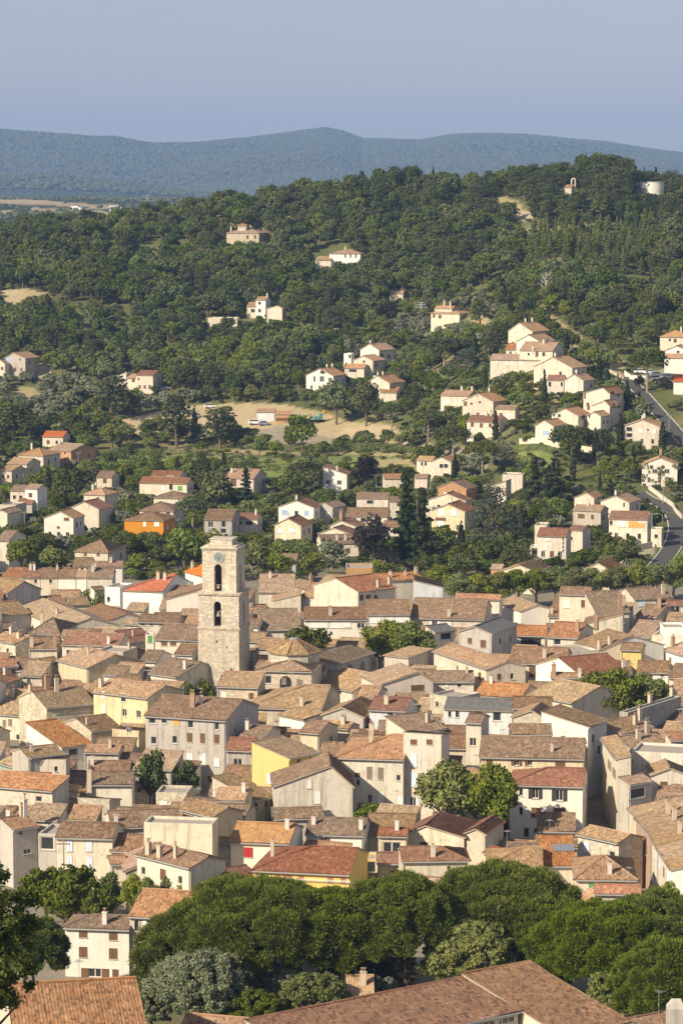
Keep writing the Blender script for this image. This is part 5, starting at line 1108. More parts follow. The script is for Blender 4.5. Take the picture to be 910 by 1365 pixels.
# ------------------------------------------------------------------ cars
def car_parts(paint):
    body = MB(); sec = [(-2.1, .35, .75), (-1.9, .3, .95), (-.9, .28, 1.0), (.9, .28, .98), (1.9, .3, .85), (2.1, .35, .65)]
    for (a, b_) in zip(sec[:-1], sec[1:]):
        for sy in (-1, 1): body.poly([(a[0], sy * .85, a[1]), (b_[0], sy * .85, b_[1]), (b_[0], sy * .82, b_[2]), (a[0], sy * .82, a[2])])
        body.poly([(a[0], -.82, a[2]), (b_[0], -.82, b_[2]), (b_[0], .82, b_[2]), (a[0], .82, a[2])]); body.poly([(a[0], -.85, a[1]), (b_[0], -.85, b_[1]), (b_[0], .85, b_[1]), (a[0], .85, a[1])])
    for q in (sec[0], sec[-1]): body.poly([(q[0], -.85, q[1]), (q[0], .85, q[1]), (q[0], .82, q[2]), (q[0], -.82, q[2])])
    body.box(-1.05, -.62, 1.42, .55, .62, 1.5); cab = MB()
    T = [(-1.75, .95), (-1.1, 1.43), (.6, 1.43), (1.25, .95)]
    for sy in (-1, 1): cab.poly([(x, sy * (.8 if z < 1 else .64), z) for x, z in T])
    for (p, q) in zip(T[:-1], T[1:]): cab.poly([(p[0], -(.8 if p[1] < 1 else .64), p[1]), (p[0], (.8 if p[1] < 1 else .64), p[1]), (q[0], (.8 if q[1] < 1 else .64), q[1]), (q[0], -(.8 if q[1] < 1 else .64), q[1])])
    wh = MB(); wh.tube((0, -.1, 0), (0, .1, 0), .32, .32, 12); wh.tube((0, -.11, 0), (0, .11, 0), .18, .18, 8, 1)
    return body.mesh('car_body'), cab.mesh('car_windows'), wh.mesh('car_wheel')
cb, cc, cw = car_parts(None); cc.materials.append(M['glass']); cw.materials.append(M['tyre']); cw.materials.append(M['metal'])
CB = {}
for k in ('carw', 'carg', 'carr'): m = cb.copy(); m.materials.append(M[k]); CB[k] = m
def car(px, py, rz, k, label, group=None, sc=1.0):
    P = at(px, py, 0, dmin=500); root = empty('parked_car', P + Vector((0, 0, .1)), math.radians(rz)); tag(root, label, 'car', group); root.scale = (sc, sc, sc)
    link(bpy.data.objects.new('body', CB[k]), root); link(bpy.data.objects.new('windows', cc), root)
    for x in (-1.3, 1.3):
        for y in (-.78, .78): o = link(bpy.data.objects.new('wheel', cw), root); o.location = (x, y, .32)
car(455, 687, 35, 'carw', 'white car parked beside the grey gable villa'); car(218, 521, 10, 'carr', 'dark car beside the rust roofed house in the wood'); car(220, 519.5, 5, 'carg', 'grey car behind the dark car in the wood')
car(280, 544, 10, 'carw', 'white car parked alone on the sandy plot'); car(253, 552, 30, 'carg', 'grey car left on the sandy plot among the trees'); car(262, 557, 60, 'carw', 'white car nearest the pines on the sandy plot')
car(340, 566, 5, 'carw', 'white van-like car beside the site shed', sc=1.15); car(352, 567, 5, 'carg', 'grey pickup beside the site shed')
for i, (x, y, k) in enumerate([(853, 498, 'carw'), (866, 499, 'carw'), (874, 502, 'carg'), (888, 505, 'carg'), (899, 506, 'carr')]):
    car(x, y, 10 + 5 * i, k, ['white car first in the row behind the white road wall', 'white car second in the row under the umbrella pine', 'grey car third in the row of parked cars', 'grey car near the end of the row of parked cars', 'dark car last in the row at the right edge'][i], 'cars parked on the side road')
# excavator on the building plot
P = at(424, 563, 0); root = empty('excavator', P + Vector((0, 0, .05)), .4); tag(root, 'teal excavator with a yellow arm on the sandy plot', 'excavator')
b = MB(); b.box(-2, -1.3, .05, 2, -.6, .9); b.box(-2, .6, .05, 2, 1.3, .9); b.build('tracks', [M['tyre']], root); b = MB(); b.box(-2, -1.2, 1.0, 1.2, 1.2, 2.1); b.box(.0, -1.2, 2.1, 1.2, .1, 3.1); b.build('cab', [M['teal']], root)
b = MB(); b.path([(1.0, .4, 1.8), (-1.5 + 4, .4, 4.0), (5.2, .4, 2.6), (5.0, .4, .9)], [.3, .28, .22, .2], 6); b.box(4.5, 0, .2, 5.5, .9, 1.0); b.build('arm', [M['yellow']], root)

FOOT.append(dict(i=-2, lab='tank', cs=[(tkp.x + a, tkp.y + b_) for a in (-6, 6) for b_ in (-6, 6)], rect=(848, 238, 886, 262), d=proj(tkp)[2], h=5, s=3, W=12, D=12, rot=0, z=0, fr=(848, 886), ey=240))
FOOT.append(dict(i=-3, lab='bell gable', cs=[(tkq.x, tkq.y)] * 4, rect=(748, 234, 770, 256), d=proj(tkq)[2], h=5, s=3, W=4, D=4, rot=0, z=0, fr=(748, 770), ey=240))
# ------------------------------------------------------------------ foliage
def leaf_mat(key, dark, lite, trans=.25, var=1.0):
    t = NT('leaves_' + key); g = t.n('ShaderNodeNewGeometry'); oi = t.n('ShaderNodeObjectInfo')
    c = t.mix(g.outputs['Random Per Island'], dark, lite)
    hs = t.n('ShaderNodeHueSaturation'); t.l(c, hs.inputs['Color'])
    t.l(t.math('MULTIPLY_ADD', oi.outputs['Random'], .5 * var, 1.03 - .25 * var), hs.inputs['Value']); t.l(t.math('MULTIPLY_ADD', t.math('FRACT', t.math('MULTIPLY', oi.outputs['Random'], 9.7)), .04 * var, .497 - .022 * var), hs.inputs['Hue'])
    t.l(t.math('MULTIPLY_ADD', t.math('FRACT', t.math('MULTIPLY', oi.outputs['Random'], 5.1)), .4 * var, .95 - .2 * var), hs.inputs['Saturation'])
    d = t.n('ShaderNodeBsdfDiffuse'); t.l(hs.outputs[0], d.inputs[0]); tr = t.n('ShaderNodeBsdfTranslucent'); t.l(hs.outputs[0], tr.inputs[0])
    m = t.n('ShaderNodeMixShader'); m.inputs[0].default_value = trans; t.l(d.outputs[0], m.inputs[1]); t.l(tr.outputs[0], m.inputs[2]); t.l(m.outputs[0], t.out.inputs[0]); return t.mat
LM = {'oak': leaf_mat('oak', (0.066, 0.096, 0.025), (0.151, 0.183, 0.047), var=1.1), 'garden': leaf_mat('garden', (0.090, 0.133, 0.028), (0.205, 0.238, 0.055)), 'pine': leaf_mat('pine', (0.057, 0.082, 0.026), (0.128, 0.150, 0.045)),
      'olive': leaf_mat('olive', (0.154, 0.171, 0.099), (0.253, 0.264, 0.165)), 'cypress': leaf_mat('cypress', (.035, .05, .022), (.065, .085, .035)), 'plane': leaf_mat('plane', (0.108, 0.144, 0.030), (0.245, 0.275, 0.068)),
      'umbrella': leaf_mat('umbrella', (0.079, 0.118, 0.013), (0.194, 0.230, 0.027), var=.35), 'cedar': leaf_mat('cedar', (0.066, 0.092, 0.060), (0.132, 0.166, 0.113)), 'purple': leaf_mat('purple', (.030, .026, .024), (.06, .052, .042)),
      'lime': leaf_mat('lime', (.13, .16, .03), (.24, .27, .07)), 'silver': leaf_mat('silver', (.15, .18, .11), (.27, .30, .20)), 'dead': leaf_mat('dead', (.11, .08, .055), (.19, .14, .10), .1), 'dark': leaf_mat('dark', (0.053, 0.081, 0.017), (0.138, 0.168, 0.033)),
      'broom': leaf_mat('broom', (.45, .36, .02), (.6, .5, .05))}
def leaves(puffs, n, size, g, flat=.55, asp=1.0, shell=.72, up=.25, needle=False):
    """leaf quads over a set of puffs (cx,cy,cz,rx,ry,rz); n is leaves per puff of unit-mean area"""
    V = []
    P = np.array(puffs, float); area = (P[:, 3] * P[:, 4] * P[:, 5]) ** (2 / 3); cnt = np.maximum(4, (n * area / area.mean())).astype(int)
    idx = np.repeat(np.arange(len(P)), cnt); N = len(idx)
    d = g.normal(size=(N, 3)); d[:, 2] += up; d /= np.linalg.norm(d, axis=1)[:, None]
    rad = (shell + (1 - shell) * g.random(N))[:, None] * (1 + .10 * g.normal(size=(N, 1)))
    c = P[idx, :3] + d * P[idx, 3:6] * rad
    nn = d + flat * g.normal(size=(N, 3)); nn /= np.linalg.norm(nn, axis=1)[:, None]
    if needle:      # tufts of needles that stand out and up from the twig
        t = d + np.array((0, 0, .45)) + .35 * g.normal(size=(N, 3)); t /= np.linalg.norm(t, axis=1)[:, None]; w = np.cross(t, g.normal(size=(N, 3))); w /= np.linalg.norm(w, axis=1)[:, None]
        s = size * (.6 + .8 * g.random(N))[:, None]; t, w = t * s, w * s * .16
        return np.stack([c - w, c + w, c + t + w * .5, c + t - w * .5], 1).reshape(-1, 3)
    t = np.cross(nn, g.normal(size=(N, 3))); t /= np.linalg.norm(t, axis=1)[:, None]; w = np.cross(nn, t)
    s = size * (.6 + .8 * g.random(N))[:, None] * .5; t = t * s; w = w * s * asp
    return np.stack([c - t - w * .3, c + w, c + t - w * .2, c - w * .9], 1).reshape(-1, 3)
def crown_mesh(name, V, mat, trunk=None, bark=None):
    k = len(V) // 4; loops = np.arange(4 * k); tot = np.full(k, 4); mats = np.zeros(k, int)
    if trunk is not None and trunk.f:
        tv = np.array(trunk.v, float); V = np.concatenate([V, tv]); loops = np.concatenate([loops, np.array([i for f in trunk.f for i in f]) + 4 * k]); tot = np.concatenate([tot, [len(f) for f in trunk.f]]); mats = np.concatenate([mats, np.ones(len(trunk.f), int)])
    me = npmesh(name, V, loops, tot, mats); me.materials.append(mat)
    if trunk is not None: me.materials.append(bark or M['bark'])
    return me
def trunk_mb(H, r, g, limbs=4, spread=.3, start=.35, top=.75):
    b = MB(); lean = g.normal(size=2) * .03 * H
    b.path([(0, 0, -.6), (lean[0] * .4, lean[1] * .4, H * .3), (lean[0], lean[1], H * top)], [r * 1.15, r * .85, r * .3], 7)
    for i in range(limbs):
        a = 6.283 * (i + g.random() * .7) / limbs; z0 = H * (start + .2 * g.random()); L = H * spread * (.7 + .6 * g.random())
        p0 = Vector((lean[0] * .6, lean[1] * .6, z0)); p1 = p0 + Vector((math.cos(a) * L * .5, math.sin(a) * L * .5, L * .45)); p2 = p0 + Vector((math.cos(a) * L, math.sin(a) * L, L * .75))
        b.path([p0, p1, p2], [r * .5, r * .32, r * .12], 5)
    return b
def puff_set(kind, g):
    """puffs of a unit tree: height 1, crown diameter 1 (x,y in -.5..+.5)"""
    P = []
    if kind in ('oak', 'garden', 'lime', 'purple', 'silver', 'olive', 'dark', 'plane'):
        n = {'plane': 34, 'lime': 40}.get(kind, 17)
        for i in range(n):
            d = g.normal(size=3); d /= np.linalg.norm(d); d[2] = abs(d[2]) * 1.0 - .30 * (g.random() < .5); q = .36 * (.72 + .3 * g.random()); r = (.17 if n < 30 else .125) * (.75 + .6 * g.random())
            P.append((d[0] * q, d[1] * q, .58 + d[2] * .36, r, r, r * .85))
        P.append((0, 0, .6, .26, .26, .28))
    elif kind == 'pine':
        n = 15
        for i in range(n):
            z = .38 + .58 * (i / (n - 1)); rr = .36 * (1 - .55 * ((z - .38) / .58) ** 1.5); a = 2.4 * i + g.random(); q = rr * (.6 + .5 * g.random()); r = .16 * (.8 + .5 * g.random())
            P.append((math.cos(a) * q, math.sin(a) * q, z, r * 1.15, r * 1.15, r * .7))
    elif kind == 'umbrella':
        for i in range(30):
            a = 2.4 * i; q = .43 * math.sqrt((i + .5) / 30); r = .115 * (.8 + .5 * g.random()); P.append((math.cos(a) * q, math.sin(a) * q, .88 - .75 * q * q - .05 * g.random(), r, r, r * .75))
    elif kind == 'cypress':
        for i in range(16):
            z = .06 + .9 * i / 15; r = .40 * math.sin(math.pi * min(1, (.16 + z * .86))) ** .7 * (.9 + .2 * g.random()) * (1 if z < .6 else 1 - (z - .6) * 1.2); a = 2.4 * i; P.append((math.cos(a) * .08, math.sin(a) * .08, z, r, r, .075))
    elif kind == 'conifer':
        n = 26
        for i in range(n):
            z = .10 + .88 * i / (n - 1); rr = .44 * (1 - z) + .02; a = 2.4 * i; r = .10 + .12 * (1 - z); P.append((math.cos(a) * rr * .72, math.sin(a) * rr * .72, z, r, r, r * .35)); 
            P.append((0, 0, z, rr * .5 + .02, rr * .5 + .02, .05))
    elif kind == 'cedar':
        for i in range(34):
            z = .22 + .76 * i / 33; rr = .46 * (1 - ((z - .22) / .78) ** 1.6 * .85); a = 2.4 * i; q = rr * (.45 + .55 * g.random()); r = .13 * (.7 + .5 * g.random()); P.append((math.cos(a) * q, math.sin(a) * q, z, r * 1.25, r * 1.25, r * .38))
    return P
SPEC = {  # kind: (puff kind, leaf material, bark, leaves per puff, leaf size in metres at crown width 8, limbs)
 'oak': ('oak', 'oak', 'bark', 62, .62), 'garden': ('garden', 'garden', 'bark', 62, .58), 'pine': ('pine', 'pine', 'bark', 66, .55), 'olive': ('olive', 'olive', 'palebark', 42, .7), 'cypress': ('cypress', 'cypress', 'bark', 60, .9),
 'umbrella': ('umbrella', 'pine', 'palebark', 60, .42), 'conifer': ('conifer', 'cypress', 'bark', 34, .6), 'cedar': ('cedar', 'cedar', 'bark', 62, .5), 'purple': ('purple', 'purple', 'bark', 70, .55), 'lime': ('lime', 'lime', 'bark', 40, .5),
 'plane': ('plane', 'plane', 'palebark', 190, .42), 'silver': ('silver', 'silver', 'palebark', 62, .55), 'dark': ('dark', 'dark', 'bark', 100, .55), 'planted': ('conifer', 'garden', 'bark', 34, .6), 'ybush': ('oak', 'broom', 'bark', 20, .6)}
DIM = {'cypress': (3, 14), 'conifer': (6, 14), 'planted': (6, 14), 'umbrella': (10, 9), 'pine': (8, 11), 'cedar': (13, 15), 'plane': (10, 12), 'olive': (5, 4.5)}
PROTO = {}
def proto(kind, v=0):
    key = (kind, v)
    if key not in PROTO:
        g = np.random.default_rng(hash_int(kind) + v * 101); pk, lm, bk, n, sz = SPEC[kind]; cwid, ht = DIM.get(kind, (7.5, 8))
        P = np.array(puff_set(pk, g)) * np.array([cwid, cwid, ht, cwid, cwid, ht if kind in ('cypress',) else cwid])
        L = leaves(P, n, sz, g, asp=1.2 if kind in ('pine', 'umbrella', 'conifer') else 1.0, shell=.6 if kind == 'plane' else .72)
        st, tp = {'umbrella': (.55, .8), 'pine': (.3, .9), 'cypress': (.1, .5), 'conifer': (.1, .95), 'planted': (.1, .95), 'cedar': (.2, .9)}.get(kind, (.25, .62))
        tr = trunk_mb(ht, .03 * ht if kind != 'cypress' else .2, g, 0 if kind in ('cypress', 'conifer', 'planted') else 4, .33 if kind != 'umbrella' else .28, st, tp)
        PROTO[key] = (crown_mesh(kind + '_tree', L, LM[lm], tr, M[bk]), crown_mesh('crown', L, LM[lm]), tr, M[bk], cwid, ht)
    return PROTO[key]
def hash_int(s): return sum((i + 1) * ord(c) for i, c in enumerate(s))
NAMES = {'oak': 'oak_tree', 'garden': 'garden_tree', 'pine': 'pine_tree', 'olive': 'olive_tree', 'cypress': 'cypress_tree', 'umbrella': 'umbrella_pine', 'conifer': 'conifer_tree', 'cedar': 'cedar_tree', 'purple': 'purple_leaved_tree', 'lime': 'lime_tree',
         'plane': 'plane_tree', 'silver': 'silver_leaved_tree', 'dark': 'dark_leaved_tree', 'planted': 'young_conifer', 'ybush': 'broom_bush'}
TRK = {}
def tree(kind, P, wid, ht, label, group=None, v=0, parts=True, cat='tree'):
    full, crown, tr, bk, cw_, h_ = proto(kind, v); rz = RND.uniform(0, 6.28); sc = (wid / cw_, wid / cw_, ht / h_)
    if not parts:
        o = bpy.data.objects.new(NAMES[kind], full); o.location = P; o.rotation_euler = (0, 0, rz); o.scale = sc; link(o); tag(o, label, cat, group); return o
    root = empty(NAMES[kind], P, rz); root.scale = sc; tag(root, label, cat, group)
    if (kind, v) not in TRK: me = tr.mesh('trunk'); me.materials.append(bk); TRK[(kind, v)] = me
    link(bpy.data.objects.new('trunk', TRK[(kind, v)]), root); link(bpy.data.objects.new('crown', crown), root); return root
TREES = []; TRR = []
def TB(kind, px, base, hpx, wpx, label, v=0, group=None, dmin=600):
    P = at(px, base, 0, dmin=dmin); s = F / proj(P)[2]; TREES.append((P.x, P.y, wpx / s / 2)); TRR.append((px - wpx * .4, px + wpx * .4, base - hpx, base - hpx * .3, P.y)); return tree(kind, P, wpx / s, hpx / s, label, group, v)
def TT(kind, px, top, H, wpx, label, v=0, group=None):
    P = at(px, top, H, dmin=200); s = F / proj(P)[2]; P.z -= H; TREES.append((P.x, P.y, wpx / s / 2)); WINR.append((px - wpx * .42, top, px + wpx * .42, top + H * s * .62, P.y)); return tree(kind, P, wpx / s, H, label, group, v)
# ---- trees one can single out on the slope
for px, base, h, w, lab in [(65, 668, 50, 11, 'tall cypress right of the white gable with one brown window'), (94, 632, 18, 9, 'short cypress below the pinkish gable end'), (157, 652, 26, 7, 'left one of twin cypresses beside the low white house'),
 (164, 652, 29, 7, 'right one of twin cypresses beside the low white house'), (2, 648, 28, 9, 'cypress cut by the left edge of the slope'), (606, 643, 40, 10, 'cypress in front of the white arched villa'), (660, 592, 46, 10, 'cypress in front of the rust red roofed villa'),
 (632, 482, 40, 9, 'cypress left of the long cream villa'), (725, 548, 54, 9, 'pointed cypress below the big beige gable'), (835, 548, 44, 9, 'cypress right of the tall beige villa'), (826, 598, 44, 11, 'cypress left of the loggia villa'), (882, 606, 46, 12, 'cypress right of the loggia villa'),
 (878, 460, 40, 9, 'cypress left of the highest house at the right edge'), (796, 572, 20, 9, 'small cypress before the small white gable'), (737, 586, 26, 9, 'cypress left of the big umbrella pine'), (763, 642, 44, 10, 'cypress beside the bright hedge'), (799, 654, 24, 6, 'thin cypress in front of the bright hedge'),
 (744, 772, 36, 8, 'cypress in front of the big white villa'), (357, 414, 30, 7, 'cypress in front of the white house in the wood'), (370, 404, 24, 7, 'cypress behind the white house in the wood'), (456, 484, 42, 5, 'thin cypress left of the stepped villas'), (469, 484, 36, 6, 'thin cypress nearest the stepped villas'),
 (614, 735, 40, 13, 'dark cypress left of the great cedar')]:
    TB('cypress', px, base, h, w, lab, group='cypresses among the villas', v=px % 3)
for px, base, h, w, lab in [(762, 630, 66, 64, 'largest umbrella pine with a wide crown above the bright hedge'), (797, 628, 58, 40, 'umbrella pine with a tall bare trunk above the bright hedge'), (603, 616, 50, 52, 'umbrella pine behind the white arched villa'), (642, 644, 60, 50, 'umbrella pine between villa and cypress'),
 (257, 712, 52, 50, 'umbrella pine right of the orange house'), (862, 524, 62, 56, 'umbrella pine over the parked cars'), (592, 496, 50, 76, 'wide dark umbrella pine left of the long cream villa'), (522, 580, 46, 38, 'umbrella pine at the end of the sandy plot'), (570, 590, 46, 44, 'umbrella pine right of the sandy plot')]:
    TB('umbrella', px, base, h, w, lab, group='umbrella pines on the slope', v=px % 3)
for k, px, base, h, w, lab in [('cedar', 657, 738, 88, 72, 'great blue green cedar on a thick trunk'), ('conifer', 712, 680, 72, 36, 'tall conifer right of the white flat topped house'), ('conifer', 738, 680, 70, 44, 'broad dark conifer beside the bright hedge'),
 ('conifer', 540, 756, 128, 46, 'tallest dark conifer below the villas'), ('conifer', 562, 762, 112, 52, 'second tall dark conifer beside the tallest one'), ('purple', 498, 762, 74, 54, 'dark purple leaved tree left of the tall conifers'), ('purple', 487, 655, 46, 46, 'dark purple leaved tree right of the white sloping house'),
 ('lime', 392, 668, 40, 52, 'bright yellow green tree above the pale blue shuttered villa'), ('garden', 412, 662, 50, 46, 'round green tree behind the bright yellow green tree'), ('silver', 441, 766, 46, 50, 'round pale tree below the bungalow roofs'), ('oak', 288, 684, 52, 52, 'dark round oak above the bell tower'),
 ('garden', 284, 748, 42, 50, 'green tree in front of the grey house behind the bell tower'), ('dark', 310, 744, 34, 44, 'dark bushy tree right behind the top of the bell tower'), ('conifer', 328, 684, 62, 30, 'feathery conifer in front of the pinkish roofed house'), ('garden', 246, 765, 62, 62, 'large green tree left of the bell tower top'), ('pine', 236, 598, 70, 52, 'tall pine with bare trunks on the sandy plot'), ('pine', 293, 598, 54, 60, 'spreading pine right of the tall bare pine'), ('garden', 403, 608, 56, 52, 'large tree on the terrace below the site shed'),
 ('oak', 448, 566, 58, 52, 'large oak below the white gable villa'), ('oak', 488, 568, 60, 46, 'large brownish oak beside the sandy plot'), ('dark', 100, 664, 42, 46, 'dense tree in front of the blank cream gable'), ('pine', 148, 560, 56, 60, 'dark pine below the white wing in the wood'), ('pine', 20, 600, 60, 66, 'dark pine mass at the left edge above the villas'),
 ('garden', 345, 770, 50, 44, 'green tree right of the bell tower top'), ('garden', 375, 778, 44, 46, 'green tree behind the wide tan roof'), ('garden', 412, 776, 40, 44, 'green tree above the stepped tan roofs'), ('lime', 70, 768, 40, 40, 'yellowish green tree above the terrace row'), ('garden', 30, 766, 46, 46, 'green tree at the left above the terrace row'),
 ('lime', 150, 600, 36, 40, 'bright green thicket tree right of the salmon house'), ('cedar', 620, 500, 34, 46, 'blue cedar below the wide umbrella pine'), ('purple', 700, 494, 20, 24, 'purple bush tree below the long cream villa'), ('pine', 640, 440, 40, 34, 'round dense pine left of the large beige gable'), ('purple', 852, 522, 22, 16, 'small purple tree at the road fork')]:
    TB(k, px, base, h, w, lab, v=px % 3)
# ---- trees of the old town
for k, px, top, H, w, lab in [('plane', 598, 1018, 12, 108, 'large plane tree in front of the plain beige house'), ('plane', 650, 1022, 12, 104, 'large plane tree in front of the white three storey house'), ('plane', 512, 829, 11, 82, 'plane tree in front of the white panelled houses'), ('plane', 547, 832, 11, 76, 'plane tree beside the very wide brown roof'),
 ('dark', 412, 834, 10, 68, 'dark shaded tree beside the octagonal drum'), ('plane', 790, 899, 11, 92, 'left tree of the dense clump below the rust red roof'), ('plane', 826, 895, 11.5, 96, 'middle tree of the dense clump below the rust red roof'), ('plane', 864, 900, 10.5, 84, 'right tree of the dense clump below the rust red roof'),
 ('garden', 452, 1036, 8, 40, 'sparse tree in front of the grey cream gable house'), ('garden', 490, 1070, 5, 52, 'low tree below the orange roofed house'), ('dark', 200, 1004, 9, 50, 'dark garden tree below the large grey house'), ('dark', 245, 1018, 6, 44, 'green garden bush tree at the foot of the large grey house'),
 ('garden', 250, 910, 6, 26, 'left small tree at the foot of the bell tower'), ('garden', 272, 906, 6, 30, 'right small tree at the foot of the bell tower'), ('garden', 116, 786, 6, 22, 'small tree beside the lean-to at the terrace end'), ('garden', 134, 788, 5, 20, 'small bush tree left of the bright white block')]:
    TT(k, px, top, H, w, lab, v=px % 3)
for i in range(7): TT('plane', 146 + i * 26 + (i % 2) * 4, 1164 + (i % 3) * 4, 6.5, 44, ['plane tree at the left end of the row behind the foreground white house', 'plane tree, second from the left of the row by the beige gable', 'plane tree, third of the row before the beige gable', 'plane tree, fourth of the row above the orange foreground roof', 'plane tree, fifth of the row above the orange foreground roof', 'plane tree, sixth of the row near the broken grey flank', 'plane tree at the right end of the row near the yellow wing'][i], v=i % 3, group='plane tree row behind the foreground houses')
ORD = 'first second third fourth fifth sixth seventh eighth ninth tenth eleventh twelfth thirteenth'.split()
for i in range(13): TT('plane', 585 + i * 26, 756 + (i * 37 % 13) - (8 if i > 6 else 0), 8, 54, ORD[i] + ' plane tree from the left in the street row at the far town edge', v=i % 3, group='street trees at the far edge of the old town')
for i, (px, top, w) in enumerate([(60, 1150, 66), (105, 1152, 60), (84, 1172, 60), (130, 1178, 40)]): TT('dark', px, top, 7.5, w + 10, ['dark tree behind the left foreground foliage', 'dark plane tree left of the cream house with pale blue shutters', 'dark tree above the foreground white house', 'small dark tree right of the foreground white house chimney'][i], v=i % 3)
for px, top, w, lab in [(893, 1178, 46, 'tree at the foot of the bright white end house')]: TT('plane', px, top, 7, w, lab)

# ---- low outbuildings that fill the gaps of the old town
TF = [f for f in FOOT if f['d'] < 660]
def seg_in(P, f, m):
    c = f['cs']; A = np.array(c[0]); u = np.array(c[1]) - A; v = np.array(c[3]) - A; lu, lv = np.hypot(*u), np.hypot(*v); q = np.array(P) - A
    a, b_ = q @ u / lu, q @ v / lv; return -m < a < lu + m and -m < b_ < lv + m
ST = [(p.x, p.y) for p in S_]; gi_ = np.random.default_rng(91); INF = []
for Y in np.arange(352, 612, 2.8):
    for X in np.arange(-Y * .125, Y * .125, 2.6):
        x, y = X + gi_.uniform(-.8, .8), Y + gi_.uniform(-.8, .8); rr = gi_.uniform(1.6, 3.2)
        if y > 566 - 22 * (X > 8): continue
        if len(INF) > 290: continue
        if any((x - t[0]) ** 2 + (y - t[1]) ** 2 < (t[2] * .8 + 2.5) ** 2 for t in TREES if t[1] < 640): continue
        if any((x - q[0]) ** 2 + (y - q[1]) ** 2 < (2.9 + rr) ** 2 for q in INF): continue
        if min((x - (a[0] + (b_[0] - a[0]) * k)) ** 2 + (y - (a[1] + (b_[1] - a[1]) * k)) ** 2 for a, b_ in zip(ST[:-1], ST[1:]) for k in np.linspace(0, 1, 9)) < 6.5 ** 2: continue
        if any(seg_in((x, y), f, rr * .9) for f in TF if abs(f['cs'][0][1] - y) < 40): continue
        a = math.radians(-12 + gi_.uniform(-8, 8)); w_, d_ = rr * 2.1, rr * 2; c, s_ = math.cos(a), math.sin(a)
        A = (x - c * w_ / 2 + s_ * d_ / 2, y - s_ * w_ / 2 - c * d_ / 2); Bq = (A[0] + c * w_, A[1] + s_ * w_)
        for h_ in (8.0, 7.2, 6.5, 5.2, 4.2, 3.2):
            q0, q1 = proj((*A, h_)), proj((*Bq, h_)); s0 = F / q0[2]; top = min(q0[1], q1[1]) - s0 * 1.2; bad = False
            for r in WINR:
                if r[4] > q0[2] and r[2] > q0[0] and r[0] < q1[0] + 3 and r[3] > top: bad = True
            for f in TF:
                if f['d'] > q0[2] and min(f['fr'][1], q1[0] + 3) - max(f['fr'][0], q0[0]) > 2 and top < f['ey'] + .25 * f['h'] * f['s']: bad = True
            if not bad:
                near_f = min((f for f in TF if f['i'] < NTOWN), key=lambda f: (np.mean([q[0] for q in f['cs']]) - x) ** 2 + (np.mean([q[1] for q in f['cs']]) - y) ** 2)
                wl = near_f['lab'].split(); cut = next((k for k, q in enumerate(wl) if k >= 2 and q in ('with', 'under', 'below', 'beside', 'at', 'behind', 'in', 'left', 'right', 'above', 'and', 'over', 'between', 'of', 'on', 'that', 'whose', 'against', 'facing', 'showing', 'cut')), len(wl)); base = ' '.join(wl[:cut])
                fx_ = np.mean([q[0] for q in near_f['cs']]); fy_ = np.mean([q[1] for q in near_f['cs']])
                rel = 'in front of' if y < fy_ - 4 else ('behind' if y > fy_ + 4 else ('just left of' if x < fx_ else 'just right of'))
                wk = ('cr', 'gr', 'st', 'wh', 'bg')[int(gi_.random() * 5)]; rk = ('tn', 'br')[int(gi_.random() * 2)]
                lab = 'small ' + {'tn': 'tan', 'br': 'brown', 'or': 'orange'}[rk] + ' roofed outbuilding ' + rel + ' the ' + base
                INF.append((x, y)); ty = 'pf'[int(gi_.random() * 2)]
                house(q0[0], q0[1], q1[0], q1[1], h_, ty, 8, wk, rk, lab, D=d_, auto=False, name='outbuilding', cat='outbuilding', group='low outbuildings between the town houses'); break
print('infill', len(INF))
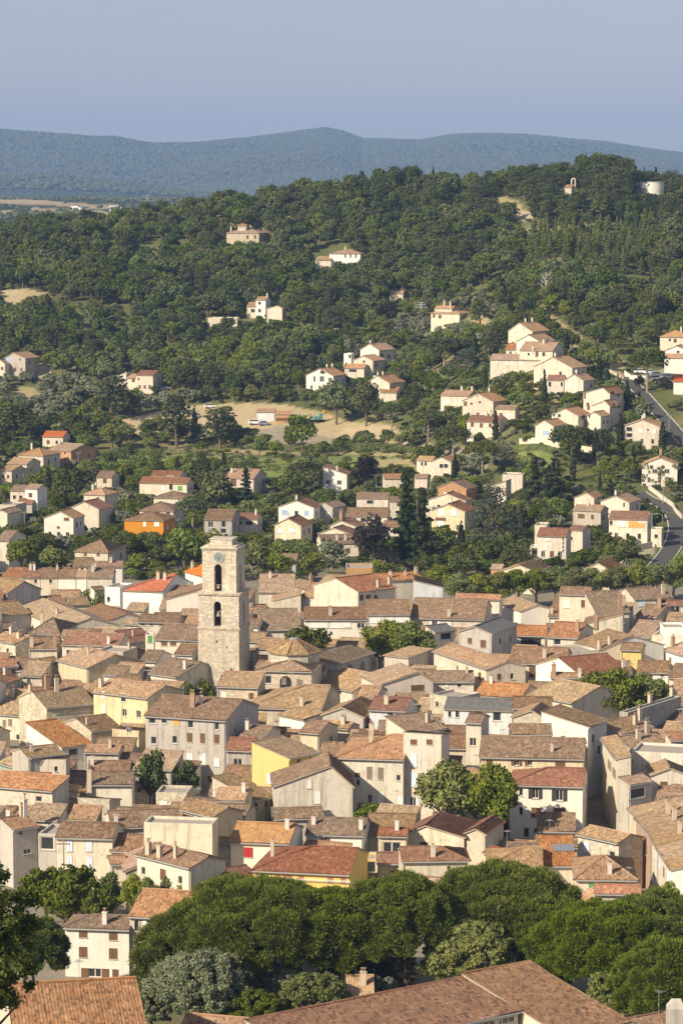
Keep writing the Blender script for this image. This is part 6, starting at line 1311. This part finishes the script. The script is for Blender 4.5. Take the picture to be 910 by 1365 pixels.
# ---- stone pines and shrubs of the foreground, each with its own crown
def big_pine(px, row, wpx, hpx, zc, label, seed, base=None, kind='umbrella', n=330, size=.24, npf=80, dome=1.0, dead=False, group='stone pines in the foreground', name='stone_pine', depth=None, bark='bark'):
    npf = int(npf * 1.9); n = int(n * .62); g = np.random.default_rng(seed); C_ = at(px, row, zc, dmin=150); s = F / proj(C_)[2]; a = wpx / s / 2; c = hpx / s / 2; gz = C_.z - zc; dy = depth or a * .85
    root = empty(name, (C_.x, C_.y, gz)); tag(root, label, 'tree', group); P = []
    for i in range(npf):
        f = (i + .5) / npf; ph = 2.39996 * i + g.random() * .5; ct = 1 - f * (1.0 + .25 * dome); stt = math.sqrt(max(0, 1 - ct * ct)); k = .80 + .24 * g.random() + .16 * vn1(ph * 1.7 + seed); r = .20 * (a + c) / 2 * (.45 + .75 * g.random() ** 1.5)
        P.append((math.cos(ph) * stt * a * k, math.sin(ph) * stt * dy * k, zc + (ct * 1.0 - .1) * c * k, r * 1.05, r * 1.05, r * .85))
    L = leaves(P, int(n * 3.0), size * 1.1, g, shell=.5, up=.5, needle=True) if kind == 'umbrella' else leaves(P, n, size, g, flat=.7, shell=.5, up=.35)
    link(bpy.data.objects.new('crown', crown_mesh('crown', L, LM[kind])), root)
    b = MB(); r0 = .32 if a > 4 else .18
    b.path([(0, 0, -.5), (.2, 0, zc * .45), (-.1, .1, zc + c * .2)], [r0 * 1.15, r0 * .9, r0 * .55], 9)
    for i in range(9):
        f = 2.4 * i + g.random(); z0 = zc * (.5 + .35 * g.random()); e = Vector((math.cos(f) * a * .7, math.sin(f) * dy * .7, zc + c * .25 * g.random())); p0 = Vector((0, 0, z0)); b.path([p0, p0.lerp(e, .5) + Vector((0, 0, -.25 * c)), e], [r0 * .42, r0 * .3, r0 * .1], 6)
    if dead:
        for i in range(46):
            z = zc - c + .8 - (zc - c - .6) * (i / 46) * .9; f = 2.4 * i; L_ = (1.9 - 1.0 * abs(i / 46 - .55)) * (.6 + .5 * g.random()); b.path([(0, 0, z), (math.cos(f) * L_, math.sin(f) * L_, z - .35 * L_)], [.06, .015], 4)
        DP = [(math.cos(2.4 * i) * 1.1, math.sin(2.4 * i) * 1.1, 1.2 + (zc - c - .2) * i / 30, .65, .65, .35) for i in range(30)]
        link(bpy.data.objects.new('dead_branches', crown_mesh('dead_branches', leaves(DP, 90, .16, g, asp=2.2, shell=.3), LM['dead'])), root)
    b.build('trunk', [M[bark]], root)
def vn1(x): return float(vnoise(np.array([x]), np.array([3.3]), 1.0, 4)[0]) - .5
big_pine(266, 1270, 166, 112, 5.8, 'stone pine with the lower left half of the huge foreground crown', 1, npf=110, n=560, dome=1.7)
big_pine(340, 1237, 226, 126, 8.2, 'stone pine with the top of the huge foreground crown', 2, npf=150, n=560, dome=1.7)
big_pine(432, 1244, 144, 124, 7.6, 'stone pine in the shaded right part of the huge foreground crown', 3, npf=110, n=520, dome=1.5)
big_pine(536, 1226, 142, 116, 9.0, 'stone pine with brown dead branches below its crown', 4, npf=100, n=520, dead=True, dome=1.6)
big_pine(668, 1210, 200, 110, 8.6, 'broad stone pine behind the bright linden', 5, npf=130, n=560, dome=1.25)
big_pine(738, 1252, 120, 110, 6.6, 'smaller stone pine with a leaning pale trunk', 6, npf=80, n=460, dome=1.6)
big_pine(806, 1264, 164, 116, 6.8, 'stone pine right of the tiled roof corner', 7, npf=110, n=540, dome=1.3)
big_pine(886, 1246, 150, 112, 7.4, 'stone pine at the right edge under the street row', 8, npf=100, n=540, dome=1.3)
big_pine(890, 1312, 136, 116, 5.6, 'lowest stone pine in the bottom right corner', 9, npf=100, n=560, size=.27, dome=1.7)
big_pine(42, 1264, 82, 84, 6.6, 'light green stone pine left of the foreground white house', 10, npf=80, n=460, dome=1.7)
SH = 'shrubs and small trees of the foreground gardens'
big_pine(624, 1272, 114, 96, 5.6, 'bright rounded linden in front of the stone pines', 11, kind='lime', n=460, size=.30, npf=90, group=None, name='linden_tree', dome=1.6)
big_pine(812, 1325, 60, 66, 3.8, 'small bright tree with a pale trunk right of the tiled wing', 12, kind='garden', n=300, size=.26, npf=46, group=None, name='garden_tree', dome=1.6, bark='palebark')
big_pine(262, 1318, 128, 96, 4.6, 'grey green bushy pine right of the big red brown roof', 13, kind='olive', n=520, size=.24, npf=100, group=None, name='bushy_pine', dome=1.7)
big_pine(300, 1300, 70, 70, 5.5, 'grey green pine top in front of the huge stone pine crown', 14, kind='pine', n=420, size=.24, npf=50, group=None, name='bushy_pine', dome=1.7)
big_pine(374, 1312, 60, 54, 3.4, 'silvery feathery shrub below the huge stone pine crown', 15, kind='silver', n=320, size=.26, npf=50, group=None, name='silver_shrub', dome=1.7)
big_pine(418, 1330, 88, 66, 3.2, 'bright green shrub left of the small hut', 16, kind='garden', n=420, size=.22, npf=70, group=None, name='green_shrub', dome=1.7)
big_pine(513, 1318, 36, 34, 2.2, 'small silvery shrub right of the small hut', 17, kind='silver', n=260, size=.2, npf=30, group=None, name='silver_shrub', dome=1.7)
big_pine(340, 1345, 80, 50, 3.0, 'dark green shrub above the tiled roof corner at the bottom', 18, kind='dark', n=360, size=.22, npf=56, group=None, name='green_shrub', dome=1.7)
big_pine(200, 1345, 56, 50, 3.4, 'olive green shrub at the right end of the big red brown roof', 19, kind='olive', n=320, size=.22, npf=44, group=None, name='green_shrub', dome=1.7)
big_pine(720, 1290, 90, 60, 3.6, 'dark undergrowth tree behind the tiled wing', 20, kind='dark', n=360, size=.24, npf=50, group=None, name='dark_leaved_tree', dome=1.7)
big_pine(480, 1292, 100, 46, 2.6, 'dark bushes under the stone pine trunks', 21, kind='dark', n=360, size=.24, npf=60, group=None, name='dark_bush', dome=1.7)
big_pine(98, 1362, 40, 30, 2.0, 'small green bush sprouting at the bottom left', 22, kind='garden', n=240, size=.2, npf=30, group=None, name='green_shrub', dome=1.7)
def near_tree():
    P = ray(-34, 1268); y = 132.0; t = y / P.y; C_ = Vector((P.x * t, y, CH + P.z * t)); s = F / proj(C_)[2]; g = np.random.default_rng(55); gz = tz(C_.x, C_.y); root = empty('foreground_tree', (C_.x, C_.y, gz)); zc = C_.z - gz
    tag(root, 'dark leafy tree rising close by at the lower left edge', 'tree'); rx, rz = 88 / s, 118 / s; PF = []
    for i in range(110):
        d = g.normal(size=3); d /= np.linalg.norm(d); k = .5 + .6 * g.random(); r = .55 * (.6 + .8 * g.random()); PF.append((d[0] * rx * k, d[1] * rx * k, zc + d[2] * rz * k, r, r, r * .8))
    link(bpy.data.objects.new('crown', crown_mesh('crown', leaves(PF, 260, .17, g, shell=.3), LM['dark'])), root)
    b = MB(); b.path([(0, 0, -1), (.1, 0, zc * .6), (0, 0, zc + rz * .3)], [.35, .25, .1], 8)
    for i in range(8): f = 2.4 * i; b.path([(0, 0, zc * .6 + i * .3), (math.cos(f) * rx * .7, math.sin(f) * rx * .7, zc * .8 + i * .45)], [.12, .03], 5)
    b.build('trunk', [M['bark']], root)
near_tree()
# bare tree on the slope
P = at(727, 396, 0); root = empty('bare_tree', P); tag(root, 'leafless grey tree standing in the wood', 'tree'); b = MB(); g = np.random.default_rng(3)
b.path([(0, 0, -.5), (.1, 0, 4), (0, 0, 9)], [.35, .25, .08], 6)
for i in range(22): z = 2 + 6 * i / 22; f = 2.4 * i; L = 3.6 * (1 - .4 * i / 22); p1 = (math.cos(f) * L, math.sin(f) * L, z + L * .8); b.path([(0, 0, z), p1], [.12, .03], 4); b.path([(math.cos(f) * L * .5, math.sin(f) * L * .5, z + L * .4), (p1[0] * .8 + .6, p1[1] * .9, p1[2] + .6)], [.06, .02], 4)
b.build('trunk', [M['conc']], root)

# ---- the woods and garden trees, planted by rule where the photograph shows green
FB = np.array([(-80, 480), (0, 482), (150, 520), (250, 532), (330, 530), (420, 500), (470, 440), (560, 405), (660, 400), (720, 395), (800, 440), (910, 432), (1000, 430)], float)
HR = [f for f in FOOT if f['d'] > 600 and not f['lab'].startswith('white walled house almost')]
def blocked(x, y, z, wid, ht, front=.42):
    px, py, d = proj((x, y, z)); s = F / d; hw = wid * s / 2; top = py - ht * s
    for f in HR:
        r = f['rect']
        if px + hw * .8 < r[0] or px - hw * .8 > r[2]: continue
        if d < f['d'] + 4:
            yb = r[1] + (r[3] - r[1]) * .80
            if top < yb and py > r[1] and d > f['d'] - 130: return True
        cx = sum(c[0] for c in f['cs']) / 4; cy = sum(c[1] for c in f['cs']) / 4
        if (x - cx) ** 2 + (y - cy) ** 2 < (max(f['W'], f['D']) * .55 + wid * .3) ** 2: return True
    return False
ROADP = [p for R_ in (R1, R2, R4) for p in R_]
RPX = np.array([(p.x, p.y) for p in ROADP]); TRX = np.array([(t[0], t[1], t[2]) for t in TREES])
TRA = np.array(TRR)
RDP = np.array([proj(p) for p in ROADP])
def clear(x, y, wid, px, py, ht, s):
    if len(RPX) and np.min((RPX[:, 0] - x) ** 2 + (RPX[:, 1] - y) ** 2) < (wid * .45 + 3.2) ** 2: return False
    if np.any((np.abs(RDP[:, 0] - px) < wid * s * .5) & (RDP[:, 1] < py) & (RDP[:, 1] > py - ht * s * .85)): return False
    if np.any((px + wid * s * .4 > TRA[:, 0]) & (px - wid * s * .4 < TRA[:, 1]) & (py - ht * s < TRA[:, 3]) & (py > TRA[:, 2]) & (y < TRA[:, 4] + 2) & (y > TRA[:, 4] - 110)): return False
    if np.min((TRX[:, 0] - x) ** 2 + (TRX[:, 1] - y) ** 2 - (TRX[:, 2] * .8) ** 2) < 1: return False
    return True
def infield(px, py):
    for colf, poly, dr in FIELDS[:-4]:
        if inpoly(np.array([px]), np.array([py]), poly)[0]: return 2 if colf is GREEN else 1
    return 0
forest, subs = [], []
g = np.random.default_rng(21)
y = 640.0
while y < 1338:
    step = 5.8 if y > 985 else 6.6
    half = y * (.5 * 910 + 170) / F
    x = -half
    while x < half:
        X, Y = x + g.uniform(-.45, .45) * step, y + g.uniform(-.45, .45) * step
        x += step
        z = tz(X, Y); px, py, d = proj((X, Y, z)); s = F / d
        fld = infield(px, py)
        if py > 800 or (fld and not (fld == 2 and g.random() < .35)): continue
        inF = py < np.interp(px, FB[:, 0], FB[:, 1])
        nz = float(vnoise(np.array([X]), np.array([Y]), 30, 31)[0]); n2 = float(vnoise(np.array([X]), np.array([Y]), 12, 32)[0])
        if inF:
            if (nz > .74 and n2 > .45) or g.random() < .03: continue
            kind = 'oak'; wid = g.uniform(4.5, 10.5); ht = wid * g.uniform(.8, 1.1)
            if px > 630 and py < 300 and n2 > .25: kind = 'pine'; ht = g.uniform(6, 10) * (1.25 if 770 < px < 840 and py > 236 else .9); wid = g.uniform(7, 10)
            elif px > 690 and 295 < py < 372 and px < 870: kind = 'planted' if n2 > .3 else 'oak'; ht = g.uniform(5, 10); wid = g.uniform(2.8, 4.8) if n2 > .3 else g.uniform(5, 7)
            elif 470 < px < 600 and py < 290 and n2 > .5: kind = 'pine'; ht = g.uniform(9, 13)
            elif n2 > .80: kind = 'pine'; ht = g.uniform(8, 12)
            elif n2 < .07: kind = 'cypress'; ht = g.uniform(8, 12); wid = g.uniform(2, 3)
            elif nz < .22: kind = 'garden'
        else:
            if py > 745 and px < 560 and n2 < .3: continue
            if g.random() < .20: continue
            kind = 'garden' if nz > .45 else 'dark'; ht = g.uniform(4.5, 7.5); wid = g.uniform(5.5, 8)
            if (600 < px < 665 and 405 < py < 450) or (px < 160 and 490 < py < 545) or (520 < px < 620 and 430 < py < 460) or (620 < px < 740 and 600 < py < 640): kind = 'olive'; ht = g.uniform(3, 4.5); wid = g.uniform(4, 6)
            elif n2 > .82: kind = 'olive'; ht = g.uniform(3.5, 5); wid = g.uniform(4, 6)
            elif n2 < .10: kind = 'pine'; ht = g.uniform(8, 11)
            elif .40 < n2 < .43: kind = 'cypress'; ht = g.uniform(7, 11); wid = g.uniform(2, 2.8)
            elif .60 < n2 < .63: kind = 'lime'; ht = g.uniform(4, 6)
        if fld: wid, ht, kind = g.uniform(2.5, 5), g.uniform(1.8, 3.2), 'garden'
        tries = [(wid, ht), (wid * .7, ht * .6), (wid * .42, ht * .34)]
        for w_, h_ in tries:
            if not blocked(X, Y, z, w_, h_) and clear(X, Y, w_, px, py, h_, s):
                (forest if inF else subs).append((kind, X, Y, z, w_, h_)); break
    y += step * .9
def gn_stuff(name, items, label, cat=None):
    """one mass of small plants: points that carry scale, turn and kind, with meshes set on them"""
    kinds = sorted({i[0] for i in items}); protos = []
    for k in kinds:
        for v in range(3): protos.append((k, v))
    me = bpy.data.meshes.new(name); n = len(items); me.vertices.add(n)
    me.vertices.foreach_set('co', np.array([[i[1], i[2], i[3]] for i in items], np.float32).reshape(-1))
    sc = np.array([[i[4] / PROTO_DIM(i[0])[0], i[4] / PROTO_DIM(i[0])[0], i[5] / PROTO_DIM(i[0])[1]] for i in items], np.float32); ix = np.array([protos.index((i[0], j % 3)) for j, i in enumerate(items)], np.int32)
    rt = np.zeros((n, 3), np.float32); rt[:, 2] = rng.random(n) * 6.28
    a = me.attributes.new('sc', 'FLOAT_VECTOR', 'POINT'); a.data.foreach_set('vector', sc.reshape(-1)); a = me.attributes.new('rt', 'FLOAT_VECTOR', 'POINT'); a.data.foreach_set('vector', rt.reshape(-1)); a = me.attributes.new('ix', 'INT', 'POINT'); a.data.foreach_set('value', ix)
    o = bpy.data.objects.new(name, me); link(o); tag(o, label, kind='stuff')
    ng = bpy.data.node_groups.new(name, 'GeometryNodeTree'); ng.interface.new_socket('Geometry', in_out='INPUT', socket_type='NodeSocketGeometry'); ng.interface.new_socket('Geometry', in_out='OUTPUT', socket_type='NodeSocketGeometry')
    N = lambda t: ng.nodes.new(t); gi, go = N('NodeGroupInput'), N('NodeGroupOutput'); ip = N('GeometryNodeInstanceOnPoints'); jn = N('GeometryNodeGeometryToInstance')
    src = []
    for k, v in protos: src.append(SRC(k, v))
    for q in reversed(src):      # a multi-input keeps the newest link first
        oi = N('GeometryNodeObjectInfo'); oi.inputs['Object'].default_value = q; oi.transform_space = 'ORIGINAL'; ng.links.new(oi.outputs['Geometry'], jn.inputs[0])
    def attr(nm, ty): x = N('GeometryNodeInputNamedAttribute'); x.data_type = ty; x.inputs['Name'].default_value = nm; return x.outputs[0]
    ng.links.new(gi.outputs[0], ip.inputs['Points']); ng.links.new(jn.outputs[0], ip.inputs['Instance']); ip.inputs['Pick Instance'].default_value = True
    ng.links.new(attr('ix', 'INT'), ip.inputs['Instance Index']); ng.links.new(attr('rt', 'FLOAT_VECTOR'), ip.inputs['Rotation']); ng.links.new(attr('sc', 'FLOAT_VECTOR'), ip.inputs['Scale']); ng.links.new(ip.outputs[0], go.inputs[0])
    md = o.modifiers.new('plants', 'NODES'); md.node_group = ng; return o
def PROTO_DIM(k):
    p = proto(k, 0); return p[4], p[5]
SRCO = {}
def SRC(k, v):
    """an ordinary tree of this kind that already stands in the scene lends its mesh"""
    me = proto(k, v)[0]
    if (k, v) not in SRCO: SRCO[(k, v)] = next((o for o in COL.objects if o.type == 'MESH' and o.data == me), None)
    if SRCO[(k, v)] is None:
        kk = next(o for o in COL.objects if o.type == 'MESH' and o.data.name.startswith(k + '_tree')); SRCO[(k, v)] = kk
    return SRCO[(k, v)]
WLAB = {'oak': ('rounded dark green oak in the wood on the slope', 'oaks of the wood on the slope'), 'pine': ('dark pine with layered crown on the wooded slope', 'pines of the wooded slope'), 'garden': ('green broadleaved tree among the wood and villas', 'broadleaved trees among the villas'),
        'dark': ('dark green bushy tree between the villas', 'dark bushy trees between the villas'), 'olive': ('small grey green olive tree on the slope', 'olive trees on the slope'), 'cypress': ('slim dark cypress rising from the trees on the slope', 'slim cypresses on the slope'), 'planted': ('narrow conifer in the planted rows below the hilltop', 'planted conifers below the hilltop'), 'lime': ('yellow green tree in the villa gardens', 'yellow green garden trees')}
allt = sorted(forest + subs, key=lambda q: q[2]); cntk = {}; rest = []
for j, (k, X, Y, z, w_, h_) in enumerate(allt):
    if abs(X / Y) * F < 478 and cntk.get(k, 0) < 290 and not (k == 'oak' and Y > 1330): cntk[k] = cntk.get(k, 0) + 1; tree(k, (X, Y, z), w_, h_, WLAB[k][0], WLAB[k][1], v=j % 3, parts=False)
    else: rest.append((k, X, Y, z, w_, h_))
gn_stuff('woodland', rest, 'dense dark wood covering the slope and crest behind the villas')
# low scrub between the trees
scr = []; g = np.random.default_rng(5)
for _ in range(9000):
    Y = g.uniform(645, 1330); X = g.uniform(-1, 1) * Y * (455 + 40) / F; z = tz(X, Y); px, py, d = proj((X, Y, z))
    if py > 800 or (infield(px, py) and not (600 < py < 640 and g.random() < .35)): continue
    w_ = g.uniform(1.2, 3.2); h_ = w_ * g.uniform(.5, .8)
    if blocked(X, Y, z, w_, h_) or not clear(X, Y, w_, px, py, h_, F / d): continue
    scr.append((('dark', 'garden', 'olive', 'oak')[int(g.random() * 3.99)], X, Y, z, w_, h_))
gn_stuff('undergrowth', scr, 'low scrub and bushes between the trees of the slope')
# hedges and terraces bushes
for px, base, wpx, lab in [((640, 628), (735, 634), 10, 'clipped bright green hedge below the long cream wall')] if False else []: pass
def hedge(p0, p1, h, w, kind, label, n=26):
    A, B_ = at(*p0, 0, dmin=500), at(*p1, 0, dmin=500); g = np.random.default_rng(int(p0[0])); L = (B_ - A).length; P = []
    k = max(4, int(L / .9))
    for i in range(k + 1):
        q = A.lerp(B_, i / k); z = tz(q.x, q.y)
        for zz in (.3, .7): P.append((q.x - A.x + g.normal() * .12, q.y - A.y + g.normal() * .12, z - A.z + h * zz, w * .6, w * .6, h * .36))
    o = bpy.data.objects.new('hedge', crown_mesh('hedge', leaves(P, n, .30, g, shell=.8), LM[kind])); o.location = A; link(o); tag(o, label, 'hedge')
for a in [((770, 642), (818, 646), 3.2, 2.0, 'lime', 'tall bright hedge below the umbrella pines'), ((672, 616), (712, 622), 2.6, 3.0, 'lime', 'bright clipped hedge above the white flat topped house'), ((678, 604), (742, 606), 2.0, 2.0, 'garden', 'long green hedge under the cream wall'),
          ((68, 686), (84, 668), 1.8, 1.6, 'lime', 'stepped bright hedge above the white gable'), ((38, 712), (58, 700), 1.6, 1.6, 'lime', 'bright hedge climbing left of the white gable'), ((660, 742), (712, 744), 2.6, 2.4, 'lime', 'bright shrub hedge left of the big white villa'),
          ((728, 678), (764, 684), 2.8, 2.4, 'garden', 'green hedge left of the white modern double house'), ((420, 598), (548, 604), 2.4, 2.6, 'garden', 'line of bushes along the upper terrace edge'), ((150, 606), (300, 602), 2.2, 2.2, 'garden', 'line of bushes along the left terrace edge'),
          ((300, 628), (420, 628), 2.2, 2.6, 'dark', 'dark bush line along the lower terrace'), ((420, 634), (548, 628), 2.2, 2.8, 'garden', 'green bush bank on the lower terrace'), ((130, 626), (280, 634), 2.4, 3.0, 'garden', 'green thicket along the left lower terrace'), ((885, 275), (912, 268), 1.8, 3.0, 'broom', 'yellow flowering broom beside the water tank')]: hedge(*a)
# ivy on the gable house
iv = find('white gable house covered'); g = np.random.default_rng(9); fP = []
for i in range(60):
    x, z = g.uniform(0, 9.5), g.uniform(.2, 6.5)
    if abs(x - 3.6) < .9 and z > 2.5 or abs(x - 7) < .8 and z > 2.5 or g.random() < .15: continue
    fP.append((x, -.05, z, .5, .12, .5))
iv2 = bpy.data.objects.new('ivy', crown_mesh('ivy', leaves(fP, 40, .3, g), LM['lime'])); link(iv2, iv)
# far wood on the range and plain
fw = []; g = np.random.default_rng(77)
def far_mesh(seed):
    g2 = np.random.default_rng(seed); b = MB(); P = [(g2.normal() * 1.6, g2.normal() * 1.6, 3.2 + g2.normal() * .5, 3.0 + g2.random(), 3.0 + g2.random(), 2.6) for _ in range(3)]
    for (cx, cy, cz, a, b_, c) in P:
        R_ = 7; ring = []
        for i in range(4):
            t = -.3 + 1.87 * i / 3; ring.append([(cx + a * math.cos(t) * math.cos(6.283 * j / R_) * (.85 + .3 * g2.random()), cy + b_ * math.cos(t) * math.sin(6.283 * j / R_) * (.85 + .3 * g2.random()), cz + c * math.sin(t)) for j in range(R_)])
        for i in range(3):
            for j in range(R_): b.poly([ring[i][j], ring[i][(j + 1) % R_], ring[i + 1][(j + 1) % R_], ring[i + 1][j]])
    me = b.mesh('far_oak_tree'); me.materials.append(FARM); return me
FARM = leaf_mat('far', (.045, .060, .026), (.11, .125, .045), 0)
fsrc = [];
for v in range(3):
    me = far_mesh(v); x = (-60, -30, 0)[v]; Y = 3250 + 60 * v; o = bpy.data.objects.new('far_tree', me); o.location = (x - 250, Y, tz(x - 250, Y)); link(o); tag(o, 'round tree standing alone on the far plain', 'tree', 'lone trees on the far plain'); fsrc.append(o)
FX = []; 
for _ in range(90000):
    u = g.uniform(-520, 560) / F; Y = math.sqrt(g.uniform(7300 ** 2, 13060 ** 2)) if g.random() < .86 else g.uniform(1500, 7300); FX.append((u * Y, Y))
FX = np.array(FX); FZ = terr(FX[:, 0], FX[:, 1]); dd = FX[:, 1] * CP - (FZ - CH) * SP; fpx = CX + F * FX[:, 0] / dd; fpy = CY - F * (FX[:, 1] * SP + (FZ - CH) * CP) / dd
keep = np.ones(len(FX), bool)
for colf, poly, dr in FIELDS[-4:]: keep &= ~(inpoly(fpx, fpy, poly) & (FX[:, 1] > dr[0]) & (FX[:, 1] < dr[1]))
keep &= (FX[:, 1] > 7300) | (vnoise(FX[:, 0], FX[:, 1], 160, 40) > .42)
FX, FZ = FX[keep], FZ[keep]
def far_wood(name, label):
    n = len(FX); me = bpy.data.meshes.new(name); me.vertices.add(n); me.vertices.foreach_set('co', np.stack([FX[:, 0], FX[:, 1], FZ - .5], -1).astype(np.float32).reshape(-1))
    a = me.attributes.new('sc', 'FLOAT', 'POINT'); a.data.foreach_set('value', (g.uniform(.6, 1.05, n) * np.where(FX[:, 1] > 7300, 2.0, 1.0)).astype(np.float32)); a = me.attributes.new('rt', 'FLOAT_VECTOR', 'POINT'); r = np.zeros((n, 3), np.float32); r[:, 2] = g.random(n) * 6.28; a.data.foreach_set('vector', r.reshape(-1))
    o = bpy.data.objects.new(name, me); link(o); tag(o, label, kind='stuff'); ng = bpy.data.node_groups.new(name, 'GeometryNodeTree'); ng.interface.new_socket('Geometry', in_out='INPUT', socket_type='NodeSocketGeometry'); ng.interface.new_socket('Geometry', in_out='OUTPUT', socket_type='NodeSocketGeometry')
    N = lambda t: ng.nodes.new(t); gi, go = N('NodeGroupInput'), N('NodeGroupOutput'); ip = N('GeometryNodeInstanceOnPoints'); jn = N('GeometryNodeGeometryToInstance')
    for q in fsrc: oi = N('GeometryNodeObjectInfo'); oi.inputs['Object'].default_value = q; oi.transform_space = 'ORIGINAL'; ng.links.new(oi.outputs['Geometry'], jn.inputs[0])
    def attr(nm, ty): x = N('GeometryNodeInputNamedAttribute'); x.data_type = ty; x.inputs['Name'].default_value = nm; return x.outputs[0]
    ng.links.new(gi.outputs[0], ip.inputs['Points']); ng.links.new(jn.outputs[0], ip.inputs['Instance']); ip.inputs['Pick Instance'].default_value = True; ng.links.new(attr('rt', 'FLOAT_VECTOR'), ip.inputs['Rotation']); ng.links.new(attr('sc', 'FLOAT'), ip.inputs['Scale']); ng.links.new(ip.outputs[0], go.inputs[0])
    o.modifiers.new('plants', 'NODES').node_group = ng
far_wood('far_woodland', 'blue hazy woods covering the plain and the distant ridge')

# ------------------------------------------------------------------ haze
b = MB(); b.box(-4500, -60, -12, 4500, 16200, 560); hz = b.build('haze', [])
t = NT('haze'); pv = t.n('ShaderNodeVolumePrincipled'); pv.inputs['Color'].default_value = (.34, .55, 1.0, 1); pv.inputs['Density'].default_value = HAZE; pv.inputs['Anisotropy'].default_value = 0.0; t.l(pv.outputs[0], t.out.inputs[1])
t.mat.cycles.homogeneous_volume = True if hasattr(t.mat.cycles, 'homogeneous_volume') else None
hz.data.materials.append(t.mat); tag(hz, 'thin blue haze over the whole valley', kind='stuff')
